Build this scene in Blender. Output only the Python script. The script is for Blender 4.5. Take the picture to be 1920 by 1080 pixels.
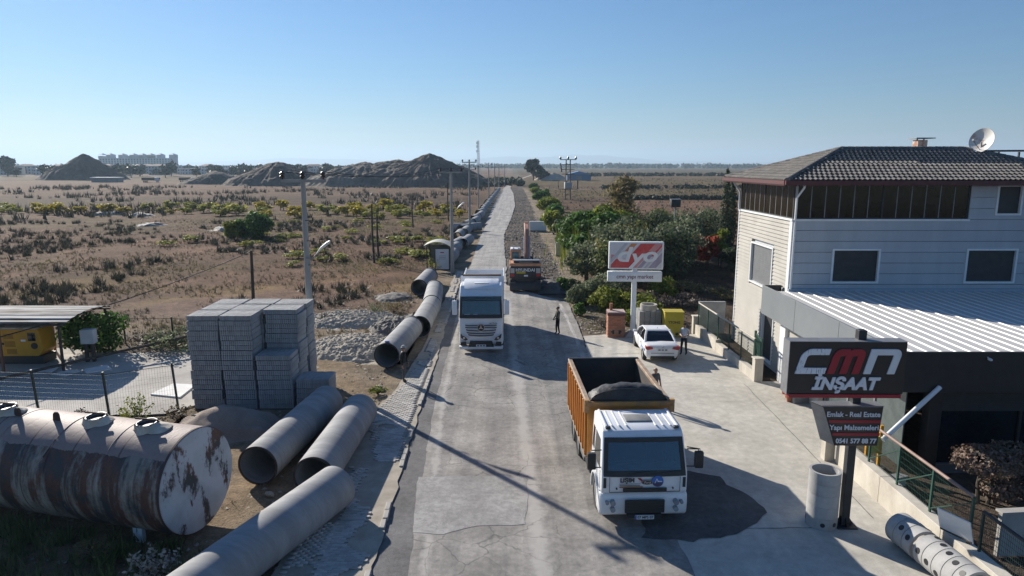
import bpy, bmesh, math, random
import numpy as np
from mathutils import Vector, Matrix, Euler, noise as mnoise

for _o in list(bpy.data.objects):
    bpy.data.objects.remove(_o)
random.seed(7)
RNG = np.random.default_rng(11)
SC = bpy.context.scene
COL = SC.collection
R = math.radians
PI = math.pi

# ---------------------------------------------------------------- camera, sky, sun, exposure
CAM_H, PITCH = 10.2, R(10.2)
_cd = bpy.data.cameras.new('camera')
_cd.sensor_width = 36.0
_cd.lens = 24.0
_cd.clip_start = 0.1
_cd.clip_end = 60000.0
_cam = bpy.data.objects.new('camera', _cd)
COL.objects.link(_cam)
_cam.location = (0, 0, CAM_H)
_cam.rotation_euler = (R(90) - PITCH, 0, 0)
SC.camera = _cam

SUN_EL, SUN_AZ = R(25.2), R(-40.5)          # azimuth measured from +Y, clockwise positive (sun is ahead and to the left)
_w = bpy.data.worlds.new('World')
SC.world = _w
_w.use_nodes = True
_nt = _w.node_tree
_nt.nodes.clear()
_sky = _nt.nodes.new('ShaderNodeTexSky')
_sky.sky_type = 'NISHITA'
_sky.sun_disc = False
_sky.sun_elevation = SUN_EL
_sky.sun_rotation = SUN_AZ
_sky.altitude = 0.0
_sky.air_density = 1.25
_sky.dust_density = 0.14
_sky.ozone_density = 10.0
_bg = _nt.nodes.new('ShaderNodeBackground')
_bg.inputs['Strength'].default_value = 0.064
_wo = _nt.nodes.new('ShaderNodeOutputWorld')
_nt.links.new(_sky.outputs[0], _bg.inputs[0])
_nt.links.new(_bg.outputs[0], _wo.inputs[0])

_sl = bpy.data.lights.new('sun', 'SUN')
_sl.energy = 5.0
_sl.angle = R(0.53)
_sl.color = (1.0, 0.93, 0.83)
_sun = bpy.data.objects.new('sun', _sl)
COL.objects.link(_sun)
_sd = Vector((math.sin(SUN_AZ) * math.cos(SUN_EL), math.cos(SUN_AZ) * math.cos(SUN_EL), math.sin(SUN_EL)))
_sun.rotation_euler = _sd.to_track_quat('Z', 'Y').to_euler()
_sun.location = (-40, 40, 60)

SC.view_settings.view_transform = 'Standard'
SC.view_settings.look = 'None'
SC.view_settings.exposure = 0.64
SC.view_settings.gamma = 1.0
SC.view_settings.use_curve_mapping = False
SC.render.engine = 'CYCLES'
SC.cycles.use_denoising = True
SC.cycles.max_bounces = 6
SC.cycles.diffuse_bounces = 3
SC.cycles.glossy_bounces = 3
SC.cycles.transmission_bounces = 4
SC.cycles.transparent_max_bounces = 10
SC.cycles.volume_bounces = 0

# ---------------------------------------------------------------- helpers
def tag(o, label=None, cat=None, group=None, kind=None):
    if label: o['label'] = label
    if cat: o['category'] = cat
    if group: o['group'] = group
    if kind: o['kind'] = kind
    return o

def thing(name, label, cat, loc=(0, 0, 0), rz=0.0, group=None):
    o = bpy.data.objects.new(name, None)
    o.empty_display_size = 0.2
    COL.objects.link(o)
    o.location = loc
    o.rotation_euler = (0, 0, rz)
    return tag(o, label, cat, group)

def copy_tree(o, parent=None, label=None, loc=None, rz=None, scale=None):
    c = o.copy()
    COL.objects.link(c)
    c.parent = parent
    if label: c['label'] = label
    if loc is not None: c.location = loc
    if rz is not None: c.rotation_euler[2] = rz
    if scale is not None: c.scale = scale if hasattr(scale, '__len__') else (scale,) * 3
    for ch in list(o.children):
        copy_tree(ch, c)
    return c

def link_mesh(name, me, parent=None, loc=None, rot=None):
    o = bpy.data.objects.new(name, me)
    COL.objects.link(o)
    if parent is not None: o.parent = parent
    if loc is not None: o.location = loc
    if rot is not None: o.rotation_euler = rot
    return o

def _frame(d):
    d = Vector(d).normalized()
    up = Vector((0, 0, 1)) if abs(d.z) < 0.95 else Vector((1, 0, 0))
    a = d.cross(up).normalized()
    b = a.cross(d).normalized()
    return a, b

class MB:
    """collects faces of ONE piece and links them as one mesh object"""
    def __init__(s):
        s.v = []; s.f = []; s.m = []
    def add(s, vs, fs, m=0):
        b = len(s.v)
        s.v.extend([tuple(v) for v in vs])
        for f in fs:
            s.f.append([b + i for i in f]); s.m.append(m)
        return s
    def box(s, x0, x1, y0, y1, z0, z1, m=0):
        vs = [(x0,y0,z0),(x1,y0,z0),(x1,y1,z0),(x0,y1,z0),(x0,y0,z1),(x1,y0,z1),(x1,y1,z1),(x0,y1,z1)]
        return s.add(vs, [(3,2,1,0),(4,5,6,7),(0,1,5,4),(1,2,6,5),(2,3,7,6),(3,0,4,7)], m)
    def bar(s, p, q, w, h=None, m=0):
        h = h or w
        p, q = Vector(p), Vector(q)
        a, b = _frame(q - p)
        a = a * w / 2; b = b * h / 2
        vs = [p-a-b, p+a-b, p+a+b, p-a+b, q-a-b, q+a-b, q+a+b, q-a+b]
        return s.add(vs, [(0,1,2,3),(7,6,5,4),(1,0,4,5),(2,1,5,6),(3,2,6,7),(0,3,7,4)], m)
    def cyl(s, p, q, r0, r1=None, n=12, cap=True, m=0):
        r1 = r0 if r1 is None else r1
        p, q = Vector(p), Vector(q)
        a, b = _frame(q - p)
        vs = []
        for c, r in ((p, r0), (q, r1)):
            for i in range(n):
                t = 2 * PI * i / n
                vs.append(c + a * (r * math.cos(t)) + b * (r * math.sin(t)))
        fs = [(i, i + n, (i + 1) % n + n, (i + 1) % n) for i in range(n)]
        if cap:
            fs.append(tuple(range(n))); fs.append(tuple(reversed(range(n, 2 * n))))
        return s.add(vs, fs, m)
    def tube(s, pts, r, n=6, m=0):
        pts = [Vector(p) for p in pts]
        vs = []; fs = []
        rs = r if hasattr(r, '__len__') else [r] * len(pts)
        pa = None
        for k, p in enumerate(pts):
            d = (pts[min(k + 1, len(pts) - 1)] - pts[max(k - 1, 0)])
            a, b = _frame(d)
            if pa is not None:
                dn = d.normalized()
                a = (pa - dn * pa.dot(dn)).normalized(); b = a.cross(dn)
            pa = a
            for i in range(n):
                t = 2 * PI * i / n
                vs.append(p + a * (rs[k] * math.cos(t)) + b * (rs[k] * math.sin(t)))
        for k in range(len(pts) - 1):
            for i in range(n):
                j = (i + 1) % n
                fs.append((k*n+i, k*n+j, (k+1)*n+j, (k+1)*n+i))
        fs.append(tuple(reversed(range(n)))); fs.append(tuple(range((len(pts)-1)*n, len(pts)*n)))
        return s.add(vs, fs, m)
    def ring(s, p, q, ro, ri, n=32, m=0):
        """hollow pipe from p to q"""
        p, q = Vector(p), Vector(q)
        a, b = _frame(q - p)
        vs = []
        for c, r in ((p, ro), (q, ro), (q, ri), (p, ri)):
            for i in range(n):
                t = 2 * PI * i / n
                vs.append(c + a * (r * math.cos(t)) + b * (r * math.sin(t)))
        fs = []
        for k in range(4):
            k2 = (k + 1) % 4
            for i in range(n):
                j = (i + 1) % n
                fs.append((k*n+i, k2*n+i, k2*n+j, k*n+j))
        return s.add(vs, fs, m)
    def prism(s, poly, a0, a1, axis='x', m=0):
        """extrude a 2-D polygon; axis x: poly=(y,z); y: (x,z); z: (x,y)"""
        def P(c, t):
            return {'x': (t, c[0], c[1]), 'y': (c[0], t, c[1]), 'z': (c[0], c[1], t)}[axis]
        n = len(poly)
        vs = [P(c, a0) for c in poly] + [P(c, a1) for c in poly]
        fs = [(i, (i+1) % n, (i+1) % n + n, i + n) for i in range(n)]
        fs.append(tuple(reversed(range(n)))); fs.append(tuple(range(n, 2*n)))
        return s.add(vs, fs, m)
    def lathe(s, prof, n=16, o=(0,0,0), axis='z', m=0, close=False):
        vs = []
        for r, h in prof:
            for i in range(n):
                t = 2 * PI * i / n
                c, d = r * math.cos(t), r * math.sin(t)
                if axis == 'z': vs.append((o[0]+c, o[1]+d, o[2]+h))
                elif axis == 'x': vs.append((o[0]+h, o[1]+c, o[2]+d))
                else: vs.append((o[0]+d, o[1]+h, o[2]+c))
        fs = []
        K = len(prof)
        for k in range(K if close else K - 1):
            k2 = (k + 1) % K
            for i in range(n):
                j = (i + 1) % n
                fs.append((k*n+i, k*n+j, k2*n+j, k2*n+i))
        if not close:
            fs.append(tuple(reversed(range(n)))); fs.append(tuple(range((K-1)*n, K*n)))
        return s.add(vs, fs, m)
    def loft(s, secs, m=0, cap=True):
        """secs: list of closed point loops of equal length"""
        n = len(secs[0])
        vs = [p for sec in secs for p in sec]
        fs = []
        for k in range(len(secs) - 1):
            for i in range(n):
                j = (i + 1) % n
                fs.append((k*n+i, k*n+j, (k+1)*n+j, (k+1)*n+i))
        if cap:
            fs.append(tuple(reversed(range(n)))); fs.append(tuple(range((len(secs)-1)*n, len(secs)*n)))
        return s.add(vs, fs, m)
    def ball(s, c, r, n=10, k=6, m=0):
        c = Vector(c); rr = r if hasattr(r, '__len__') else (r, r, r)
        secs = []
        vs = []; fs = []
        for j in range(k + 1):
            ph = PI * j / k - PI / 2
            for i in range(n):
                t = 2 * PI * i / n
                vs.append((c.x + rr[0]*math.cos(ph)*math.cos(t), c.y + rr[1]*math.cos(ph)*math.sin(t), c.z + rr[2]*math.sin(ph)))
        for j in range(k):
            for i in range(n):
                i2 = (i + 1) % n
                fs.append((j*n+i, j*n+i2, (j+1)*n+i2, (j+1)*n+i))
        return s.add(vs, fs, m)
    def mesh(s, name, mats, smooth=None, bevel=0, seg=2, warp=None, drop=None):
        me = bpy.data.meshes.new(name)
        vs = s.v
        if not bevel and warp: vs = [warp(*v) for v in vs]
        me.from_pydata(vs, [], s.f)
        ms = mats if isinstance(mats, (list, tuple)) else [mats]
        for q in ms: me.materials.append(q)
        if len(ms) > 1: me.polygons.foreach_set('material_index', s.m)
        bm = bmesh.new(); bm.from_mesh(me)
        if bevel:
            bmesh.ops.remove_doubles(bm, verts=bm.verts, dist=1e-4)
            ed = [e for e in bm.edges if len(e.link_faces) == 2 and e.calc_face_angle(0) > R(28)]
            bmesh.ops.bevel(bm, geom=ed, offset=bevel, segments=seg, profile=0.5, affect='EDGES', clamp_overlap=True)
            if warp:
                for v in bm.verts: v.co = warp(*v.co)
        bmesh.ops.recalc_face_normals(bm, faces=bm.faces)
        if drop:
            bmesh.ops.delete(bm, geom=[f for f in bm.faces if drop(f.calc_center_median(), f.normal, f.calc_area())], context='FACES')
        if smooth is not None or bevel:
            ang = R(smooth if smooth else 35)
            for f in bm.faces: f.smooth = True
            for e in bm.edges:
                e.smooth = not (len(e.link_faces) == 2 and e.calc_face_angle(0) > ang)
        bm.to_mesh(me); bm.free()
        return me
    def build(s, name, mats, parent=None, loc=None, rot=None, **k):
        return link_mesh(name, s.mesh(name, mats, **k), parent, loc, rot)

def np_mesh(name, verts, faces, mat=None, smooth=False):
    """verts (N,3), faces (M,k) all same size"""
    me = bpy.data.meshes.new(name)
    verts = np.asarray(verts, np.float32); faces = np.asarray(faces, np.int32)
    k = faces.shape[1]
    me.vertices.add(len(verts)); me.vertices.foreach_set('co', verts.ravel())
    me.loops.add(faces.size); me.loops.foreach_set('vertex_index', faces.ravel())
    me.polygons.add(len(faces))
    me.polygons.foreach_set('loop_start', np.arange(0, faces.size, k, dtype=np.int32))
    me.polygons.foreach_set('loop_total', np.full(len(faces), k, np.int32))
    if smooth: me.polygons.foreach_set('use_smooth', np.ones(len(faces), bool))
    me.update(calc_edges=True)
    if mat: me.materials.append(mat)
    return me

def text_mesh(name, body, size, mat, parent=None, M=None, extrude=0.01, shear=0.0, bold=0.0, align='CENTER', sx=1.0, split=False):
    """lettering in the local XZ plane, facing -Y"""
    cu = bpy.data.curves.new(name, 'FONT')
    cu.body = body; cu.size = size; cu.extrude = extrude; cu.shear = shear; cu.offset = bold
    cu.align_x = align; cu.align_y = 'CENTER'; cu.resolution_u = 3
    to = bpy.data.objects.new(name, cu)
    COL.objects.link(to)
    dg = bpy.context.evaluated_depsgraph_get()
    me = bpy.data.meshes.new_from_object(to.evaluated_get(dg))
    bpy.data.objects.remove(to); bpy.data.curves.remove(cu)
    me.name = name
    me.materials.clear(); me.materials.append(mat)
    me.transform(Matrix.Rotation(R(90), 4, 'X') @ Matrix.Diagonal((sx, 1, 1, 1)))
    if M is not None: me.transform(M)
    if not split:
        o = link_mesh(name, me, parent)
        if len(body) > 1: o['kind'] = 'stuff'
        return o
    # large lettering: every letter a part of its own (islands that overlap along the line belong together)
    bm = bmesh.new(); bm.from_mesh(me); bm.verts.ensure_lookup_table()
    seen = set(); isl = []
    for v in bm.verts:
        if v.index in seen: continue
        st = [v]; seen.add(v.index); g = []
        while st:
            w = st.pop(); g.append(w)
            for e in w.link_edges:
                q = e.other_vert(w)
                if q.index not in seen: seen.add(q.index); st.append(q)
        zc = sum(w.co.z for w in bm.verts) / len(bm.verts)
        xs = [w.co.x - shear * (w.co.z - zc) for w in g]
        isl.append([min(xs), max(xs), {w.index for w in g}])
    isl.sort(key=lambda t: t[0]); groups = []
    for a, b, s in isl:
        if groups and a < groups[-1][1] - .02 * size: groups[-1][1] = max(b, groups[-1][1]); groups[-1][2] |= s
        else: groups.append([a, b, set(s)])
    bm.free()
    vs = [v.co.copy() for v in me.vertices]
    for a, b, s in groups:
        idx = sorted(s); mp = {i: k for k, i in enumerate(idx)}
        m2 = bpy.data.meshes.new('letter')
        m2.from_pydata([vs[i] for i in idx], [], [[mp[i] for i in p.vertices] for p in me.polygons if p.vertices[0] in s])
        m2.materials.append(mat); link_mesh('letter', m2, parent)
    bpy.data.meshes.remove(me)

_ONES = 'zeroth first second third fourth fifth sixth seventh eighth ninth tenth eleventh twelfth thirteenth fourteenth fifteenth sixteenth seventeenth eighteenth nineteenth'.split()
_TENS = 'x x twent thirt fort fift sixt sevent eight ninet'.split()
def nth(n):
    if n >= 100: return 'hundredth' if n == 100 else 'hundred and ' + nth(n - 100)
    if n < 20: return _ONES[n]
    return _TENS[n // 10] + ('ieth' if n % 10 == 0 else 'y-' + _ONES[n % 10])
def rank_labels(objs, fmt):
    """label a row of look-alikes by their order from the left as the camera sees them"""
    for k, o in enumerate(sorted(objs, key=lambda q: q.location.x / q.location.y)): o['label'] = fmt % nth(k + 1)

# value noise for shaping meshes (numpy)
_perm = np.random.default_rng(3).random((256, 256))
def vnoise(x, y, s=1.0):
    x = np.asarray(x, float) * s + 1000.0; y = np.asarray(y, float) * s + 1000.0
    xi = np.floor(x).astype(int); yi = np.floor(y).astype(int)
    fx = x - xi; fy = y - yi
    fx = fx * fx * (3 - 2 * fx); fy = fy * fy * (3 - 2 * fy)
    a = _perm[xi % 256, yi % 256]; b = _perm[(xi + 1) % 256, yi % 256]
    c = _perm[xi % 256, (yi + 1) % 256]; d = _perm[(xi + 1) % 256, (yi + 1) % 256]
    return (a * (1 - fx) + b * fx) * (1 - fy) + (c * (1 - fx) + d * fx) * fy
def fbm(x, y, s=1.0, o=4):
    t = 0; a = 0.5
    for k in range(o):
        t = t + a * vnoise(x, y, s); s *= 2.03; a *= 0.5
    return t

# pixel of the survey photo -> point on the ground (used as a tape measure for placing things in metres)
def G(u, v, z=0.0):
    x = (u - 960) / 1280.0; y = (v - 540) / 1280.0
    dx, dy, dz = x, math.cos(PITCH) - y * math.sin(PITCH), -math.sin(PITCH) - y * math.cos(PITCH)
    t = (z - CAM_H) / dz
    return (dx * t, dy * t)
# ---------------------------------------------------------------- materials
MATS = {}
def nodes_of(name):
    m = bpy.data.materials.new(name); m.use_nodes = True
    nt = m.node_tree
    return m, nt, nt.nodes, nt.links, nt.nodes['Principled BSDF']

def _noise(nt, co, scale, detail=5, rough=0.55):
    n = nt.nodes.new('ShaderNodeTexNoise'); n.inputs['Scale'].default_value = scale
    n.inputs['Detail'].default_value = detail; n.inputs['Roughness'].default_value = rough
    if co: nt.links.new(co, n.inputs['Vector'])
    return n
def _ramp(nt, fac, a, b, ca=(0,0,0,1), cb=(1,1,1,1)):
    r = nt.nodes.new('ShaderNodeValToRGB')
    r.color_ramp.elements[0].position = a; r.color_ramp.elements[1].position = b
    r.color_ramp.elements[0].color = ca; r.color_ramp.elements[1].color = cb
    nt.links.new(fac, r.inputs[0]); return r
def _mix(nt, fac, a, b, mode='MIX'):
    n = nt.nodes.new('ShaderNodeMix'); n.data_type = 'RGBA'; n.blend_type = mode
    for s, x in ((n.inputs[0], fac), (n.inputs[6], a), (n.inputs[7], b)):
        if hasattr(x, 'links') or hasattr(x, 'is_linked'): nt.links.new(x, s)
        elif hasattr(x, '__len__'): s.default_value = (*x[:3], 1)
        else: s.default_value = x
    return n.outputs[2]
def _math(nt, op, a, b=None, clamp=False):
    n = nt.nodes.new('ShaderNodeMath'); n.operation = op; n.use_clamp = clamp
    for s, x in zip(n.inputs, (a, b)):
        if x is None: continue
        if hasattr(x, 'is_linked'): nt.links.new(x, s)
        else: s.default_value = x
    return n.outputs[0]
def _bump(nt, h, strength, dist, bsdf):
    b = nt.nodes.new('ShaderNodeBump'); b.inputs['Strength'].default_value = strength; b.inputs['Distance'].default_value = dist
    nt.links.new(h, b.inputs['Height']); nt.links.new(b.outputs[0], bsdf.inputs['Normal'])
def _coord(nt, kind='Object', stretch=None):
    if kind == 'World':
        c = nt.nodes.new('ShaderNodeNewGeometry').outputs['Position']
    else:
        c = nt.nodes.new('ShaderNodeTexCoord').outputs[kind]
    if stretch:
        m = nt.nodes.new('ShaderNodeMapping'); m.inputs['Scale'].default_value = stretch
        nt.links.new(c, m.inputs[0]); c = m.outputs[0]
    return c

def M(name, c1, c2=None, scale=2.5, rough=0.75, metal=0.0, bump=0.0, bscale=60, bdist=0.01, rnd=0.0, coord='Object', lo=0.38, hi=0.62, fine=0.12, spec=None, stretch=None, island=False, emit=None):
    """two-tone procedural material with fine grain, relief and per-object variation"""
    if name in MATS: return MATS[name]
    m, nt, N, L, b = nodes_of(name)
    co = _coord(nt, coord, stretch)
    c2 = c2 or tuple(x * 0.8 for x in c1)
    n1 = _noise(nt, co, scale, 6, 0.6)
    col = _mix(nt, _ramp(nt, n1.outputs[0], lo, hi).outputs[0], c1, c2)
    if fine:
        n2 = _noise(nt, co, scale * 14, 3, 0.6)
        v = _math(nt, 'MULTIPLY_ADD', n2.outputs[0], fine * 2)
        v.node.inputs[2].default_value = 1 - fine
        cc = nt.nodes.new('ShaderNodeCombineColor')
        for k in range(3): L.new(v, cc.inputs[k])
        col = _mix(nt, 1.0, col, cc.outputs[0], 'MULTIPLY')
    if rnd:
        if island: rv = nt.nodes.new('ShaderNodeNewGeometry').outputs['Random Per Island']
        else: rv = nt.nodes.new('ShaderNodeObjectInfo').outputs['Random']
        hs = nt.nodes.new('ShaderNodeHueSaturation')
        v = _math(nt, 'MULTIPLY_ADD', rv, rnd * 2); v.node.inputs[2].default_value = 1 - rnd
        L.new(v, hs.inputs['Value']); L.new(col, hs.inputs['Color']); col = hs.outputs[0]
    L.new(col, b.inputs['Base Color'])
    b.inputs['Metallic'].default_value = metal
    rr = _math(nt, 'MULTIPLY_ADD', n1.outputs[0], 0.25, True); rr.node.inputs[2].default_value = max(rough - 0.12, 0.02)
    L.new(rr, b.inputs['Roughness'])
    if spec is not None: b.inputs['Specular IOR Level'].default_value = spec
    if bump:
        _bump(nt, _noise(nt, co, bscale, 4).outputs[0], bump, bdist, b)
    MATS[name] = m
    return m

def leafmat(name, c1, c2, scale=1.3, trans=0.42, dead=None):
    if name in MATS: return MATS[name]
    m, nt, N, L, b = nodes_of(name)
    geo = nt.nodes.new('ShaderNodeNewGeometry')
    n1 = _noise(nt, geo.outputs['Position'], scale, 3)
    col = _mix(nt, _ramp(nt, n1.outputs[0], 0.35, 0.65).outputs[0], c1, c2)
    hs = nt.nodes.new('ShaderNodeHueSaturation')
    v = _math(nt, 'MULTIPLY_ADD', geo.outputs['Random Per Island'], 0.8); v.node.inputs[2].default_value = 0.6
    L.new(v, hs.inputs['Value']); L.new(col, hs.inputs['Color']); col = hs.outputs[0]
    if dead:
        col = _mix(nt, _math(nt, 'GREATER_THAN', geo.outputs['Random Per Island'], 0.86), col, dead)
    L.new(col, b.inputs['Base Color'])
    b.inputs['Roughness'].default_value = 0.6
    b.inputs['Specular IOR Level'].default_value = 0.25
    tr = nt.nodes.new('ShaderNodeBsdfTranslucent'); L.new(col, tr.inputs[0])
    mx = nt.nodes.new('ShaderNodeMixShader'); mx.inputs[0].default_value = trans
    L.new(b.outputs[0], mx.inputs[1]); L.new(tr.outputs[0], mx.inputs[2])
    L.new(mx.outputs[0], N['Material Output'].inputs[0])
    MATS[name] = m
    return m

def glassmat(name, col, rough=0.05, spec=0.6):
    if name in MATS: return MATS[name]
    m, nt, N, L, b = nodes_of(name)
    n1 = _noise(nt, _coord(nt), 2.0, 2)
    c = _mix(nt, _ramp(nt, n1.outputs[0], .35, .65).outputs[0], col, tuple(x * .55 for x in col))
    L.new(c, b.inputs['Base Color']); b.inputs['Roughness'].default_value = rough
    b.inputs['Specular IOR Level'].default_value = spec
    MATS[name] = m
    return m

def ground_mat():
    m, nt, N, L, b = nodes_of('soil_ground')
    at = nt.nodes.new('ShaderNodeVertexColor'); at.layer_name = 'soil'
    co = _coord(nt, 'World')
    n1 = _noise(nt, co, 0.35, 8, 0.65); n2 = _noise(nt, co, 2.6, 6, 0.7); n3 = _noise(nt, co, 16, 4, 0.7)
    col = _mix(nt, _ramp(nt, n1.outputs[0], .36, .64).outputs[0], (0.72, 0.70, 0.66), (1.22, 1.16, 1.1))
    col = _mix(nt, 1.0, at.outputs[0], col, 'MULTIPLY')
    col = _mix(nt, 1.0, col, _ramp(nt, n2.outputs[0], .3, .7, (.62,.62,.62,1), (1.28,1.26,1.22,1)).outputs[0], 'MULTIPLY')
    col = _mix(nt, 1.0, col, _ramp(nt, n3.outputs[0], .3, .7, (.72,.72,.72,1), (1.22,1.22,1.22,1)).outputs[0], 'MULTIPLY')
    L.new(col, b.inputs['Base Color']); b.inputs['Roughness'].default_value = 0.95
    b.inputs['Specular IOR Level'].default_value = 0.1
    h = _math(nt, 'ADD', n2.outputs[0], n3.outputs[0])
    _bump(nt, h, 0.8, 0.12, b)
    return m

def asphalt_mat(name, base, streak=True, cracks=1.0, lines=False):
    m, nt, N, L, b = nodes_of(name)
    co = _coord(nt, 'World')
    n1 = _noise(nt, co, 0.55, 6, 0.62); n2 = _noise(nt, co, 5, 5, 0.65); n3 = _noise(nt, co, 45, 3, 0.7)
    cA = tuple(x * .78 for x in base); cB = tuple(min(1, x * 1.25) for x in base)
    col = _mix(nt, _ramp(nt, n1.outputs[0], .36, .66).outputs[0], cA, cB)
    if streak:                                   # wheel tracks along the road
        cs = _coord(nt, 'World', (1.6, 0.06, 1))
        ns = _noise(nt, cs, 1.0, 4, 0.6)
        col = _mix(nt, 1.0, col, _ramp(nt, ns.outputs[0], .33, .67, (.8,.8,.81,1), (1.2,1.19,1.16,1)).outputs[0], 'MULTIPLY')
    col = _mix(nt, 1.0, col, _ramp(nt, n2.outputs[0], .3, .7, (.78,.78,.78,1), (1.2,1.19,1.18,1)).outputs[0], 'MULTIPLY')
    col = _mix(nt, 1.0, col, _ramp(nt, n3.outputs[0], .3, .7, (.68,.68,.68,1), (1.34,1.33,1.32,1)).outputs[0], 'MULTIPLY')
    sp = _ramp(nt, _noise(nt, co, 2.4, 3, .5).outputs[0], .66, .74, (0,0,0,1), (1,1,1,1)).outputs[0]
    col = _mix(nt, _math(nt, 'MULTIPLY', sp, .35), col, tuple(x * .4 for x in base))
    if lines:                                    # old painted lines, worn to a dusty trace
        sx = nt.nodes.new('ShaderNodeSeparateXYZ'); L.new(co, sx.inputs[0])
        def lin(a, b):
            v = _math(nt, 'MULTIPLY_ADD', sx.outputs[1], a); v.node.inputs[2].default_value = b; return v
        wob = _math(nt, 'MULTIPLY', _math(nt, 'SUBTRACT', _noise(nt, co, 1.3, 6, .7).outputs[0], .5), .75)
        for cen, w0, w1, amt in ((lin(-.0317, 1.278), .10, .34, .62), (_math(nt, 'MAXIMUM', lin(-.0632, -1.23), lin(-.031, -2.15)), .03, .17, .55)):
            d = _math(nt, 'ABSOLUTE', _math(nt, 'SUBTRACT', sx.outputs[0], cen))
            f = _ramp(nt, _math(nt, 'ADD', d, wob), w0, w1, (1,1,1,1), (0,0,0,1)).outputs[0]
            col = _mix(nt, _math(nt, 'MULTIPLY', f, amt), col, (.50, .475, .435))
    if cracks:
        vo = nt.nodes.new('ShaderNodeTexVoronoi'); vo.feature = 'DISTANCE_TO_EDGE'; vo.inputs['Scale'].default_value = 0.9
        wn = _noise(nt, co, 1.6, 4)
        wv = nt.nodes.new('ShaderNodeVectorMath'); wv.operation = 'MULTIPLY_ADD'
        L.new(wn.outputs[1], wv.inputs[0]); wv.inputs[1].default_value = (.55, .55, .0)
        L.new(co, wv.inputs[2]); L.new(wv.outputs[0], vo.inputs['Vector'])
        ck = _ramp(nt, vo.outputs['Distance'], 0.0, 0.02, (1,1,1,1), (0,0,0,1)).outputs[0]
        msk = _ramp(nt, _noise(nt, co, 0.22, 3).outputs[0], .44, .58).outputs[0]
        ck = _math(nt, 'MULTIPLY', _math(nt, 'MULTIPLY', ck, msk), 0.6 * cracks)
        col = _mix(nt, ck, col, (0.03, 0.03, 0.03))
    L.new(col, b.inputs['Base Color']); b.inputs['Roughness'].default_value = 0.88
    b.inputs['Specular IOR Level'].default_value = 0.25
    _bump(nt, _math(nt, 'ADD', n2.outputs[0], n3.outputs[0]), 0.35, 0.02, b)
    return m

def concrete_ground_mat():
    m, nt, N, L, b = nodes_of('forecourt_concrete')
    co = _coord(nt, 'World')
    n1 = _noise(nt, co, 0.4, 7, 0.62); n2 = _noise(nt, co, 3, 6, 0.7); n3 = _noise(nt, co, 40, 3, 0.7)
    col = _mix(nt, _ramp(nt, n1.outputs[0], .34, .66).outputs[0], (.44, .415, .365), (.57, .54, .48))
    # soft trowel marks
    w = nt.nodes.new('ShaderNodeTexWave'); w.wave_type = 'BANDS'; w.inputs['Scale'].default_value = .35
    w.inputs['Distortion'].default_value = 38; w.inputs['Detail'].default_value = 4; w.inputs['Detail Scale'].default_value = .8
    L.new(co, w.inputs[0])
    col = _mix(nt, 1.0, col, _ramp(nt, w.outputs[1], .1, .9, (.965,.965,.965,1), (1.03,1.03,1.03,1)).outputs[0], 'MULTIPLY')
    col = _mix(nt, 1.0, col, _ramp(nt, n2.outputs[0], .3, .7, (.83,.83,.82,1), (1.13,1.13,1.12,1)).outputs[0], 'MULTIPLY')
    col = _mix(nt, 1.0, col, _ramp(nt, n3.outputs[0], .3, .7, (.88,.88,.88,1), (1.1,1.1,1.1,1)).outputs[0], 'MULTIPLY')
    L.new(col, b.inputs['Base Color']); b.inputs['Roughness'].default_value = 0.9
    b.inputs['Specular IOR Level'].default_value = 0.2
    _bump(nt, n2.outputs[0], 0.25, 0.02, b)
    return m

def tank_mat(name, cap=False):
    m, nt, N, L, b = nodes_of(name)
    co = _coord(nt, 'Object')
    st = _coord(nt, 'Object', (1.25, .5, 0.16) if not cap else (1, 1, .45))
    n1 = _noise(nt, st, 1.1 if not cap else 1.6, 8, 0.68); n2 = _noise(nt, co, 7, 6, 0.7); n3 = _noise(nt, co, 1.4, 4)
    paint = _mix(nt, _ramp(nt, n3.outputs[0], .4, .6).outputs[0], (.36, .335, .29) if not cap else (.52, .54, .56), (.25, .225, .195) if not cap else (.42, .44, .45))
    rust = _mix(nt, _ramp(nt, n2.outputs[0], .35, .65).outputs[0], (.075, .045, .038), (.16, .075, .05))
    dark = _mix(nt, _ramp(nt, n3.outputs[0], .42, .58).outputs[0], rust, (.055, .055, .06))
    f = _ramp(nt, _math(nt, 'ADD', n1.outputs[0], _math(nt, 'MULTIPLY', n2.outputs[0], .18)), .49 if not cap else .62, .60 if not cap else .68).outputs[0]
    col = _mix(nt, f, paint, dark)
    if not cap:
        # chalky weathered upper sheet above the horizontal seam
        sx = nt.nodes.new('ShaderNodeSeparateXYZ'); L.new(co, sx.inputs[0])
        zz = _math(nt, 'ADD', sx.outputs[2], _math(nt, 'MULTIPLY', n1.outputs[0], .35))
        up = _ramp(nt, zz, 0.0, 1.0).outputs[0]
        up = _math(nt, 'GREATER_THAN', zz, 1.0 + .18)
        chalk = _mix(nt, _ramp(nt, n2.outputs[0], .3, .7).outputs[0], (.33, .25, .22), (.27, .20, .175))
        col = _mix(nt, _math(nt, 'MULTIPLY', up, .92), col, chalk)
        # rusty weld bands round the shell
        wv = _math(nt, 'PINGPONG', sx.outputs[0], 0.75)
        bd = _math(nt, 'LESS_THAN', _math(nt, 'ADD', wv, _math(nt, 'MULTIPLY', n2.outputs[0], .06)), .055)
        col = _mix(nt, _math(nt, 'MULTIPLY', bd, .75), col, (.10, .05, .04))
    L.new(col, b.inputs['Base Color']); b.inputs['Roughness'].default_value = 0.62
    b.inputs['Specular IOR Level'].default_value = 0.35
    _bump(nt, _math(nt, 'ADD', f, n2.outputs[0]), 0.3, 0.012, b)
    return m

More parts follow.
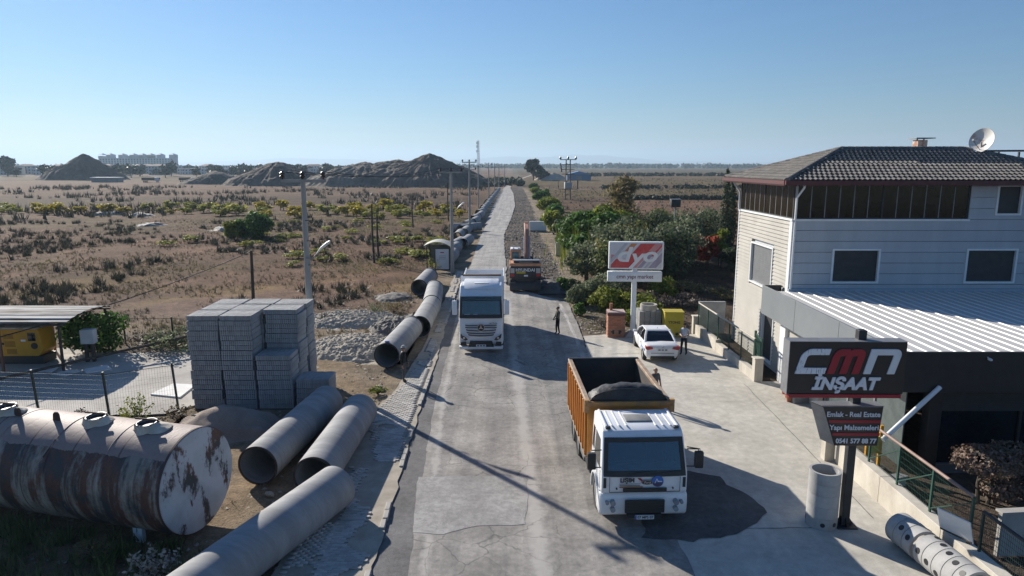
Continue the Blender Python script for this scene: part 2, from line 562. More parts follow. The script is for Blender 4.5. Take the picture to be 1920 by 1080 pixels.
WHITE = M('white_paint', (.78, .79, .79), (.72, .73, .73), rough=.45, fine=.04)
WHITE_V = M('vehicle_white', (.80, .81, .82), (.66, .65, .62), rough=.30, fine=.03, scale=1.4, lo=.50, hi=.80)
BLACK = M('black_plastic', (.02, .02, .022), (.03, .03, .03), rough=.5, fine=.1)
RUBBER = M('tyre_rubber', (.025, .025, .026), (.05, .047, .043), rough=.85, scale=4)
CHROME = M('bright_metal', (.6, .6, .62), (.5, .5, .52), rough=.3, metal=.9)
STEEL = M('grey_steel', (.28, .29, .30), (.22, .22, .23), rough=.5, metal=.4)
DARKSTEEL = M('dark_steel', (.05, .052, .056), (.035, .036, .04), rough=.55, metal=.3)
PIPE = M('pipe_concrete', (.31, .312, .312), (.235, .237, .238), scale=.9, rough=.8, bump=.25, bscale=14, rnd=.06, stretch=(.5, 2.6, .5), fine=.16)
PIPE_IN = PIPE
CONC = M('pale_concrete', (.44, .42, .38), (.35, .33, .30), scale=1.8, rough=.9, bump=.25, bscale=40)
CONC_D = M('grey_concrete', (.30, .30, .30), (.24, .24, .24), scale=2.2, rough=.9, bump=.25, bscale=40)
PAVER = M('paver_concrete', (.47, .45, .415), (.37, .35, .32), scale=.7, coord='World', rough=.92, rnd=.16, bump=.2, bscale=50)
PAVER_I = M('paver_concrete_field', (.47, .45, .415), (.37, .35, .32), scale=.7, coord='World', rough=.92, rnd=.16, island=True, bump=.2, bscale=50)
BLOCK = M('block_concrete', (.37, .375, .37), (.29, .295, .295), scale=1.0, rough=.95, rnd=.10, island=True, bump=.3, bscale=60)
GRAVEL = M('gravel_heap', (.47, .42, .345), (.35, .31, .25), scale=2.4, rough=.95, bump=1.0, bscale=9, bdist=.12, fine=.3)
SAND = M('reddish_sand', (.33, .27, .22), (.27, .215, .175), scale=1.2, rough=.95, bump=.8, bscale=25, bdist=.05, fine=.2)
EARTH = M('spoil_earth', (.16, .125, .095), (.095, .076, .06), scale=.07, rough=.97, bump=1.0, bscale=.9, bdist=.8, fine=.2)
EARTH_P = M('spoil_pale', (.22, .185, .145), (.10, .085, .066), scale=.06, rough=.97, bump=1.0, bscale=.9, bdist=.8, fine=.2)
WOOD = M('weathered_wood', (.085, .065, .05), (.055, .043, .034), scale=4, rough=.9)
POLE = M('pole_concrete', (.40, .38, .345), (.33, .31, .28), scale=1.2, rough=.9, stretch=(1, 1, .3))
GREEN_F = M('green_fence_paint', (.025, .085, .06), (.02, .065, .05), rough=.5)
GREEN_D = M('dark_fence_paint', (.02, .04, .033), (.025, .045, .04), rough=.55)
YELLOW = M('generator_yellow', (.62, .30, .012), (.55, .26, .012), rough=.45, scale=1.5)
ORANGE = M('tipper_orange', (.60, .25, .035), (.47, .185, .03), rough=.5, scale=1.6)
ORANGE_X = M('excavator_orange', (.60, .29, .15), (.48, .22, .12), rough=.5, scale=1.6)
RED = M('sign_red', (.35, .025, .04), (.32, .022, .036), rough=.4, fine=.03)
SIGN_BLACK = M('sign_black', (.035, .030, .028), (.03, .026, .025), rough=.45, fine=.05)
LETTER = M('sign_letter_white', (.72, .75, .80), (.68, .71, .76), rough=.4, fine=.03)
def clearmat(name, tint, gloss=.10):
    m, nt, N, L, b = nodes_of(name)
    tr = nt.nodes.new('ShaderNodeBsdfTransparent'); tr.inputs[0].default_value = (*tint, 1)
    gl = nt.nodes.new('ShaderNodeBsdfGlossy'); gl.inputs['Roughness'].default_value = .03
    lw = nt.nodes.new('ShaderNodeLayerWeight'); lw.inputs[0].default_value = .35
    f = _math(nt, 'MULTIPLY_ADD', lw.outputs[0], .7, True); f.node.inputs[2].default_value = gloss
    mx = nt.nodes.new('ShaderNodeMixShader'); L.new(f, mx.inputs[0]); L.new(tr.outputs[0], mx.inputs[1]); L.new(gl.outputs[0], mx.inputs[2])
    L.new(mx.outputs[0], N['Material Output'].inputs[0])
    return m
WSCREEN = clearmat('tinted_windscreen', (.20, .44, .60), .08)  # blue of the reflected sky put into the see-through tint
GLASS_D = glassmat('dark_glass', (.012, .018, .025))
GLASS_B = glassmat('windscreen_glass', (.012, .06, .10))  # reflected sky put into the base colour as blue
GLASS_BR = glassmat('balcony_glass', (.018, .013, .010), rough=.12, spec=.35)
BARK = M('bark', (.10, .08, .06), (.07, .055, .042), scale=5, rough=.95, bump=.5, bscale=20)
# ---------------------------------------------------------------- ground, road, pavements
ROAD_L = [(-2.35, 8), (-2.62, 15.66), (-2.98, 21), (-3.34, 28.1), (-3.5, 34.6), (-3.75, 43), (-4.1, 55), (-4.25, 67), (-4.45, 85), (-4.55, 105.7), (-4.85, 177), (-4.3, 255), (-3.67, 317), (-1.0, 420), (8, 560), (22, 760)]
ROAD_R = [(4.55, 8), (4.57, 15.66), (4.60, 21), (4.35, 28), (4.15, 35.4), (4.28, 43), (4.2, 50.5), (1.5, 54.5), (-0.5, 58), (-.6, 70), (-.95, 85), (-1.2, 101), (-.2, 132), (.8, 177), (.5, 255), (-.9, 317), (1.2, 420), (10, 560), (24, 760)]
DUG_R = [(4.3, 50.0), (4.5, 56.7), (4.26, 77), (4.14, 101), (4.6, 147), (4.76, 204), (4.6, 296), (4.2, 380)]
def interp(path, y):
    return np.interp(y, [p[1] for p in path], [p[0] for p in path])

def soil_colour(x, y):
    n = fbm(x, y, .05, 4); n2 = fbm(x + 300, y, .012, 3); n3 = fbm(x, y + 77, .18, 3)
    sh = np.stack
    def C(r, g, b): return np.stack([np.full_like(x, r), np.full_like(x, g), np.full_like(x, b)], -1)
    brown = C(.165, .122, .094); pink = C(.215, .155, .128); olive = C(.14, .125, .065); tan = C(.30, .235, .165)
    dark = C(.105, .082, .066); pale = C(.34, .29, .225); grey = C(.20, .175, .145); straw = C(.27, .21, .125)
    def lerp(a, b, t): t = np.clip(t, 0, 1)[..., None]; return a * (1 - t) + b * t
    def band(v, a, b, s): return np.clip((v - a) / s, 0, 1) * np.clip((b - v) / s, 0, 1)
    yy = y + (n2 - .5) * 45 * np.clip(y / 120, 0, 1.5)
    col = lerp(brown, pink, (n - .36) * 5)
    col = lerp(col, olive, (n3 - .52) * 4 * np.clip((yy - 42) / 10, 0, 1) * np.clip((120 - yy) / 40, 0, .8))
    left = (x < 0)
    # left field bands
    c = lerp(col, pink, band(yy, 72, 108, 10) * .8)
    c = lerp(c, olive, band(yy, 98, 165, 10) * np.clip((n3 - .40) * 6, 0, .8))
    c = lerp(c, dark, band(yy, 165, 230, 12) * .85)
    c = lerp(c, brown, band(yy, 225, 300, 15) * .8)
    c = lerp(c, pink, band(yy, 285, 420, 20) * .7 * np.clip(-x / 60 - .6, 0, 1))
    c = lerp(c, olive, band(yy, 420, 700, 40) * .6)
    # straw and dirt near the road works
    c = lerp(c, straw, band(y, 44, 64, 6) * np.clip((n3 - .40) * 5, 0, .9) * (x > -45))
    near = np.clip((47 - y) / 5, 0, 1) * np.clip((x + 30) / 6, 0, 1)
    c = lerp(c, lerp(tan, grey, (n3 - .42) * 5), near)
    cl = c
    # right side fields
    r = lerp(brown, dark, (n - .45) * 4)
    r = lerp(r, grey, np.clip((n3 - .5) * 5, 0, .6))
    r = lerp(r, dark, band(y, 44, 90, 5) * np.clip((x - 8) / 4, 0, 1) * .75)
    r = lerp(r, pink, band(y, 150, 205, 6) * np.clip((x - 25) / 6, 0, 1))
    r = lerp(r, C(.15, .135, .075), band(yy, 205, 300, 12) * .8)
    r = lerp(r, grey, band(yy, 290, 330, 10) * .7)
    r = lerp(r, C(.16, .145, .085), band(yy, 345, 520, 20) * .8)
    r = lerp(r, C(.19, .16, .115), band(yy, 520, 760, 30) * .8)
    r = lerp(r, C(.13, .125, .085), np.clip((y - 760) / 60, 0, 1) * .9)
    # rubble verge right of the road and dug lane
    vr = interp(DUG_R, y)
    verge = np.clip((vr + 3.2 + (n3 - .5) * 3 - x) / 1.0, 0, 1) * np.clip((y - 36) / 4, 0, 1) * np.clip((330 - y) / 60, 0, 1)
    r = lerp(r, lerp(pale, grey, (n3 - .42) * 5), verge * .9)
    t = np.clip((x - 1.0) / 1.5 + .5, 0, 1)
    out = cl * (1 - t[..., None]) + r * t[..., None]
    wl = interp(ROAD_L, y)
    vl = np.clip((x - (wl - 3.0 + (n3 - .5) * 2.5)) / .8, 0, 1) * np.clip((330 - y) / 60, 0, 1) * (x < 0)
    out = lerp(out, lerp(pale, tan, (n3 - .42) * 5), vl * .85)
    fieldness = np.clip((y - 46) / 14, 0, 1) * np.clip((np.abs(x) - 6) / 4, 0, 1)
    mott = np.clip((fbm(x + 17, y, .30, 3) - .38) * 4, 0, 1)
    out = out * (1 - fieldness * (.14 + .26 * (1 - mott)))[..., None] * (1 - fieldness[..., None] * np.array([-.22, -.04, .14]))  # small shadows of rough backlit ground put into the field colour as darkening
    return np.clip(out, .01, .9)

def make_ground():
    tx = np.arange(-8.45, 8.451, .034); xs = 11 * np.sinh(tx)
    ty = np.arange(-2.9, 8.3, .030); ys = 24 + 15 * np.sinh(ty)
    X, Y = np.meshgrid(xs, ys)
    far = np.clip((np.hypot(X, Y) - 800) / 800, 0, 1)
    Z = (fbm(X, Y, .55, 4) - .47) * .28 + (fbm(X, Y, .07, 3) - .45) * .5 * np.clip((Y - 50) / 30, 0, 1)
    # stay flat and slightly low under everything that is paved
    wl = interp(ROAD_L, Y); wr = np.maximum(interp(ROAD_R, Y), interp(DUG_R, np.maximum(Y, 50)))
    inside = np.clip(1 - np.maximum(wl - 3.2 - X, X - wr - .8) / 1.5, 0, 1)
    fc = np.clip(1 - np.maximum.reduce([4 - X, X - 14, 8 - Y, Y - 42.5]) / 1.2, 0, 1)
    yd = np.clip(1 - np.maximum.reduce([-30 - X, X + 12.5, 24 - Y, Y - 37]) / 1.5, 0, 1)
    hs = np.clip(1 - np.maximum.reduce([11 - X, X - 60, -20 - Y, Y - 41]) / 1.5, 0, 1)
    flat = np.maximum.reduce([inside, fc, yd, hs])
    dug = ((X > interp(ROAD_R, Y) + .15) & (X < interp(DUG_R, Y) + .2) & (Y > 53) & (Y < 330))
    Z = Z * (1 - flat) * (1 - far) - .03 * flat
    Z = np.where(dug, -.10 + (fbm(X, Y, .9, 3) - .45) * .3, Z)
    Z = Z - .02
    ny, nx = X.shape
    V = np.stack([X, Y, Z], -1).reshape(-1, 3)
    idx = np.arange(ny * nx).reshape(ny, nx)
    F = np.stack([idx[:-1, :-1], idx[:-1, 1:], idx[1:, 1:], idx[1:, :-1]], -1).reshape(-1, 4)
    me = np_mesh('ground', V, F, ground_mat(), smooth=True)
    col = soil_colour(X, Y)
    col = np.where(dug[..., None], np.array([.15, .13, .115]) * (0.7 + .6 * fbm(X, Y, .7, 3)[..., None]), col)
    rgba = np.concatenate([col.reshape(-1, 3), np.ones((ny * nx, 1))], 1).astype(np.float32)
    ca = me.color_attributes.new('soil', 'FLOAT_COLOR', 'POINT'); ca.data.foreach_set('color', rgba.ravel())
    o = link_mesh('ground', me); tag(o, kind='structure')
    return o
make_ground()

def strip(name, left, right, y0, y1, z, mat, step=1.5, ragged=0.0, seed=0, jag=1.4):
    """sheet between two edge paths, with broken edges"""
    ys = np.arange(y0, y1 + 1e-3, step)
    xl = interp(left, ys); xr = interp(right, ys)
    if ragged:
        xl = xl + (fbm(ys * 1.0 + seed, ys * 0 + 3.3, jag, 4) - .47) * ragged
        xr = xr + (fbm(ys * 1.0 + seed + 50, ys * 0 + 9.3, jag, 4) - .47) * ragged
    n = 10
    T = np.linspace(0, 1, n)
    X = xl[:, None] * (1 - T) + xr[:, None] * T
    Y = np.repeat(ys[:, None], n, 1)
    V = np.stack([X, Y, np.full_like(X, z)], -1).reshape(-1, 3)
    idx = np.arange(len(V)).reshape(len(ys), n)
    F = np.stack([idx[:-1, :-1], idx[:-1, 1:], idx[1:, 1:], idx[1:, :-1]], -1).reshape(-1, 4)
    o = link_mesh(name, np_mesh(name, V, F, mat)); tag(o, kind='structure')
    return o

ASPH = asphalt_mat('old_asphalt', (.272, .26, .243), lines=True)
ASPH_W = asphalt_mat('worn_asphalt', (.33, .32, .305), cracks=.5)
ASPH_D = asphalt_mat('fresh_asphalt', (.105, .104, .104), streak=False, cracks=0)
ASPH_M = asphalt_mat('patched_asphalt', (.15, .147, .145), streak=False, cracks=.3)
strip('road', ROAD_L, ROAD_R, 8, 52.0, .02, ASPH, .5, .22, 0)
strip('road', ROAD_L, ROAD_R, 52.0, 320, .02, ASPH_W, 1.0, .35, 10)
strip('road', ROAD_L, ROAD_R, 320, 760, .03, M('far_track', (.42, .37, .30), (.34, .29, .23), coord='World', scale=.05), 6, .8, 10)

def blob(name, pts, z, mat, wob=.08, sub=5, seed=0):
    """flat sheet with a ragged outline"""
    out = []
    n = len(pts)
    for i in range(n):
        a, b = Vector(pts[i]), Vector(pts[(i + 1) % n])
        d = (b - a); nrm = Vector((-d.y, d.x)).normalized()
        k = max(2, int(d.length / .25)) if sub else 1
        for j in range(k):
            p = a + d * (j / k)
            w = (float(fbm(p.x + seed, p.y, 1.9, 4)) - .47) * wob * 4
            out.append((*(p + nrm * w), z))
    me = bpy.data.meshes.new(name); me.from_pydata(out, [], [list(range(len(out)))])
    bm = bmesh.new(); bm.from_mesh(me); bmesh.ops.triangulate(bm, faces=bm.faces); bmesh.ops.recalc_face_normals(bm, faces=bm.faces)
    for f in bm.faces:
        if f.normal.z < 0: f.normal_flip()
    bm.to_mesh(me); bm.free(); me.materials.append(mat)
    o = link_mesh(name, me); tag(o, kind='structure')
    return o

# worn pale line down the middle and along the left edge, repairs
PALE_L = M('worn_line', (.46, .435, .40), (.285, .275, .262), coord='World', scale=1.6, rough=.9, lo=.42, hi=.60, stretch=(1.5, .35, 1))
strip('road_line', [(3.75, 34), (3.7, 40), (3.5, 50)], [(4.0, 34), (3.92, 40), (3.68, 50)], 30, 50, .024, PALE_L, .4, .2, 177, 2.2)
blob('road_patch', [G(772, 1000), G(785, 895), G(990, 893), G(985, 985), G(900, 988), G(830, 1003)], .028, asphalt_mat('pale_patch', (.31, .303, .29), streak=False, cracks=.2), .05)
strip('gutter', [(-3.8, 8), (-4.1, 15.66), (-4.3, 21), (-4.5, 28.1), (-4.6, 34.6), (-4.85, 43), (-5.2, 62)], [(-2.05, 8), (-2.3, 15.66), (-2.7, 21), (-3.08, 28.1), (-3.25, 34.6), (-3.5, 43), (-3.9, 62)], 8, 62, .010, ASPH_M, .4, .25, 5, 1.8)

# concrete forecourt with a paler apron joint, dark fresh patch beside the truck
FORE = concrete_ground_mat()
blob('forecourt', [(4.45, 7), (4.45, 16), (4.5, 21), (4.25, 28), (4.12, 35.5), (4.35, 40.2), (5.6, 40.6), (7, 40.5), (10.8, 40.6), (11.75, 40.8), (11.8, 31.4), (13.8, 31.4), (13.8, 24.8), (12.3, 24.5), (11.6, 21), (12.2, 14), (12.6, 7)], .010, FORE, .05, 5)
blob('asphalt_patch', [G(1190, 905), G(1290, 884), G(1345, 896), G(1400, 930), G(1437, 962), G(1425, 985), G(1380, 1003), G(1300, 1016), G(1210, 1010)], .026, ASPH_D, .13)
JOINT = M('joint_dark', (.10, .095, .085), (.16, .15, .135), coord='World', scale=6)
for a, b in (((5.2, 36.2), (7.0, 36.3)), ((5.7, 17.9), (9.0, 18.0)), ((11.0, 31.0), (10.6, 18.5)), ((5.0, 15.0), (8.5, 13.7))):
    mb = MB(); a, b = Vector((*a, .018)), Vector((*b, .018)); d = (b - a); nr = Vector((-d.y, d.x, 0)).normalized()
    K = 24; L_, R_ = [], []
    for i in range(K + 1):
        p = a + d * (i / K) + nr * ((float(fbm(i * .7, a.x, 1.0, 3)) - .47) * .12)
        L_.append(p - nr * .012); R_.append(p + nr * .012)
    mb.add(L_ + R_, [(i, i + 1, K + 2 + i, K + 1 + i) for i in range(K)])
    tag(mb.build('forecourt_crack', JOINT), kind='structure')

# yard on the left
YARD = M('yard_concrete', (.46, .43, .385), (.34, .315, .28), coord='World', scale=.45, rough=.92, bump=.3, bscale=14, lo=.36, hi=.64, fine=.18)
blob('yard', [(-40, 25.6), (-30, 26.3), (-21, 26.8), (-14.4, 27.0), (-13.3, 28.5), (-13.1, 35.4), (-17.5, 37.2), (-21, 36.2), (-26, 37.5), (-40, 38)], .02, YARD, .15)

# block-paved pavement on the left with kerb stones
WALK_L = [(-5.9, 8), (-6.05, 15.66), (-6.14, 21), (-5.95, 26.8), (-5.35, 30.2), (-5.05, 36.6), (-5.2, 52), (-5.45, 66)]
WALK_R = [(-3.25, 8), (-3.55, 15.66), (-3.72, 21), (-3.9, 28.1), (-4.0, 34.6), (-4.25, 43), (-4.65, 62), (-4.7, 66)]
walk = strip('pavement', WALK_L, WALK_R, 8, 66, .055, M('pavement_bed', (.40, .355, .29), (.30, .265, .215), coord='World', scale=1.5, rough=.95), .4, .25, 9)
def pavers():
    me1 = MB().box(-.098, .098, -.048, .048, 0, .035).mesh('paver', PAVER)
    spots = []
    for iy in range(int((66 - 12) / .103)):
        y = 12 + iy * .103
        xl, xr = interp(WALK_L, y), interp(WALK_R, y)
        off = .1 if iy % 2 else 0
        for ix in range(int(7 / .203)):
            x = -7 + ix * .203 + off
            if x - .1 < xl + .15 or x + .1 > xr - .16: continue
            # bare stretches where the paving is broken up or buried
            q = float(fbm(x, y, .33, 3)); hole = math.exp(-(((x + 4.2) / .8) ** 2 + ((y - 20.4) / 1.5) ** 2))
            if q < .33 or hole > .42: continue
            if x < -5.0 and y < 26 and float(fbm(x, y, .8, 3)) < .40: continue
            if y > 30 and float(fbm(x + 9, y, .5, 3)) < .43: continue
            spots.append((x, y, .056 + random.uniform(-.006, .008), random.uniform(-.03, .03)))
    # the 300 that show largest: nearest the camera and clear of the pipes
    vis = [s for s in spots if s[1] > 15.6 and s[0] > -5.0 + .0 * s[1]]
    vis.sort(key=lambda s: s[1])
    pick = set(id(s) for s in vis[:300])
    V, F = [], []
    base = np.array([v.co[:] for v in me1.vertices]); fb = [list(p.vertices) for p in me1.polygons]
    for s in spots:
        if id(s) in pick:
            link_mesh('paver', me1, walk, (s[0], s[1], s[2]), (0, 0, s[3]))
        else:
            c, sn = math.cos(s[3]), math.sin(s[3])
            b = len(V)
            for v in base: V.append((s[0] + v[0]*c - v[1]*sn, s[1] + v[0]*sn + v[1]*c, s[2] + v[2]))
            F.extend([[b + i for i in f] for f in fb])
    o = link_mesh('paver_field', np_mesh('paver_field', V, F, PAVER_I), walk); tag(o, kind='stuff')
pavers()
def kerbs():
    ks = MB().box(-.075, .075, -.245, .245, -.02, .125).mesh('kerb_stone', CONC, bevel=.015, seg=1)
    y = 12.0
    while y < 64:
        if not (19.3 < y < 21.6) and not (26.6 < y < 27.4) and float(fbm(y, 4, .6, 2)) > .40:
            x = float(interp(WALK_R, y)) - .06
            link_mesh('kerb_stone', ks, walk, (x + random.uniform(-.02, .02), y, random.uniform(-.03, .01)), (random.uniform(-.02, .02), random.uniform(-.04, .04), math.atan2(.012, .1) * .35 + random.uniform(-.02, .02)))
        y += .505
kerbs()
# ---------------------------------------------------------------- the house with its shop extension (right)
SIDING = M('lap_siding', (.43, .405, .36), (.38, .36, .32), scale=.8, rough=.8, fine=.06)
CLAD = M('blue_grey_cladding', (.46, .48, .50), (.42, .44, .46), scale=.9, rough=.7, fine=.06, rnd=.04, stretch=(1.6, 1, .22), coord='World')
SHUT = M('roller_shutter', (.20, .205, .21), (.17, .175, .18), rough=.5)
SHUT_D = M('dark_roller_shutter', (.045, .045, .048), (.035, .035, .038), rough=.5)
TILE = M('roof_tile', (.19, .178, .16), (.135, .127, .114), scale=2.0, rough=.85, rnd=.18, coord='World', bump=.3, bscale=60)
TILE_I = M('roof_tile_field', (.19, .178, .16), (.135, .127, .114), scale=2.0, rough=.85, rnd=.18, coord='World', island=True, bump=.3, bscale=60)
EAVE = M('eave_red', (.11, .028, .027), (.085, .022, .021), rough=.5)
ROOFW = M('white_roof_sheet', (.56, .555, .53), (.52, .515, .49), scale=.6, rough=.5, fine=.05, stretch=(1, .2, 1))
FASC = M('dark_fascia', (.028, .028, .030), (.022, .022, .024), rough=.45, fine=.05)
FASC_G = M('grey_fascia', (.22, .235, .245), (.19, .205, .215), rough=.45, scale=.5, fine=.05)
BROWN_IN = M('interior_brown', (.12, .07, .045), (.08, .05, .035), rough=.8)

HX0, HX1, HY0, HY1 = 13.15, 27.0, 32.0, 39.6
house = thing('house', 'three storey house with grey tiled hip roof and glazed balcony on the right', 'house', (0, 0, 0))
# walls: core with the balcony recess
w = MB()
w.box(HX0 + .14, HX1, HY0 + .14, HY1, 0, 7.62)
w.box(21.35, HX1, HY0 + .14, HY1, 7.62, 9.42)
w.box(15.2, 21.35, HY0 + 2.6, HY1, 7.62, 9.42)
w.build('wall', CLAD, house)
MB().box(15.18, 21.3, HY0 + 2.55, HY0 + 2.595, 7.63, 9.4).build('balcony_back_wall', BROWN_IN, house)

def openings_split(a0, a1, z0, z1, ops):
    """pieces of a board row left after cutting the openings (u0,u1,z0,z1)"""
    segs = [(a0, a1)]
    for (u0, u1, q0, q1) in ops:
        if z1 <= q0 + .01 or z0 >= q1 - .01: continue
        new = []
        for s0, s1 in segs:
            if u1 <= s0 or u0 >= s1: new.append((s0, s1)); continue
            if u0 > s0: new.append((s0, u0))
            if u1 < s1: new.append((u1, s1))
        segs = new
    return segs

FRONT_WIN = [(15.12, 17.38, 4.68, 6.32), (21.45, 23.85, 4.68, 6.32), (22.55, 23.75, 7.9, 9.3), (13.3, 21.35, 7.62, 9.45)]
z = 4.1
while z < 9.4:
    z1 = min(z + .515, 9.42)
    cuts = sorted({z + .008, z1 - .012} | {q for o_ in FRONT_WIN for q in o_[2:] if z + .03 < q < z1 - .03})
    for za, zb in zip(cuts[:-1], cuts[1:]):
        for s0, s1 in openings_split(HX0 + .05, HX1, za, zb, FRONT_WIN):
            MB().box(s0, s1, HY0, HY0 + .139, za, zb).build('cladding_panel', CLAD, house)
    z = z1
# back panels behind partly covered rows (fills to the window edge)
SIDE_WIN = [(34.1, 37.3, 3.9, 6.1), (33.4, 35.0, .2, 2.7)]
sd = MB()
z = 0.0
while z < 7.6:
    for s0, s1 in openings_split(HY0 + .3, HY1 - .05, z, z + .19, SIDE_WIN):
        sd.prism([(HX0 - .03, z + .012), (HX0 + .138, z + .012), (HX0 + .138, z + .19), (HX0 + .03, z + .19)], s0, s1, 'y')
    z += .19
tag(sd.build('lap_siding', SIDING, house), kind='stuff')
MB().box(HX0 - .03, HX0 + .07, HY0 - .012, HY0 + .29, 0, 7.62).build('corner_trim', WHITE, house)
MB().box(HX0 - .03, HX0 + .07, HY1 - .1, HY1 + .02, 0, 7.62).build('corner_trim', WHITE, house)
MB().box(HX0 - .07, 21.4, HY0 - .05, HY0 + .1, 7.625, 7.72).build('balcony_sill', WHITE, house)
MB().box(HX0 - .07, HX0 + .1, HY0 + .1, HY1 + .02, 7.625, 7.72).build('balcony_sill', WHITE, house)

def shutter_window(x0, x1, z0, z1, y=None, side=None, slat=.055, dark=True):
    """window with a white frame and a closed roller shutter; front wall (y) or side wall (side=x)"""
    e = bpy.data.objects.new('window', None); COL.objects.link(e); e.parent = house
    def bx(mb, u0, u1, d0, d1, q0, q1):
        if side is None: mb.box(u0, u1, y - d1, y - d0, q0, q1)
        else: mb.box(side - d1, side - d0, u0, u1, q0, q1)
    f = .09
    for (a0, a1, b0, b1) in ((x0 - f, x1 + f, z1, z1 + f), (x0 - f, x1 + f, z0 - f, z0), (x0 - f, x0, z0, z1), (x1, x1 + f, z0, z1)):
        m = MB(); bx(m, a0, a1, -.135, .05, b0, b1); m.build('frame', WHITE, e)
    m = MB(); q = z0 + .004
    while q < z1 - .01:
        bx(m, x0, x1, -.11, -.075 if int(q / slat) % 2 else -.085, q, min(q + slat - .008, z1)); q += slat
    bx(m, x0, x1, -.135, -.11, z0, z1)
    tag(m.build('shutter', SHUT_D if dark else SHUT, e), kind='stuff')
shutter_window(15.2, 17.3, 4.76, 6.24, y=HY0)
shutter_window(21.53, 23.77, 4.76, 6.24, y=HY0)
shutter_window(22.63, 23.67, 7.98, 9.22, y=HY0)
shutter_window(34.18, 37.2, 3.98, 6.02, side=HX0, dark=False)
shutter_window(33.5, 34.9, .3, 2.6, side=HX0, dark=True)

# balcony glazing, one pane and one mullion at a time
def glazing(p0, p1, n, z0, z1):
    p0, p1 = Vector(p0), Vector(p1); d = (p1 - p0) / n
    pane = None
    for i in range(n):
        a, b = p0 + d * (i + .04), p0 + d * (i + .96)
        nr = Vector((d.y, -d.x)).normalized() * .012
        MB().add([(a.x-nr.x, a.y-nr.y, z0), (b.x-nr.x, b.y-nr.y, z0), (b.x-nr.x, b.y-nr.y, z1), (a.x-nr.x, a.y-nr.y, z1),
                  (a.x+nr.x, a.y+nr.y, z0), (b.x+nr.x, b.y+nr.y, z0), (b.x+nr.x, b.y+nr.y, z1), (a.x+nr.x, a.y+nr.y, z1)],
                 [(0,1,2,3), (7,6,5,4), (0,4,5,1), (2,6,7,3), (1,5,6,2), (3,7,4,0)]).build('pane', GLASS_BR, house)
    for i in range(n + 1):
        a = p0 + d * i
        w = .075 if i in (0, n, n // 2) else .035
        MB().bar((a.x, a.y, z0), (a.x, a.y, z1), w, w).build('mullion', DARKSTEEL if i in (0, n, n // 2) else STEEL, house)
    MB().bar((p0.x, p0.y, z1), (p1.x, p1.y, z1), .09, .07).build('top_rail', DARKSTEEL, house)
    MB().bar((p0.x, p0.y, z0 + .02), (p1.x, p1.y, z0 + .02), .07, .05).build('bottom_rail', DARKSTEEL, house)
glazing((HX0 + .15, HY0 + .08), (21.3, HY0 + .08), 12, 7.73, 9.36)
glazing((HX0 + .04, HY1 - .1), (HX0 + .04, HY0 + .1), 10, 7.73, 9.36)
MB().box(HX0 + .1, 21.3, HY0 + .2, HY1 - .05, 9.42, 9.46).build('ceiling', WHITE, house)

# roof
EX0, EX1, EY0, EY1, EZ = 12.45, 27.7, 31.25, 40.35, 9.5
RZ, RYM = 11.0, (31.25 + 40.35) / 2
RXL, RXR = EX0 + 4.45, EX1 - 4.45
rf = MB().add([(EX0, EY0, EZ), (EX1, EY0, EZ), (EX1, EY1, EZ), (EX0, EY1, EZ), (RXL, RYM, RZ), (RXR, RYM, RZ)],
              [(0, 1, 5, 4), (1, 2, 5), (2, 3, 4, 5), (3, 0, 4), (3, 2, 1, 0)]).build('roof', TILE, house)
def tiles():
    W, Ls = .235, .40
    prof = [(t, .05 * math.sin(PI * min(t / (W * .62), 1)) - (.012 * math.sin(PI * (t - W * .62) / (W * .38)) if t > W * .62 else 0)) for t in np.linspace(0, W, 8)]
    vs, fs = [], []
    for yy, dz in ((0, .055), (Ls * 1.08, .012)):
        for (px, pz) in prof: vs.append((px, yy, pz + dz))
    for (px, pz) in prof: vs.append((px, 0, pz + .02))
    n = 8
    for i in range(n - 1):
        fs.append((i, i + 1, n + i + 1, n + i)); fs.append((2*n + i, 2*n + i + 1, i + 1, i))
    me = MB().add(vs, fs).mesh('roof_tile', TILE)
    base = np.array(vs)
    slope = math.atan2(RZ - EZ, RYM - EY0)
    SL = math.hypot(RZ - EZ, RYM - EY0)
    places = []
    nr = int(SL / Ls)
    for r in range(nr + 1):
        t = r * Ls / SL
        if t > .97: break
        # front slope
        x0 = EX0 + (RXL - EX0) * t; x1 = EX1 + (RXR - EX1) * t
        k = int((x1 - x0) / W)
        for i in range(k):
            x = x0 + (x1 - x0 - k * W) / 2 + i * W
            places.append(('f', r, Matrix.Translation((x, EY0 - .03 + (RYM - EY0) * t, EZ + .01 + (RZ - EZ) * t)) @ Matrix.Rotation(slope, 4, 'X'), x))
        # left slope
        y0 = EY0 + (RYM - EY0) * t; y1 = EY1 + (RYM - EY1) * t
        k = int((y1 - y0) / W)
        for i in range(k):
            y = y0 + (y1 - y0 - k * W) / 2 + (i + 1) * W
            places.append(('s', r, Matrix.Translation((EX0 - .03 + (RXL - EX0) * t, y, EZ + .01 + (RZ - EZ) * t)) @ Matrix.Rotation(R(-90), 4, 'Z') @ Matrix.Rotation(slope, 4, 'X'), 0))
    cand = [p for p in places if p[0] == 'f' and p[3] < 24.3]
    cand.sort(key=lambda p: p[1])
    pick = set(id(p) for p in cand[:300])
    V, F = [], []
    for p in places:
        if id(p) in pick:
            o = link_mesh('roof_tile', me, rf); o.matrix_local = p[2]
        else:
            b = len(V)
            for v in base: V.append(p[2] @ Vector(v))
            F.extend([[b + i for i in f] for f in fs])
    o = link_mesh('roof_tile_field', np_mesh('roof_tile_field', V, F, TILE_I), rf); tag(o, kind='stuff')
tiles()
cap = MB()
capm = MB().lathe([(.13, 0), (.115, .38)], 10, axis='y').mesh('ridge_cap', TILE, smooth=60)
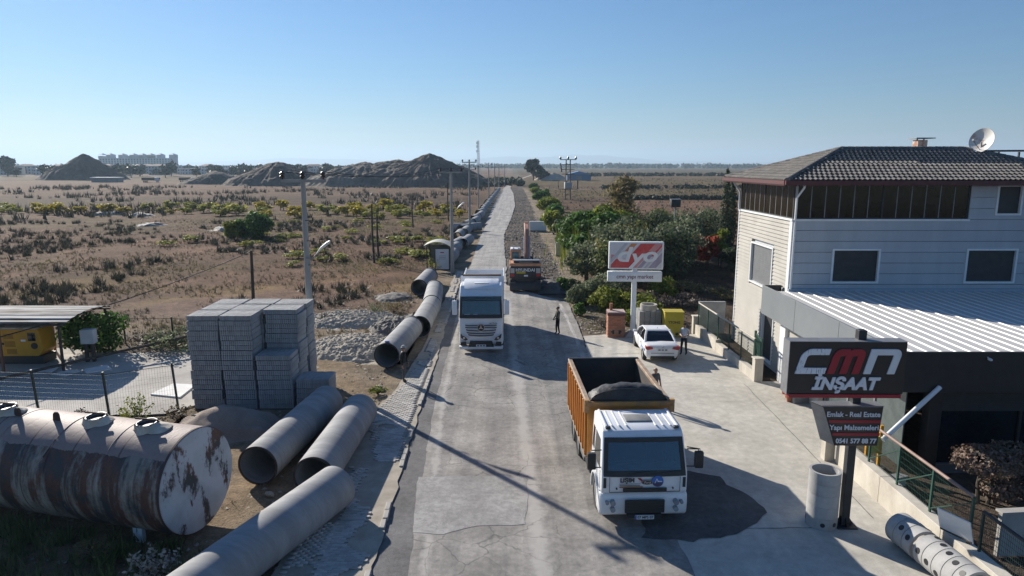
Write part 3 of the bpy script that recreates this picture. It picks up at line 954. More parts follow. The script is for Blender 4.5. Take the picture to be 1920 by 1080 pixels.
for a, b in (((EX0, EY0, EZ), (RXL, RYM, RZ)), ((EX1, EY0, EZ), (RXR, RYM, RZ)), ((RXL, RYM, RZ), (RXR, RYM, RZ)), ((EX0, EY1, EZ), (RXL, RYM, RZ))):
    a, b = Vector(a), Vector(b); d = b - a; k = int(d.length / .36)
    q = d.to_track_quat('Y', 'Z')
    for i in range(k):
        o = link_mesh('ridge_cap', capm, rf); o.location = a + d * (i / k) + Vector((0, 0, .03)); o.rotation_euler = q.to_euler()
# red eave gutter with its toothed trim
MB().box(EX0 - .1, EX1 + .1, EY0 - .13, EY0 + .02, EZ - .17, EZ + .01).build('eave_gutter', EAVE, rf)
MB().box(EX0 - .13, EX0 + .02, EY0 + .021, EY1 + .1, EZ - .17, EZ + .01).build('eave_gutter', EAVE, rf)
t = MB()
x = EX0
while x < EX1:
    t.prism([(x, EZ - .172), (x + .045, EZ - .25), (x + .09, EZ - .172)], EY0 - .10, EY0 - .085, 'y'); x += .09
y = EY0 + .05
while y < EY1:
    t.prism([(y, EZ - .172), (y + .045, EZ - .25), (y + .09, EZ - .172)], EX0 - .10, EX0 - .085, 'x'); y += .09
tag(t.build('eave_trim', EAVE, rf), kind='stuff')
MB().box(EX0, EX1, EY0, EY1, EZ - .10, EZ - .003).build('soffit', EAVE, rf)
# chimney
MB().box(21.3, 21.8, 36.6, 37.1, 10.3, 11.5).build('chimney', M('chimney_brick', (.55, .45, .38), (.38, .2, .14), scale=3, rough=.9, lo=.45, hi=.55), house)
MB().box(21.12, 22.12, 36.45, 37.25, 11.57, 11.62).build('chimney_cap', STEEL, house, rot=None)
for x in (21.35, 21.7): MB().box(x, x + .05, 36.8, 36.85, 11.5, 11.57).build('cap_post', STEEL, house)
# downpipes
for pts in ([(13.3, EY0 + .1, 9.35), (13.3, EY0 + .1, 9.2), (13.22, HY0 - .1, 8.7), (13.22, HY0 - .1, 4.4)], [(HX0 - .45, HY1 + .2, 9.35), (HX0 - .12, HY1 - .25, 8.7), (HX0 - .12, HY1 - .25, 7.7)]):
    MB().tube(pts, .05, 8).build('downpipe', WHITE, house, smooth=50)
# dark steel frame behind the ridge
fr = thing('roof_frame', 'dark steel frame standing on the roof behind the satellite dish', 'frame')
MB().bar((24.0, 37.6, 10.95), (31, 37.6, 10.98), .12, .1).build('rail', DARKSTEEL, fr)
for x in (25.2, 26.3, 27.4): MB().bar((x, 37.6, 9.6), (x, 37.6, 10.9), .08).build('post', DARKSTEEL, fr)

# satellite dish
dish = thing('satellite_dish', 'rust stained white satellite dish on the house roof', 'satellite dish', (23.5, 35.2, 10.85))
dm = MB()
prof = [(.001, -.16), (.2, -.14), (.38, -.085), (.55, .0), (.62, .045)]
DISH = M('dish_white', (.66, .64, .60), (.36, .20, .12), scale=1.6, rough=.5, lo=.55, hi=.68)
vs = [];
dm.lathe(prof + [(.63, .03), (.56, -.02), (.38, -.105), (.2, -.16), (.001, -.18)], 28)
nrm = Vector((-.88, -.40, .26)).normalized()
q = nrm.to_track_quat('Z', 'Y').to_matrix().to_4x4()
o = dm.build('reflector', DISH, dish, smooth=60); o.matrix_local = Matrix.Translation((.2, 0, .58)) @ q
arm = MB().tube([Vector((.2, 0, .0)), Vector((.2, 0, .58)) + nrm * .05 + Vector((0, 0, -.5)), Vector((.2, 0, .5)) + nrm * .75 + Vector((0, 0, -.12))], .018, 6).build('feed_arm', STEEL, dish)
p = Vector((.2, 0, .5)) + nrm * .75 + Vector((0, 0, -.1))
MB().cyl(p, p - nrm * .16, .05, .04, 10).build('receiver', STEEL, dish)
MB().cyl((.22, .03, -.35), (.22, .03, .5), .035, n=8).build('mast', STEEL, dish)

# ---- single storey shop extension in front of the house
shop = thing('shop_extension', 'single storey shop with white ribbed roof and dark fascia in front of the house', 'shop building')
SX0, SX1, SY0, SY1 = 12.2, 31.0, 20.8, 32.75
MB().add([(SX0 + .1, SY0 + .1, 4.22), (SX1, SY0 + .1, 4.22), (SX1, SY1 - .85, 4.3), (SX0 + .1, SY1 - .85, 4.3),
          (SX0 + .1, SY0 + .1, 4.12), (SX1, SY0 + .1, 4.12), (SX1, SY1 - .85, 4.2), (SX0 + .1, SY1 - .85, 4.2)],
         [(0,1,2,3), (7,6,5,4), (0,4,5,1), (2,6,7,3), (1,5,6,2), (3,7,4,0)]).build('roof_sheet', ROOFW, shop)
ribm = MB().prism([(-.045, 0), (.045, 0), (.024, .032), (-.024, .032)], 0, SY1 - .9 - SY0 - .15, 'y').mesh('roof_rib', M('white_rib', (.70, .70, .68), (.66, .66, .64), rough=.4))
x = SX0 + .35
while x < 27:
    o = link_mesh('roof_rib', ribm, shop, (x, SY0 + .15, 4.222), (math.atan2(.08, 11.0), 0, 0)); x += .47
MB().box(SX0, SX0 + .1, SY0, SY1, 3.08, 4.45).build('side_fascia', FASC_G, shop, bevel=.006, seg=1)
for y in (24.8, 28.8): MB().box(SX0 - .004, SX0 + .002, y, y + .018, 3.085, 4.445).build('fascia_joint', DARKSTEEL, shop)
MB().box(SX0 + .101, SX1, SY0, SY0 + .1, 3.08, 4.40).build('front_fascia', FASC, shop, bevel=.006, seg=1)
MB().box(SX0 + .1, HX0 - .05, SY1 - .1, SY1, 3.9, 4.46).build('back_parapet', DARKSTEEL, shop)
MB().box(HX0 - .02, SX1, 31.86, 31.985, 4.25, 4.42).build('roof_flashing', M('blue_flashing', (.36, .42, .48), (.33, .38, .44), rough=.4), shop)
MB().box(SX0 + .1, SX1, SY0 + .1, SY1 - .9, 3.08, 3.14).build('ceiling', WHITE, shop)
# walls under the canopy
MB().box(13.75, 14.15, 21.4, 21.8, 0, 3.08).build('column', FASC, shop)
MB().box(12.75, 12.98, 31.0, 31.6, 0, 3.08).build('column', WHITE, shop)
MB().box(12.9, 13.1, 27.5, 31.0, 0, 3.08).build('side_wall', SIDING, shop)
# front: roller shutter strip, dark glazed panels
m = MB(); q = 2.18
while q < 3.06:
    m.box(14.16, 31, 21.55, 21.62 if int(q / .075) % 2 else 21.60, q, q + .068); q += .075
tag(m.build('roller_shutter', SHUT_D, shop), kind='stuff')
xs = [14.16, 16.9, 19.6, 22.3, 25.0, 28.0, 31.0]
for a, b in zip(xs[:-1], xs[1:]):
    MB().box(a + .05, b - .05, 21.62, 21.66, .35, 2.16).build('shop_pane', GLASS_D, shop)
    MB().box(a - .05, a + .05, 21.56, 21.7, .0, 2.17).build('shop_mullion', FASC, shop)
MB().box(14.16, 31, 21.5, 21.75, 0, .33).build('plinth', M('shop_plinth', (.16, .18, .2), (.13, .145, .16), rough=.7), shop)
MB().box(14.16, 31, 21.45, 21.5, .33, .36).build('plinth_trim', STEEL, shop)
# left glazed side
ys = [21.8, 23.7, 25.6, 27.5]
CLEAR = M('shop_clear_glass', (.10, .125, .125), (.07, .09, .09), rough=.12)
for a, b in zip(ys[:-1], ys[1:]):
    MB().box(13.2, 13.24, a + .05, b - .05, .1, 3.0).build('shop_pane', CLEAR, shop)
    MB().box(13.16, 13.28, b - .05, b + .05, 0, 3.08).build('shop_mullion', STEEL, shop)
MB().tube([(13.55, 20.72, 3.28), (11.55, 20.1, 1.78)], .075, 10).build('awning_pole', WHITE, None, smooth=50)
tag(bpy.data.objects['awning_pole'], 'white pole slanting down from the dark shop fascia', 'pole')
cam = MB().lathe([(.03, 0), (.045, .05), (.045, .14), (.03, .16)], 12, axis='y').build('security_camera', WHITE, None, (15.0, 20.6, 4.2), smooth=60)
MB().bar((0, .1, 0), (0, .2, .04), .03).build('bracket', WHITE, cam)
tag(cam, 'small white security camera on the dark shop fascia', 'camera')

# yellow stand, planter pots, dark board by the shop corner
ys_ = thing('yellow_stand', 'yellow display stand behind the fence below the white slanting pole', 'stand', (12.35, 22.0, 0))
for x in (-.22, .22): MB().box(x - .05, x + .05, -.05, .05, 0, 1.5).build('post', YELLOW, ys_)
MB().box(-.17, .17, -.03, .03, .5, 1.1).build('panel', M('stand_panel', (.55, .5, .08), (.45, .4, .05), rough=.5), ys_)
MB().box(-.35, .35, -.25, .25, 0, .06).build('base', DARKSTEEL, ys_)
lb = thing('grey_cabinet', 'tall narrow grey cabinet standing by the gate behind the sign', 'cabinet', (12.55, 28.6, 0), R(4))
MB().box(-.35, .35, -.3, .3, 0, 1.75).build('body', CONC_D, lb, bevel=.02)
MB().box(-.38, .38, -.33, .33, 1.75, 1.82).build('lid', STEEL, lb, bevel=.01)
MB().box(-.3, .3, -.315, -.301, .1, 1.1).build('door', STEEL, lb)
TERRA = M('terracotta', (.33, .12, .07), (.26, .09, .055), rough=.8)
# ---------------------------------------------------------------- foliage
def leaves_mesh(name, blobs, n, size, mat, seed=0, up=0.3, flat=0.0, tri=False, shell=.55):
    """leaf-sized faces spread through blobs [(cx,cy,cz,rx,ry,rz,weight)]"""
    rg = np.random.default_rng(seed)
    B = np.array(blobs, float); w = B[:, 6] / B[:, 6].sum()
    k = rg.choice(len(B), n, p=w)
    d = rg.normal(size=(n, 3)); d /= np.linalg.norm(d, axis=1)[:, None]
    r = shell + (1 - shell) * rg.random(n) ** .6
    r = np.where(rg.random(n) < .12, r * 1.13, r)
    c = B[k, :3] + d * B[k, 3:6] * r[:, None]
    nrm = d + rg.normal(size=(n, 3)) * .75 + np.array([0, 0, up]); nrm /= np.linalg.norm(nrm, axis=1)[:, None]
    a = np.cross(nrm, rg.normal(size=(n, 3))); a /= np.linalg.norm(a, axis=1)[:, None] + 1e-9
    b = np.cross(nrm, a)
    s = size * (.6 + .8 * rg.random(n))[:, None]
    a = a * s; b = b * s * .55
    c[:, 2] = np.maximum(c[:, 2], .03)
    if tri:
        V = np.stack([c - a * .5, c + a * .5 - b * .6, c + a * .5 + b * .6], 1).reshape(-1, 3)
        F = np.arange(3 * n).reshape(n, 3)
    else:
        V = np.stack([c - a, c - b, c + a, c + b], 1).reshape(-1, 3)
        F = np.arange(4 * n).reshape(n, 4)
    return np_mesh(name, V, F, mat)

def blades_mesh(name, spots, per, h, w, mat, seed=0, lean=.5):
    """tufts of blades: spots (x,y,z,scale)"""
    rg = np.random.default_rng(seed)
    S = np.repeat(np.array(spots, float), per, 0); n = len(S)
    az = rg.random(n) * 2 * PI; ln = lean * rg.random(n) ** .7
    hh = h * S[:, 3] * (.55 + .6 * rg.random(n)); ww = w * S[:, 3] * (.6 + .8 * rg.random(n))
    off = (rg.normal(size=(n, 2)) * .16 * S[:, 3:4] * h)
    base = np.stack([S[:, 0] + off[:, 0], S[:, 1] + off[:, 1], S[:, 2]], -1)
    dirv = np.stack([np.cos(az) * ln, np.sin(az) * ln, np.sqrt(1 - np.minimum(ln, .98) ** 2)], -1)
    side = np.stack([-np.sin(az + rg.normal(size=n)), np.cos(az), np.zeros(n)], -1) * ww[:, None] * .5
    V = np.stack([base - side, base + side, base + dirv * hh[:, None]], 1).reshape(-1, 3)
    F = np.arange(3 * n).reshape(n, 3)
    return np_mesh(name, V, F, mat)

def tuft_field(name, pts, mat, per, h, w, seed, lean=.5):
    return link_mesh(name, blades_mesh(name, pts, per, h, w, mat, seed, lean))

def crown_blobs(R_, H0, H1, k, seed, flat=1.0):
    rg = random.Random(seed)
    out = []
    zc = (H0 + H1) / 2; hz = (H1 - H0) / 2
    for i in range(k):
        a = rg.random() * 2 * PI; q = math.sqrt(rg.random()) * .78
        zz = rg.uniform(-.8, .85)
        rr = R_ * q * math.sqrt(max(.15, 1 - zz * zz))
        br = R_ * rg.uniform(.24, .46)
        out.append((rr * math.cos(a), rr * math.sin(a), zc + zz * hz * .82, br, br, br * rg.uniform(.6, .85), br * br))
    return out

def trunk_mesh(name, h, r, crown_r, seed, mat, multi=1, limbs=5, top=.75):
    rg = random.Random(seed)
    mb = MB()
    for t in range(multi):
        lean = (rg.uniform(-.15, .15) * h, rg.uniform(-.15, .15) * h)
        o = (rg.uniform(-.25, .25) * (multi > 1), rg.uniform(-.25, .25) * (multi > 1))
        pts = [(o[0] + lean[0] * q * q + rg.uniform(-.05, .05), o[1] + lean[1] * q * q + rg.uniform(-.05, .05), h * top * q) for q in (0, .25, .5, .75, 1)]
        pts[0] = (pts[0][0], pts[0][1], -.15)
        mb.tube(pts, [r, r * .8, r * .62, r * .42, r * .2], 7)
        for i in range(limbs):
            q = rg.uniform(.3, .8); a = rg.random() * 2 * PI
            k = min(int(q * 4), 3); f = q * 4 - k
            p0 = Vector(pts[k]).lerp(Vector(pts[k + 1]), f)
            L = crown_r * rg.uniform(.5, .85)
            p1 = p0 + Vector((math.cos(a) * L * .5, math.sin(a) * L * .5, L * .4))
            p2 = p0 + Vector((math.cos(a) * L, math.sin(a) * L, L * rg.uniform(.5, .9)))
            mb.tube([p0, p1, p2], [r * .38, r * .25, r * .08], 5)
    return mb.mesh(name, mat, smooth=50)

L_OLIVE = leafmat('leaf_olive', (.115, .14, .075), (.195, .22, .125), 1.2)
L_GREEN = leafmat('leaf_green', (.05, .115, .024), (.10, .18, .038), .9)
L_DARK = leafmat('leaf_dark', (.045, .065, .034), (.085, .11, .055), 1.1)
L_YEL = leafmat('leaf_yellow', (.48, .36, .03), (.30, .27, .035), 1.5)
L_YG = leafmat('leaf_yellow_green', (.24, .255, .035), (.14, .185, .03), 1.2)
L_RED = leafmat('leaf_red', (.46, .06, .04), (.32, .08, .035), 1.5)
L_BROWN = leafmat('leaf_brown', (.23, .17, .08), (.17, .16, .07), 1.2)
L_MIX = leafmat('leaf_mixed', (.15, .17, .06), (.09, .12, .05), .8, dead=(.25, .20, .06))
L_YGL = leafmat('leaf_pale_yellow', (.36, .34, .07), (.25, .27, .06), .8)
L_DRY = leafmat('dry_twigs', (.20, .16, .12), (.145, .11, .085), 1.0, .1)
L_RUSH = leafmat('rush_blades', (.062, .062, .038), (.10, .09, .06), .5, .1)
L_GRASS = leafmat('dry_grass', (.24, .185, .105), (.165, .13, .085), .3, .15)
L_GRASSG = leafmat('green_grass', (.14, .155, .045), (.19, .17, .06), .3, .2)
L_TOPI = leafmat('topiary_dry', (.24, .16, .12), (.14, .115, .085), 2.0, .15)
L_FAR = leafmat('far_leaf', (.045, .06, .035), (.07, .08, .05), .02, .1)
# ---------------------------------------------------------------- walls, fences and signs on the right
def plant_pot(loc, label):
    t = thing('plant_pot', label, 'plant pot', loc)
    MB().lathe([(.11, 0), (.16, .26), (.18, .26), (.18, .3), (.15, .3), (.14, .24), (.01, .22)], 14).build('pot', TERRA, t, smooth=40)
    link_mesh('foliage', leaves_mesh('foliage', [(0, 0, .45, .17, .17, .2, 1)], 90, .06, L_GREEN, int(loc[1] * 10)), t)
plant_pot((12.35, 29.6, .01), 'terracotta plant pot nearest the green gate')
plant_pot((12.28, 29.05, .01), 'middle terracotta plant pot beside the grey cabinet')
plant_pot((12.15, 28.55, .01), 'terracotta plant pot in front of the grey cabinet')

def low_wall(name, label, pts, h, th, mat, cap=True, pil=()):
    t = thing(name, label, 'wall')
    for (a, b) in zip(pts[:-1], pts[1:]):
        a, b = Vector(a), Vector(b); d = (b - a); n = Vector((-d.y, d.x)).normalized() * th / 2
        P = [a - n, b - n, b + n, a + n]
        MB().prism([(p.x, p.y) for p in P], -.1, h, 'z').build('wall_section', mat, t, bevel=.012, seg=1)
    for (x, y, s, hh) in pil:
        MB().box(x - s, x + s, y - s, y + s, -.1, hh).build('pillar', mat, t, bevel=.012, seg=1)
        MB().box(x - s - .04, x + s + .04, y - s - .04, y + s + .04, hh, hh + .07).build('pillar_cap', mat, t, bevel=.01, seg=1)
    return t
WALLW = M('rendered_wall', (.58, .54, .46), (.44, .40, .335), scale=1.1, rough=.9, fine=.12, bump=.2, bscale=20, stretch=(1, 1, .5))
low_wall('boundary_wall', 'low cream wall under the green fence beside the house', [(11.35, 40.8), (11.5, 36.9)], .62, .3, WALLW, pil=((11.3, 40.95, .19, 1.05),))
low_wall('boundary_wall', 'low cream wall ending at the pillar by the green gate', [(11.5, 36.89), (11.72, 31.7)], .48, .3, WALLW, pil=((11.76, 31.5, .2, 1.1),))
low_wall('retaining_wall', 'long cream retaining wall under the mesh fence at lower right', [(11.42, 22.3), (11.42, 19.5), (11.42, 16.5), (11.42, 13.2), (11.5, 9)], .84, .36, WALLW, pil=((11.1, 22.6, .17, 1.15),))
for y in (18.2, 20.2):
    pass

def mesh_fence(name, label, p0, p1, z0, h, posts, mat, sx=.06, sz=.16, rail=None, wire=.0022, group=None, brace=False, tall=.0):
    """welded wire panels between posts; the wires of one panel are one part"""
    t = thing(name, label, 'fence', group=group)
    p0, p1 = Vector(p0), Vector(p1); d = (p1 - p0); Lh = d.length; dn = d / Lh
    n = posts
    for i in range(n):
        p = p0 + d * (i / (n - 1))
        zz = z0 if not hasattr(z0, '__len__') else z0[0] + (z0[1] - z0[0]) * i / (n - 1)
        MB().bar((p.x, p.y, zz - .05), (p.x, p.y, zz + h + .06 + tall), .055, .055).build('post', mat, t)
    for i in range(n - 1):
        a, b = p0 + d * (i / (n - 1)), p0 + d * ((i + 1) / (n - 1))
        za = z0 if not hasattr(z0, '__len__') else z0[0] + (z0[1] - z0[0]) * (i) / (n - 1)
        mb = MB(); L = (b - a).length; q = .04
        while q < L:
            c = a + dn * q
            mb.bar((c.x, c.y, za + .06), (c.x, c.y, za + h), wire * 2, wire * 2); q += sx
        zz = .08
        while zz < h:
            mb.bar((a.x, a.y, za + zz), (b.x, b.y, za + zz), wire * 2.4, wire * 2.4); zz += sz
        tag(mb.build('wire_panel', mat, t), kind='stuff')
        if brace:
            MB().bar((a.x, a.y, za + .1), (b.x, b.y, za + h - .1), .03).build('brace', mat, t)
    if rail:
        zz = z0 if not hasattr(z0, '__len__') else z0[0]; ze = z0 if not hasattr(z0, '__len__') else z0[1]
        MB().tube([(p0.x, p0.y, zz + h + .05), (p1.x, p1.y, ze + h + .05)], .045, 8).build('top_rail', rail, t, smooth=50)
    return t
RAIL_B = M('brown_rail', (.30, .20, .16), (.24, .155, .125), rough=.6)
RAIL_P = M('pale_rail', (.50, .46, .38), (.42, .38, .31), rough=.7)
mesh_fence('mesh_fence', 'green mesh fence with brown top rail on the retaining wall', (11.45, 22.2), (11.47, 15.75), .84, 1.2, 5, GREEN_F, .075, .17, RAIL_B, brace=True)
mesh_fence('mesh_fence', 'dark mesh fence beyond the brown rail at the lower right corner', (11.50, 15.4), (11.55, 9.4), .84, 1.0, 4, GREEN_D, .06, .12, DARKSTEEL)
mesh_fence('mesh_fence', 'green fence with pale top rail on the cream wall beside the house', (11.36, 40.6), (11.72, 31.9), .5, 1.42, 6, GREEN_F, .07, .16, RAIL_P)
gt = thing('metal_gate', 'open green barred metal gate by the cream pillar', 'gate', (11.95, 31.75, 0), R(8))
for k in range(8):
    MB().bar((.02 + k * .06, .0 + k * .19, .12), (.02 + k * .06, k * .19, 1.95), .035).build('bar', GREEN_F, gt)
for z in (.15, 1.0, 1.92):
    MB().bar((0, -.03, z), (.46, 1.4, z), .05).build('gate_rail', GREEN_F, gt)
for p in ((0, -.06), (.47, 1.46)): MB().bar((*p, .02), (*p, 2.05), .09).build('post', GREEN_F, gt)
gb = thing('garden_wall_panel', 'plain pale rendered screen wall left of the house', 'wall', (0, 0, 0))
MB().box(11.5, 13.1, 41.0, 41.2, 0, 1.9).build('panel', CONC, gb)
MB().box(11.48, 13.1, 40.98, 41.22, 1.9, 1.96).build('coping', CONC_D, gb)

# white board leaning on the fence
wb = MB().box(-.42, .42, -.015, .015, -.33, .33).build('white_board', WHITE, None, (11.22, 15.95, 1.22), (R(-20), 0, R(115)))
tag(wb, 'blank white board leaning on the mesh fence above the lying rings', 'board')
MB().bar((-.4, .03, -.3), (.4, .03, -.3), .03).build('batten', WOOD, wb)

# ---- company sign on its black post
SGX, SGY = 9.55, 18.15
sg = thing('company_sign', 'tall black post sign with white and red lettering beside the forecourt', 'sign', (SGX, SGY, 0), R(-1.0))
MB().box(-.11, .11, -.11, .11, 0, 5.78).build('post', DARKSTEEL, sg, bevel=.01, seg=1)
MB().box(-.28, .28, -.28, .28, .01, .05).build('base_plate', DARKSTEEL, sg)
for a in range(4):
    c, s = math.cos(a * PI / 2), math.sin(a * PI / 2)
    MB().add([(c * .11 - s * .01, s * .11 + c * .01, .05), (c * .26 - s * .01, s * .26 + c * .01, .05), (c * .11 - s * .01, s * .11 + c * .01, .3),
              (c * .11 + s * .01, s * .11 - c * .01, .05), (c * .26 + s * .01, s * .26 - c * .01, .05), (c * .11 + s * .01, s * .11 - c * .01, .3)],
             [(0, 1, 2), (5, 4, 3), (0, 3, 4, 1), (1, 4, 5, 2), (2, 5, 3, 0)]).build('gusset', DARKSTEEL, sg)
BX0, BX1, BZ0, BZ1 = -2.02, 1.12, 4.04, 5.50
MB().box(BX0, BX1, -.30, .12, BZ0, BZ1).build('sign_box', SIGN_BLACK, sg, bevel=.012, seg=1)
MB().box(BX0 - .02, BX0 - .002, -.31, .13, BZ0 - .02, BZ1 + .02).build('side_trim', STEEL, sg)
MB().box(BX0, BX1, -.30, .12, BZ1 + .002, BZ1 + .02).build('top_trim', STEEL, sg)
MB().box(BX0 + .05, BX1 - .06, -.33, .1, BZ0 - .10, BZ0 - .002).build('red_strip', RED, sg)
def slant_poly(pts, name, mat, y0=-.345, sh=.28, z0=4.62):
    MB().prism([(x + (z - z0) * sh, z) for x, z in pts], y0, -.301, 'y').build(name, mat, sg, bevel=.008, seg=1)
def arc(cx, cz, r, a0, a1, k=6):
    return [(cx + r * math.cos(R(a0 + (a1 - a0) * i / k)), cz + r * math.sin(R(a0 + (a1 - a0) * i / k))) for i in range(k + 1)]
z0, z1 = 4.62, 5.32; t_ = .17
# C : open to the right
x0, x1 = -1.86, -1.12
slant_poly([(x0, z0), (x1 + .06, z0), (x1 + .06, z0 + t_), (x0 + t_, z0 + t_), (x0 + t_, z1 - t_ - .05)] + arc(x0 + t_ + .08, z1 - t_ - .08, .08, 180, 90, 4) + [(x1, z1 - t_), (x1, z1)] + arc(x0 + .26, z1 - .26, .26, 90, 180, 6), 'letter_c', M('sign_tape_white', (.74, .78, .84), (.36, .40, .46), scale=9, lo=.55, hi=.62, rough=.4, stretch=(3, 1, .6)))
# M
x0 = -1.0; w_ = .86; lw = .20
slant_poly([(x0, z0), (x0 + lw, z0), (x0 + lw, z1 - t_ - .03), (x0 + (w_ - lw) / 2, z1 - t_ - .03), (x0 + (w_ - lw) / 2, z0), (x0 + (w_ + lw) / 2, z0), (x0 + (w_ + lw) / 2, z1 - t_ - .03), (x0 + w_ - lw, z1 - t_ - .03), (x0 + w_ - lw, z0), (x0 + w_, z0)] + arc(x0 + w_ - .2, z1 - .2, .2, 0, 90, 5) + [(x0 + w_ / 2 + .03, z1), (x0 + w_ / 2, z1 - .05), (x0 + w_ / 2 - .03, z1)] + arc(x0 + .2, z1 - .2, .2, 90, 180, 5), 'letter_m', RED)
# N
x0 = -.02; w_ = .84
slant_poly([(x0, z0), (x0 + lw, z0), (x0 + lw, z1 - t_ - .0), (x0 + w_ - lw, z1 - t_), (x0 + w_ - lw, z0), (x0 + w_, z0)] + arc(x0 + w_ - .2, z1 - .2, .2, 0, 90, 5) + [(x0 - .02, z1)], 'letter_n', LETTER)
text_mesh('lettering', 'İNŞAAT', .46, LETTER, sg, Matrix.Translation((-.50, -.33, 4.33)), .02, .25, .022, sx=1.0, split=True)
# lower tapered panel
LZ0, LZ1 = 2.56, 3.68
MB().add([(-1.0, -.34, LZ1), (.62, -.34, LZ1), (.55, -.34, LZ0), (-.62, -.34, LZ0), (-1.18, .1, LZ1 + .0), (.62, .1, LZ1), (.55, .1, LZ0), (-.82, .1, LZ0)],
         [(0,1,2,3), (7,6,5,4), (0,4,5,1), (2,6,7,3), (1,5,6,2), (3,7,4,0)]).build('lower_panel', SIGN_BLACK, sg, bevel=.008, seg=1)
MB().add([(-1.01, -.345, LZ1 + .004), (.63, -.345, LZ1 + .004), (.63, .1, LZ1 + .004), (-1.19, .1, LZ1 + .004), (-1.01, -.345, LZ1 + .02), (.63, -.345, LZ1 + .02), (.63, .1, LZ1 + .02), (-1.19, .1, LZ1 + .02)],
         [(3,2,1,0), (4,5,6,7), (0,1,5,4), (1,2,6,5), (2,3,7,6), (3,0,4,7)]).build('panel_top', STEEL, sg)
MB().add([(-1.012, -.335, LZ1 - .01), (-1.192, .1, LZ1 - .01), (-.832, .1, LZ0 + .01), (-.632, -.335, LZ0 + .01)], [(0, 1, 2, 3)]).build('panel_side', STEEL, sg)
for zz, xl in ((3.27, -.83), (2.90, -.71)):
    MB().box(xl, .58, -.356, -.341, zz - .04, zz + .04).build('red_stripe', RED, sg)
text_mesh('lettering', 'Emlak - Real Estate', .205, LETTER, sg, Matrix.Translation((-.18, -.352, 3.47)), .008, 0, .003, sx=.92)
text_mesh('lettering', 'Yapı Malzemeleri', .205, LETTER, sg, Matrix.Translation((-.13, -.352, 3.09)), .008, 0, .003, sx=.95)
text_mesh('lettering', '0541 577 88 77', .19, LETTER, sg, Matrix.Translation((-.05, -.352, 2.70)), .008, 0, .005, sx=.92)

# ---- paint brand sign on white post
DX, DY = 7.3, 40.2
dy = thing('paint_sign', 'white post sign with red and grey printed panel above the parked car', 'sign', (DX, DY, 0), R(-3))
MB().box(-.14, .14, -.14, .14, .0, 4.1).build('post', WHITE, dy, bevel=.015, seg=1)
MB().add([(-.5, -.45, .03), (.5, -.45, .03), (.5, .45, .03), (-.5, .45, .03), (-.2, -.2, .35), (.2, -.2, .35), (.2, .2, .35), (-.2, .2, .35)], [(0,1,5,4), (1,2,6,5), (2,3,7,6), (3,0,4,7), (4,5,6,7), (3,2,1,0)]).build('footing', CONC, dy)
MB().box(-1.55, 1.65, -.2, .22, 4.12, 5.75).build('sign_box', WHITE, dy, bevel=.03, seg=2)
MB().box(-1.60, 1.60, -.2, .2, 3.38, 3.98).build('name_box', WHITE, dy, bevel=.02, seg=2)
PX0, PX1, PZ0, PZ1 = -1.46, 1.56, 4.2, 5.68
MB().box(PX0, PX1, -.212, -.201, PZ0, PZ1).build('printed_panel', M('print_pale', (.60, .58, .60), (.66, .65, .67), rough=.35, scale=.8), dy)
PR = [M('print_red', (.55, .045, .05), (.62, .10, .09), rough=.35), M('print_pink', (.62, .30, .28), (.60, .24, .24), rough=.35), M('print_orange', (.62, .25, .10), (.6, .2, .08), rough=.35),
      M('print_violet', (.34, .29, .37), (.40, .35, .42), rough=.35), M('print_grey', (.45, .43, .47), (.5, .48, .52), rough=.35)]
def clip_poly(poly, x0, x1, z0, z1):
    for (ax, lim, sgn) in ((0, x0, 1), (0, x1, -1), (1, z0, 1), (1, z1, -1)):
        out = []
        for i in range(len(poly)):
            p, q = poly[i], poly[(i + 1) % len(poly)]
            ip, iq = (p[ax] - lim) * sgn >= 0, (q[ax] - lim) * sgn >= 0
            if ip: out.append(p)
            if ip != iq:
                t = (lim - p[ax]) / (q[ax] - p[ax]); out.append((p[0] + (q[0]-p[0])*t, p[1] + (q[1]-p[1])*t))
        poly = out
        if len(poly) < 3: return None
    return poly
k = 0
for (a, b, zz0, zz1, mi) in ((-2.2, -1.75, 4.2, 5.0, 1), (-1.6, -.95, 4.2, 4.75, 0), (-1.05, -.2, 4.2, 4.72, 0), (-.95, .2, 4.72, 5.68, 0), (-1.5, -1.15, 5.2, 5.68, 2), (-.2, .05, 4.2, 5.1, 1), (.1, .35, 4.2, 5.68, 3), (.5, .62, 4.2, 5.68, 4), (.75, 1.2, 4.2, 5.68, 3), (-.1, .25, 5.2, 5.68, 1), (.3, .45, 4.9, 5.68, 0), (-1.9, -1.7, 4.3, 5.68, 4)):
    sh = .85
    pl = [(a + (zz0 - PZ0) * sh, zz0), (b + (zz0 - PZ0) * sh, zz0), (b + (zz1 - PZ0) * sh, zz1), (a + (zz1 - PZ0) * sh, zz1)]
    pl = clip_poly(pl, PX0 + .02, PX1 - .02, PZ0 + .02, PZ1 - .02)
    if pl:
        k += 1
        MB().prism(pl, -.2135 - .0012 * k, -.2125, 'y').build('printed_stripe', PR[mi], dy)
for ch, xx in (('d', -.74), ('y', .04), ('o', .80)):
    text_mesh('letter_' + ch, ch, 1.22, M('print_white', (.80, .79, .78), (.76, .75, .74), rough=.35, fine=.02), dy, Matrix.Translation((xx, -.236, 4.97 if ch != 'y' else 4.86)), .006, .22, .03, sx=1.3)
text_mesh('lettering', 'cmn yapı market', .33, M('print_maroon', (.14, .03, .05), (.12, .03, .045), rough=.4), dy, Matrix.Translation((0, -.206, 3.68)), .004, 0, .003, sx=.98)

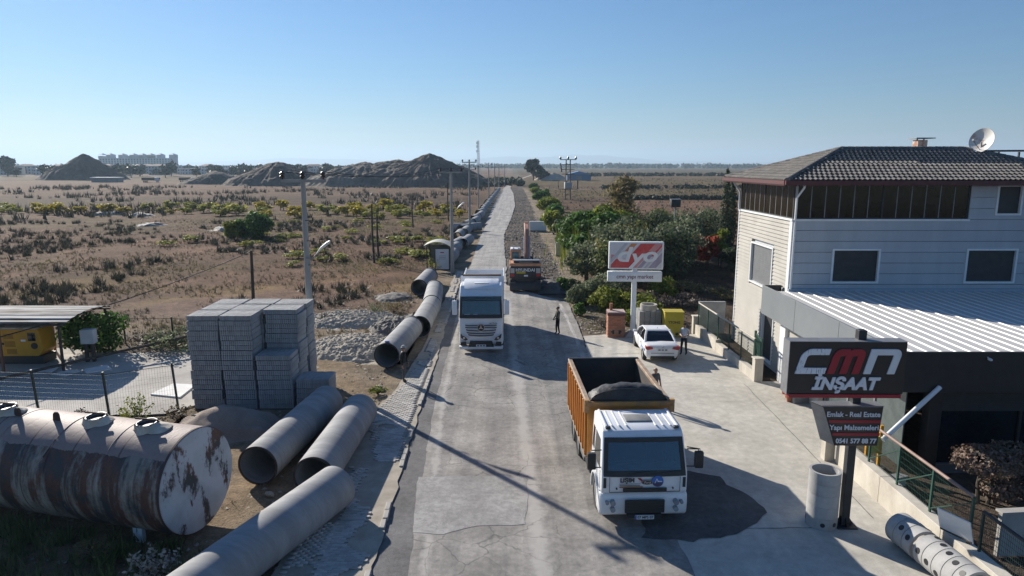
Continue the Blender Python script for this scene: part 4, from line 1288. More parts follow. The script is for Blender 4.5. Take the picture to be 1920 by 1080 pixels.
# ---- brick oven, block cube with ring, yellow cabinet behind the car
BRICK = M('orange_brick', (.46, .20, .115), (.38, .155, .09), scale=3, rough=.85, rnd=.16)
MORT = M('oven_mortar', (.32, .22, .17), (.26, .18, .14), scale=4, rough=.9)
ov = thing('brick_oven', 'small orange brick oven with two openings beside the white sign post', 'oven', (6.28, 40.3, 0), R(-2))
MB().box(-.49, .49, -.44, .44, 0, 1.34).build('core', MORT, ov)
bme = MB().box(-.118, .118, -.02, .02, -.046, .046).mesh('brick', BRICK, bevel=.005, seg=1)
for side in range(4):
    for r in range(13):
        z = .06 + r * .1
        off = .12 if r % 2 else 0
        for c in range(5):
            u = -.366 + (.122 if r % 2 else 0) + c * .245
            if u > .38 or u < -.39: continue
            if side == 0 and .2 < z < .48 and (abs(u + .22) < .13 or abs(u - .22) < .13): continue
            if side == 0: l, rz = (u, -.45, z), 0
            elif side == 1: l, rz = (.50, u * .88, z), PI / 2
            elif side == 2: l, rz = (u, .45, z), 0
            else: l, rz = (-.50, u * .88, z), PI / 2
            link_mesh('brick', bme, ov, l, (0, 0, rz))
MB().box(-.55, .55, -.52, .52, 1.34, 1.50).build('dark_course', M('brick_dark', (.16, .07, .06), (.12, .055, .05), rough=.85), ov, bevel=.01, seg=1)
MB().box(-.52, .52, -.49, .49, 1.50, 1.56).build('top_slab', M('oven_top', (.48, .36, .32), (.40, .29, .26), rough=.85), ov, bevel=.01, seg=1)
MB().box(-.36, -.2, .1, .28, 1.56, 1.98).build('flue', BRICK, ov)
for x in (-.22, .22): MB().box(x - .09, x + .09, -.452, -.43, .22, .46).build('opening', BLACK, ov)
cb = thing('block_cube', 'grey concrete block cube carrying a concrete ring behind the car', 'block stack', (8.5, 41.6, 0))
bl = MB().box(-.155, .155, -.3, .3, -.33, .33).mesh('block', CONC_D, bevel=.012, seg=1)
for ix in range(4):
    for iz in range(2):
        for iy in range(2):
            link_mesh('block', bl, cb, (-.5 + ix * .335, -.31 + iy * .63, .34 + iz * .68 + random.uniform(0, .01)))
rg_ = MB().ring((0, 0, 0), (0, 0, .34), .52, .42, 28).build('concrete_ring', CONC, None, (8.48, 41.5, 1.385), smooth=40)
tag(rg_, 'concrete ring lying on top of the grey block cube', 'concrete ring')
yc = thing('yellow_block_pack', 'yellow wrapped block pack behind the man in the white shirt', 'block pack', (9.75, 40.35, 0), R(-3))
YEL2 = M('cabinet_yellow', (.50, .40, .03), (.44, .34, .03), rough=.5)
MB().box(-.56, .56, -.45, .45, .05, 1.5).build('body', YEL2, yc, bevel=.015, seg=1)
MB().box(-.59, .59, -.48, .48, 1.5, 1.56).build('wrap_top', YEL2, yc, bevel=.01, seg=1)
MB().box(-.5, .5, -.4, .4, 0, .05).build('pallet', WOOD, yc)
MB().box(-.32, .34, -.456, -.4505, .82, 1.02).build('label_plate', YEL2, yc)
text_mesh('lettering', 'YTONG', .2, BLACK, yc, Matrix.Translation((.0, -.458, .92)), .002, 0, .008)
MB().box(.1, .26, -.458, -.45, .12, .3).build('torn_hole', BLACK, yc)

# ---- concrete manhole rings
RING = M('ring_concrete', (.43, .425, .41), (.35, .345, .335), scale=2, rough=.88, rnd=.08, bump=.2, bscale=40)
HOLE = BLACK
for k in range(5):
    t = thing('concrete_ring', ['perforated bottom ring of the upright ring stack by the sign post', 'second ring from the bottom of the upright ring stack', 'middle ring of the upright ring stack', 'fourth ring from the bottom of the upright ring stack', 'open top ring of the upright ring stack by the sign post'][k], 'concrete ring', (8.92, 18.2, .012 + k * .335), R(20 * k), 'manhole rings')
    MB().ring((0, 0, 0), (0, 0, .33), .425, .36, 40).build('shell', RING, t, smooth=40)
    if k == 0:
        for a in (-110, -62, -15, 30, 160):
            c = Vector((math.cos(R(a)), math.sin(R(a)), 0))
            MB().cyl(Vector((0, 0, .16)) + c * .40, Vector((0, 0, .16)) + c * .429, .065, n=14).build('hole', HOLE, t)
for k in range(8):
    d = Vector((.10, -1, 0)).normalized()
    c = Vector((10.62, 17.25, .0)) + d * (k * .335 + (.12 if k > 2 else 0))
    t = thing('concrete_ring', ['solid ring at the far end of the lying row', 'second ring from the far end of the lying row', 'third ring from the far end of the lying row', 'fourth ring from the far end of the lying row', 'fifth ring from the far end of the lying row', 'sixth ring from the far end of the lying row', 'seventh ring from the far end of the lying row, at frame edge', 'last ring of the lying row, cut by the frame'][k], 'concrete ring', (c.x, c.y, .44), 0, 'manhole rings')
    MB().ring((0, 0, 0), d * .31, .425, .34, 40).build('shell', RING, t, smooth=40)
    ax = d
    if k >= 1:
        for j in range(4):
            a = R(35 + 90 * j + k * 14)
            sx_, up_ = Vector((-ax.y, ax.x, 0)), Vector((0, 0, 1))
            dirv = sx_ * math.cos(a) + up_ * math.sin(a)
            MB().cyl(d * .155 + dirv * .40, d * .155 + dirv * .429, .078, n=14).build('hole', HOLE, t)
# ---------------------------------------------------------------- left side: tank, pipes, block stacks, heaps, yard
# rusty storage tank
TR = 1.46
tk_end = Vector((-8.75, 17.75)); tk_dir = Vector((-.968, .25)).normalized()
tank = thing('storage_tank', 'big rusty white cylindrical storage tank lying at lower left', 'tank', (tk_end.x, tk_end.y, TR + .12), math.atan2(-tk_dir.y, -tk_dir.x))
TKM, TKC = tank_mat('tank_shell_paint'), tank_mat('tank_cap_paint', True)
TL = 9.2
m = MB()
segs = np.linspace(-TL, 0, 24)
m.lathe([(TR * (1 + .004 * math.sin(k * 2.1)), x) for k, x in enumerate(segs)], 72, axis='x')
m.build('shell', TKM, tank, smooth=60)
m = MB(); m.lathe([(TR - .005, .004), (TR - .02, .035), (TR * .8, .05), (TR * .4, .06), (.001, .062)], 72, axis='x'); m.build('end_cap', TKC, tank, smooth=50)
m = MB(); m.lathe([(TR + .012, -.05), (TR + .012, .012), (TR - .03, .012), (TR - .03, -.05)], 72, axis='x', close=True); m.build('rim', M('rim_rust', (.11, .06, .045), (.07, .045, .038), rough=.8), tank, smooth=50)
for x in (-1.9, -3.75, -5.6, -7.4):
    MB().lathe([(TR + .006, x - .02), (TR + .012, x - .012), (TR + .012, x + .012), (TR + .006, x + .02)], 72, axis='x', close=True).build('weld_band', TKM, tank, smooth=50)
RUSTD = M('lug_rust', (.09, .05, .04), (.06, .04, .035), rough=.85)
CLOTH = M('torn_sacking', (.62, .57, .48), (.48, .43, .35), scale=4, rough=.95, bump=.5, bscale=12, bdist=.04)
def hatch(x, ang, wrap):
    """manhole with plastic wrap; ang: lean from the top in degrees"""
    c = Vector((x, math.sin(R(ang)) * TR, math.cos(R(ang)) * TR)); n = Vector((0, math.sin(R(ang)), math.cos(R(ang))))
    hh = MB().ring(c - n * .06, c + n * .18, .27, .245, 28).build('manhole', STEEL, tank, smooth=40)
    MB().cyl(c + n * .08, c + n * .10, .26, n=24).build('manhole_floor', BLACK, hh)
    MB().bar(c + n * .26 + Vector((-.36, 0, 0)), c + n * .25 + Vector((.34, .05, 0)), .04).build('clamp_bar', RUSTD, hh)
    # crumpled sacking round the neck
    sk = MB(); K = 36
    secs = []
    rg = random.Random(int(x * 10))
    for j, (rr, h) in enumerate(((.29, .15), (.305, .10), (.325, .02), (.36, -.05))):
        loop = []
        for i in range(K):
            t = 2 * PI * i / K
            q = rr * (1 + .10 * math.sin(5 * t + j) + rg.uniform(-.05, .05)) + (wrap * max(0, math.cos(t - .2)) ** 3 if j > 1 else 0)
            px, py = q * math.cos(t), q * math.sin(t)
            zz = math.sqrt(max(.01, TR ** 2 - (c.y + py) ** 2)) if j == 3 else None
            p = Vector((c.x + px, c.y + py, c.z + h + .02))
            zs = math.sqrt(max(.05, TR ** 2 - min(abs(p.y), TR * .97) ** 2)) + .012
            if j >= 2: p.z = zs + (.05 if j == 2 else 0)
            loop.append(p)
        secs.append(loop)
    sk.loft(secs, cap=False); sk.build('sacking', CLOTH, hh, smooth=60)
hatch(-1.35, -6, .35); hatch(-3.1, -5, .12); hatch(-6.35, -5, .25); hatch(-8.2, -5, .2)
for x in (-4.35, -5.75):
    c = Vector((x, -.25, TR - .03))
    lg = MB(); lg.prism([(x - .13, TR - .1), (x + .13, TR - .1), (x + .1, TR + .16), (x + .04, TR + .22), (x - .04, TR + .22), (x - .1, TR + .16)], -.3, -.26, 'y')
    lo_ = lg.build('lifting_lug', RUSTD, tank)
    MB().cyl((x, -.305, TR + .1), (x, -.255, TR + .1), .045, n=12).build('lug_eye', BLACK, lo_)
MB().prism([(-.15, -TR - .13), (.15, -TR - .13), (.15, -TR + .52), (-.15, -TR + .62)], -.62, -.5, 'y').build('support_leg', WHITE, tank, (-1.35, -.25, 0))
MB().prism([(-.15, -TR - .13), (.15, -TR - .13), (.15, -TR + .52), (-.15, -TR + .52)], -.62, -.5, 'y').build('support_leg', WHITE, tank, (-6.6, -.25, 0))
MB().tube([(-3.75, -.9, 1.16), (-3.8, -1.12, .93), (-3.85, -1.25, .78)], .02, 6).build('pipe_stub', RUSTD, tank)

# big concrete pipes
def pipe(name, label, a, b, r, th, group, mat=PIPE, collar=False, n=48):
    a, b = Vector((*a, r)), Vector((*b, r)); c = (a + b) / 2
    t = thing(name, label, 'pipe', (c.x, c.y, 0), 0, group)
    d = (b - a).normalized(); h = (b - a).length / 2
    m = MB(); K = 14
    for k in range(K):
        pass
    m.ring(-d * h + Vector((0, 0, r)), d * h + Vector((0, 0, r)), r, r - th, n)
    m.build('barrel', mat, t, smooth=40)
    if collar:
        for s in collar:
            m = MB(); m.ring(d * h * s + Vector((0, 0, r)) - d * .25, d * h * s + Vector((0, 0, r)) + d * .02, r * 1.035, r * 1.001, n); m.build('collar', DARKSTEEL if s > 0 else mat, t, smooth=40)
    MB().ring(-d * h - d * .006 + Vector((0, 0, r)), -d * h + d * .01 + Vector((0, 0, r)), r + .004, r - th - .004, n).build('end_band', DARKSTEEL, t, smooth=40)
    return t
GP = 'large pipes lying along the roadside'
pipe('concrete_pipe', 'large grey pipe end beside the rusty tank and sand heap', (-8.2, 20.65), (-7.6, 26.8), .66, .06, GP)
pipe('concrete_pipe', 'large grey pipe between the sand heap pipe and the pavement', (-6.15, 19.85), (-6.0, 25.75), .66, .06, GP)
pipe('concrete_pipe', 'nearest large grey pipe running out of the bottom edge', (-7.75, 12.6), (-5.3, 19.2), .66, .06, GP)
pipe('concrete_pipe', 'pipe with the man in dark clothes at its near end', (-6.38, 33.6), (-5.98, 39.9), .66, .06, GP, collar=(1,))
pipe('concrete_pipe', 'pipe second behind the man, ending in a dark collar', (-5.55, 40.1), (-5.55, 46.3), .66, .06, GP, collar=(-1,))
pipe('concrete_pipe', 'pipe third behind the man, left of the white lorry cab', (-5.6, 46.6), (-6.05, 52.8), .66, .06, GP, collar=(1,))
pipe('concrete_pipe', 'pipe with open end just before the bus shelter', (-7.35, 53.2), (-7.2, 59.2), .66, .06, GP, collar=(1,))
far = [(-6.6, 68.5, -6.4, 74.4), (-7.3, 75, -6.5, 80.5), (-7.1, 81, -6.4, 86.5), (-6.1, 84, -5.6, 89.5), (-7.4, 92, -7.3, 97), (-6.9, 97.5, -6.7, 102.5), (-7.8, 103, -5.9, 107.5), (-9.6, 106, -4.9, 107.8), (-7.6, 110, -7.0, 115.5), (-6.7, 116, -6.2, 122), (-7.0, 123, -6.4, 129), (-6.4, 130, -6.0, 137), (-6.9, 139, -6.1, 146), (-6.6, 148, -6.2, 155), (-6.7, 157, -6.1, 163), (-6.5, 166, -5.9, 173), (-6.6, 176, -6.0, 182), (-6.6, 185, -5.8, 192), (-6.3, 196, -5.8, 203), (-6.4, 208, -5.7, 215), (-6.2, 220, -5.6, 227), (-6.1, 233, -5.5, 240), (-6.0, 246, -5.4, 253), (-5.9, 260, -5.3, 267), (-5.7, 275, -5.2, 282)]
ordn = ['first', 'second', 'third', 'fourth', 'fifth', 'sixth', 'seventh', 'eighth', 'ninth', 'tenth', 'eleventh', 'twelfth', 'thirteenth', 'fourteenth', 'fifteenth', 'sixteenth', 'seventeenth', 'eighteenth', 'nineteenth', 'twentieth', 'twenty-first', 'twenty-second', 'twenty-third', 'twenty-fourth', 'twenty-fifth']
for k, (x0, y0, x1, y1) in enumerate(far):
    pipe('concrete_pipe', ordn[k] + ' pipe beyond the bus shelter in the roadside row', (x0, y0), (x1, y1), .66, .06, GP, n=28)
# collars / loose rings among the far pipes
bt = MB().box(-.11, .11, -.05, .05, 0, .07).build('pipe_tag', M('blue_label', (.05, .12, .4), (.04, .1, .35)), None, (-6.36, 33.75, 1.315))
tag(bt, 'small blue marker on top of the pipe end by the man', 'marker')

# paving block stacks
def block_layer(wx, wy, h, seed):
    rg = random.Random(seed); mb = MB()
    nx, ny = int(wx / .085), max(int(wy / .21), 2)
    for i in range(nx):
        for j in range(ny):
            if 1 < i < nx - 2 and 0 < j < ny - 1 and rg.random() < 0: continue
            x0 = -wx / 2 + i * wx / nx; y0 = -wy / 2 + j * wy / ny
            g = .006
            jt = rg.uniform(-.006, .006)
            mb.box(x0 + g, x0 + wx / nx - g, y0 + g + jt, y0 + wy / ny - g + jt, 0, h - .008 + rg.uniform(-.004, .002))
    return mb.mesh('block_layer', BLOCK)
LAY = {}
def block_stack(x0, x1, y0, y1, n, label, seed):
    wx, wy = x1 - x0, y1 - y0
    t = thing('block_stack', label, 'block stack', ((x0 + x1) / 2, (y0 + y1) / 2, .02), random.Random(seed).uniform(-.02, .02), 'stacks of paving blocks')
    key = (round(wx, 2), round(wy, 2))
    if key not in LAY: LAY[key] = [block_layer(wx, wy, .203, s) for s in range(3)]
    rg = random.Random(seed + 5)
    dx = dy = 0
    for k in range(n):
        if k % 2 == 0: dx, dy = rg.uniform(-.04, .04), rg.uniform(-.035, .035)
        o = link_mesh('block_layer', LAY[key][rg.randrange(3)], t, (dx + rg.uniform(-.008, .008), dy, k * .207 + (k // 2) * .012), (0, 0, rg.uniform(-.014, .014) + (PI if rg.random() < .5 else 0)))
        tag(o, kind='stuff')
    for k in range(3):
        MB().box(-wx / 2, wx / 2, -wy / 2 + k * (wy - .1) / 2, -wy / 2 + .1 + k * (wy - .1) / 2, -.04, -.002).build('pallet_board', WOOD, t)
YR = [(27.62, 28.78), (28.9, 30.06), (30.18, 31.34)]
XC = [(-13.5, -12.22), (-12.14, -10.84), (-10.72, -9.28)]
rowname = ['front', 'middle', 'rear']
for ci, (xa, xb) in enumerate(XC):
    for ri, (ya, yb) in enumerate(YR):
        n = 19
        if ci == 2 and ri == 0: n = 11
        if ci == 2 and ri > 0: n = 19
        lab = ['tall grey block stack, %s one of the left column' , 'tall grey block stack, %s one of the middle column', 'grey block stack, %s one of the right column by the pole'][ci] % rowname[ri]
        if ci == 2 and ri == 0: lab = 'half height grey block stack stepped at the front right'
        block_stack(xa, xb, ya, yb, n, lab, ci * 10 + ri)
block_stack(-9.15, -7.75, 27.75, 28.9, 6, 'low grey block stack behind the two large pipes', 77)

# heaps
def heap(name, label, cx, cy, rx, ry, h, mat, seed, rough=.25, n=48, cat='heap', z0=-.05, shape=1.6, group=None, ridge=None, kind=None, fr=1.3):
    t = np.linspace(-1.08, 1.08, n); X, Y = np.meshgrid(t, t)
    rr = np.hypot(X, Y)
    Xw, Yw = X * rx, Y * ry
    wob = (fbm(X * 2 + seed, Y * 2 + seed * .7, 1.1, 3) - .45) * (.45 if h < 5 else .22)
    q = np.clip(1 - (rr + wob), 0, 1)
    Z = h * np.minimum(q ** (1 / shape) * 1.0, 1.2) * np.clip(q * 5, 0, 1)
    if h > 5:                                    # erosion gullies running down the flanks
        th = np.arctan2(Yw, Xw)
        Z = Z - np.abs(fbm(th * 7 + seed, rr * 2.2, 1.0, 3) - .45) * h * .55 * np.clip(q * 3, 0, 1) * np.clip(1.15 - q, 0, 1)
    Z = Z + (fbm(Xw + seed * 3, Yw, fr, 4) - .47) * rough * np.clip(q * 4, 0, 1)
    Z = np.where(rr > 1.02, z0, Z + z0)
    V = np.stack([Xw, Yw, Z], -1).reshape(-1, 3)
    idx = np.arange(n * n).reshape(n, n)
    F = np.stack([idx[:-1, :-1], idx[:-1, 1:], idx[1:, 1:], idx[1:, :-1]], -1).reshape(-1, 4)
    o = link_mesh(name, np_mesh(name, V, F, mat, smooth=True), None, (cx, cy, 0))
    tag(o, label, cat, group, kind)
    return o
heap('sand_heap', 'reddish sand heap between the tank and the block stacks', -11.2, 25.4, 2.3, 1.5, 1.05, SAND, 3, .12)
heap('gravel_heap', 'pale gravel heap right of the block stacks', -8.9, 37.6, 3.0, 3.0, .6, GRAVEL, 8, .34, 150, fr=6.0)
heap('gravel_heap', 'pale gravel heap farther back by the concrete pole', -10.6, 44.6, 3.6, 2.6, .65, GRAVEL, 12, .34, 150, fr=6.0)
heap('gravel_heap', 'darker gravel heap beside the pipe row', -7.4, 42.6, 1.7, 2.2, .75, M('dark_gravel', (.20, .18, .155), (.14, .125, .11), scale=2.4, bump=1, bscale=18, bdist=.08, fine=.25), 22, .3, 110, fr=6.0)
heap('gravel_heap', 'small dark gravel heap near the open pipe before the shelter', -9.2, 52.3, 1.6, 1.5, .5, MATS['dark_gravel'], 31, .2, 36, fr=2.4)

# stones on the ground
STONE = M('loose_stone', (.40, .36, .30), (.30, .27, .22), scale=3, rough=.95)
def stone(loc, s, seed):
    rg = np.random.default_rng(seed)
    bm = bmesh.new(); bmesh.ops.create_icosphere(bm, subdivisions=1, radius=1)
    for v in bm.verts: v.co *= rg.uniform(.75, 1.2)
    me = bpy.data.meshes.new('stone'); bm.to_mesh(me); bm.free(); me.materials.append(STONE)
    o = link_mesh('stone', me, None, loc, (0, 0, rg.uniform(0, 6))); o.scale = s
    return o
tag(stone((-6.15, 30.3, .06), (.28, .2, .12), 1), 'flat grey stone in the dirt in front of the pipe row', 'stone')
tag(stone((-7.0, 18.6, .06), (.3, .2, .1), 2), 'pale broken stone on the dirt beside the tank end', 'stone')
tag(stone((-7.6, 19.9, .06), (.22, .14, .1), 3), 'pale chip of stone below the sand heap pipe end', 'stone')

# yard: white slab, generator, arched shed, meter cabinet
sl = MB().prism([G(282, 742), G(325, 722), G(368, 724), G(338, 748)], .022, .09, 'z').build('white_slab', M('white_slab_paint', (.72, .71, .68), (.62, .61, .58), rough=.8, scale=1), None, bevel=.01, seg=1)
tag(sl, 'white slab lying flat on the yard before the block stacks', 'slab')
gn = thing('generator', 'yellow generator set standing under the arched sheet roof', 'generator', (-25.75, 34.7, .05), R(1))
prof = [(-1.7, .95), (-1.05, .42), (1.25, .42), (1.5, .7), (1.38, 1.72), (1.3, 1.85), (-1.9, 1.85)]
MB().prism(prof, -.55, .55, 'y').build('housing', YELLOW, gn, bevel=.02, seg=1)
MB().prism([(-1.95, 1.855), (1.32, 1.855), (1.2, 1.94), (-1.85, 1.94)], -.58, .58, 'y').build('roof_panel', M('gen_roof', (.50, .48, .44), (.22, .2, .18), scale=1.4, lo=.45, hi=.6, rough=.7), gn)
MB().box(-1.1, 1.45, -.5, .5, 0, .41).build('base_frame', BLACK, gn)
VENT = M('gen_vent', (.34, .15, .012), (.26, .11, .01), rough=.6)
for (x, z, w_, h_) in ((-.2, 1.35, .5, .28), (-.15, .93, .52, .30), (-.1, .55, .5, .26)):
    v = MB()
    for k in range(5): v.box(x - w_ / 2, x + w_ / 2, -.562, -.551, z + h_ * k / 5 + .0, z + h_ * k / 5 + h_ / 9)
    tag(v.build('louvre', VENT, gn), kind='stuff')
MB().box(-.6, -.46, -.565, -.551, 1.02, 1.14).build('handle', BLACK, gn)
MB().box(.78, 1.18, -.566, -.551, 1.22, 1.66).build('control_window', GLASS_D, gn, bevel=.03)
MB().cyl((1.08, -.551, .96), (1.08, -.575, .96), .17, n=20).build('fan_grille', BLACK, gn)
MB().box(.42, .66, -.556, -.551, 1.2, 1.3).build('label_plate', WHITE, gn)
MB().cyl((-1.2, 0, 1.94), (-1.2, 0, 2.12), .05, n=10).build('exhaust', RUSTD, gn)
sh = thing('arched_shed', 'open shed with arched corrugated metal roof over the generator', 'shed', (-26.3, 34.8, .02))
CORR = M('shed_sheet', (.22, .24, .27), (.07, .062, .06), scale=.9, lo=.42, hi=.56, rough=.75, metal=.0, spec=.12, stretch=(.35, 2, 2))
K = 72
secs = []
for k in range(K + 1):
    a = PI * (.16 + .68 * k / K)
    rr = 2.25 + .06 * math.sin(k * PI * 8 / K * 2)
    secs.append((-math.cos(a) * rr, math.sin(a) * rr * .24 - .24 + 2.50))
m = MB()
outer = [(y, z) for y, z in secs]; inner = [(y, z - .02) for y, z in reversed(secs)]
n2 = len(outer)
vs = [(x, y, z) for x in (-5, 4.3) for y, z in outer + inner]
N2 = 2 * n2
fs = []
for i in range(N2): fs.append((i, (i + 1) % N2, (i + 1) % N2 + N2, i + N2))
for i in range(n2 - 1): fs.append((i, i + 1, N2 - 2 - i, N2 - 1 - i)); fs.append((N2 + i + 1, N2 + i, N2 + N2 - 1 - i, N2 + N2 - 2 - i))
m.add(vs, fs); m.build('roof_sheet', CORR, sh, smooth=40)
for x, y in ((-3.6, -1.95), (.9, -1.95), (3.9, -1.95), (-3.6, 1.95), (.9, 1.95), (3.9, 1.95), (-1.4, 1.95)):
    MB().bar((x, y, 0), (x, y, 2.45), .10).build('post', WOOD if x != .9 else M('rust_post', (.28, .12, .07), (.2, .09, .06), rough=.8), sh)
for y in (-1.95, 1.95): MB().bar((-4.9, y, 2.42), (4.2, y, 2.42), .08).build('beam', WOOD, sh)
mc = thing('meter_cabinet', 'pale grey meter box on a stubby post beside the shed', 'meter box', (-22.15, 34.7, .02), R(6))
MB().box(-.33, .33, -.22, .22, 1.0, 1.75).build('box', M('meter_grey', (.55, .56, .56), (.48, .49, .49), rough=.6), mc, bevel=.02)
MB().box(-.28, .28, -.235, -.221, 1.06, 1.66).build('door', MATS['meter_grey'], mc)
for x in (-.18, .16): MB().box(x - .07, x + .07, -.08, .08, 0, 1.0).build('leg', WOOD, mc)
for q, (x, y) in enumerate(((-23.6, 33.0), (-21.0, 33.2), (-22.2, 32.5))):
    s_ = MB().box(-.7 + .2 * q, .6, -.45, .4, 0, .05).build('pale_slab', MATS['white_slab_paint'], None, (x, y, .03), (R(1), 0, R(14 + 30 * q)), bevel=.01, seg=1)
    tag(s_, ['pale slab in the shed shade left of the fence post', 'pale slab right of the meter box foot', 'pale slab lying nearest the yard fence'][q], 'slab')

# yard fence: dark posts with wire panels
def yard_fence(label, pts, h, lean):
    t = thing('yard_fence', label, 'fence')
    for i, (x, y) in enumerate(pts):
        MB().bar((x, y, -.05), (x + lean[i] * .12, y, h + .1), .07, .07).build('post', GREEN_D, t)
    for i in range(len(pts) - 1):
        a, b = Vector(pts[i]), Vector(pts[i + 1]); L = (b - a).length; mb = MB(); q = .05; dn = (b - a) / L
        while q < L:
            c = a + dn * q; mb.bar((c.x, c.y, .05), (c.x, c.y, h), .0045); q += .10
        z = .1
        while z < h: mb.bar((a.x, a.y, z), (b.x, b.y, z), .0045); z += .2
        tag(mb.build('wire_panel', GREEN_D, t), kind='stuff')
    MB().tube([(p[0], p[1], h) for p in pts], .012, 5).build('top_wire', GREEN_D, t)
yard_fence('dark wire fence with leaning posts between the tank and the yard', [(-26.5, 27.6), (-22.6, 27.0), (-19.35, 26.6), (-16.3, 26.3), (-14.15, 27.6)], 1.95, [-.3, -.8, -1.0, -.8, -1.0])
yard_fence('dark wire fence posts behind the yard by the scrub', [(-30, 38.4), (-26, 38.6), (-22.4, 38.4), (-19.6, 38.4), (-16, 38.0)], 1.5, [0, -.4, -.3, -.2, 0])
wp = MB().tube([(-19.4, 50.2, -.2), (-19.3, 50.2, 4.0)], [.13, .10], 10).build('wooden_post', WOOD, None, smooth=50)
tag(wp, 'thick dark wooden post behind the block stacks', 'post')
cbp = [Vector((-25.5, 25.2, 2.2)).lerp(Vector((-19.3, 50.2, 3.9)), t) - Vector((0, 0, .5 * math.sin(PI * t))) for t in np.linspace(0, 1, 16)]
cw = MB().tube(cbp, .03, 5).build('sagging_cable', BLACK, None)
tag(cw, 'dark cable sagging from the wooden post across the yard', 'cable')
p2 = MB().tube([(-24.2, 30.4, .35), (-21.0, 33.8, .6), (-16.5, 38.2, 1.0)], .07, 8).build('fallen_pole', WOOD, None, smooth=50)
tag(p2, 'dark pole lying slanted across the yard behind the fence', 'pole')

# ---- concrete power poles
INS = M('insulator_brown', (.05, .03, .025), (.035, .022, .02), rough=.3)
def power_pole(label, loc, h, arm, lamp=False, rz=0, low=False, r=.19, group='power poles along the road'):
    t = thing('power_pole', label, 'power pole', loc, rz, group)
    MB().cyl((0, 0, -.2), (0, 0, h), r, r * .58, 12).build('shaft', POLE, t, smooth=50)
    MB().box(-arm, arm, -.09, .07, h - .14, h).build('crossarm', POLE, t, bevel=.015, seg=1)
    for x in (-arm * .93, 0, arm * .93):
        i = MB().lathe([(.04, 0), (.05, .05), (.13, .09), (.13, .15), (.07, .19), (.12, .23), (.12, .29), (.05, .34), (.03, .36)], 12).build('insulator', INS, t, (x, 0, h), smooth=30)
    if low:
        MB().box(-arm * .9, arm * .9, -.06, .06, h - 1.25, h - 1.13).build('lower_crossarm', POLE, t)
        for x in (-arm * .85, arm * .85): MB().lathe([(.03, 0), (.1, .06), (.1, .2), (.03, .28)], 10).build('insulator', INS, t, (x, 0, h - 1.13), smooth=30)
    for z in (h * .80, h * .70, h * .58):
        b = MB().bar((-.05, -.1, z), (.42, -.1, z), .03).build('bracket', DARKSTEEL, t)
        MB().cyl((.40, -.1, z), (.40, -.1, z + .14), .035, n=8).build('pin', INS, b)
    if lamp:
        ar = MB().tube([(0, -.15, h * .615), (.35, -.2, h * .615), (.62, -.25, h * .645)], .03, 8).build('lamp_arm', STEEL, t, smooth=50)
        lm = MB().loft([[(.55 + .0, -.25 + .05 * math.cos(a), h * .64 + .04 * math.sin(a)) for a in np.linspace(0, 2 * PI, 10, endpoint=False)],
                        [(.75, -.28 + .13 * math.cos(a), h * .664 + .08 * math.sin(a)) for a in np.linspace(0, 2 * PI, 10, endpoint=False)],
                        [(1.05, -.32 + .15 * math.cos(a), h * .688 + .09 * math.sin(a)) for a in np.linspace(0, 2 * PI, 10, endpoint=False)],
                        [(1.22, -.34 + .09 * math.cos(a), h * .70 + .06 * math.sin(a)) for a in np.linspace(0, 2 * PI, 10, endpoint=False)]]).build('lamp_head', WHITE, t, smooth=50)
    return t
power_pole('nearest concrete power pole with street lamp behind the block stacks', (-9.75, 32.2, 0), 9.55, 1.02, lamp=True)
power_pole('concrete power pole with street lamp beside the bus shelter', (-5.75, 65.2, 0), 9.6, 1.05, lamp=True)
power_pole('tall concrete power pole with two crossarms beyond the bus shelter', (-6.5, 105.5, 0), 10.7, 1.1, low=True)
for k, (x, y, h) in enumerate(((-8.2, 168, 9.8), (-6.9, 205, 10.6), (-6.2, 246, 10.6), (-5.5, 290, 10.6), (-3.6, 335, 10.6))):
    power_pole(ordn[k] + ' of the small far power poles lining the road', (x, y, 0), h, 1.15, low=(k > 0))
# wooden guy posts in the field
for k, (x, y, h, lab) in enumerate(((-14.7, 72.2, 6.2, 'taller of the twin dark wooden posts in the scrub field'), (-14.35, 73.0, 5.1, 'shorter of the twin dark wooden posts in the scrub field'), (-16.3, 112.5, 5.5, 'dark wooden post among the yellow shrubs'), (-11.9, 128, 7.0, 'thin dark post left of the second power pole'))):
    o = MB().tube([(x, y, -.2), (x - .1, y, h * .5), (x - .05, y, h)], [.13, .11, .08], 8).build('wooden_post', WOOD, None, smooth=50); tag(o, lab, 'post')
bd = MB().bar((-14.75, 72.3, 2.0), (-14.3, 73.0, 2.0), .1).build('tie_bar', WOOD, bpy.data.objects.get('wooden_post.001'))

# bus shelter
bs = thing('bus_shelter', 'bus shelter with curved pale roof at the left roadside', 'bus shelter', (-7.2, 66.8, .05))
SHR = M('shelter_roof', (.52, .49, .40), (.45, .42, .34), rough=.5)
K = 16; o_ = [(-1.35 + 2.7 * k / K, 2.25 + .62 * math.sin(PI * (.12 + .80 * k / K))) for k in range(K + 1)]
MB().prism(o_ + [(x, z - .06) for x, z in reversed(o_)], -1.2, 1.6, 'y').build('roof', SHR, bs, smooth=40)
for x, y in ((-1.05, -1.1), (-1.05, 1.5), (1.05, 1.5)): MB().bar((x, y, 0), (x, y, 2.6), .09).build('post', DARKSTEEL, bs)
MB().box(-1.03, 1.0, 1.47, 1.5, .4, 2.3).build('back_pane', CLEAR, bs)
MB().box(-.9, .9, 1.0, 1.4, .42, .48).build('bench', WOOD, bs)
ad = bpy.data.objects.new('advert_box', None); COL.objects.link(ad); ad.parent = bs; ad.location = (.45, -1.2, 0)
MB().box(-.72, .72, -.09, .09, .1, 2.28).build('frame', DARKSTEEL, ad, bevel=.02, seg=1)
POST_W = M('poster_white', (.60, .64, .66), (.52, .56, .59), rough=.4, scale=.8)
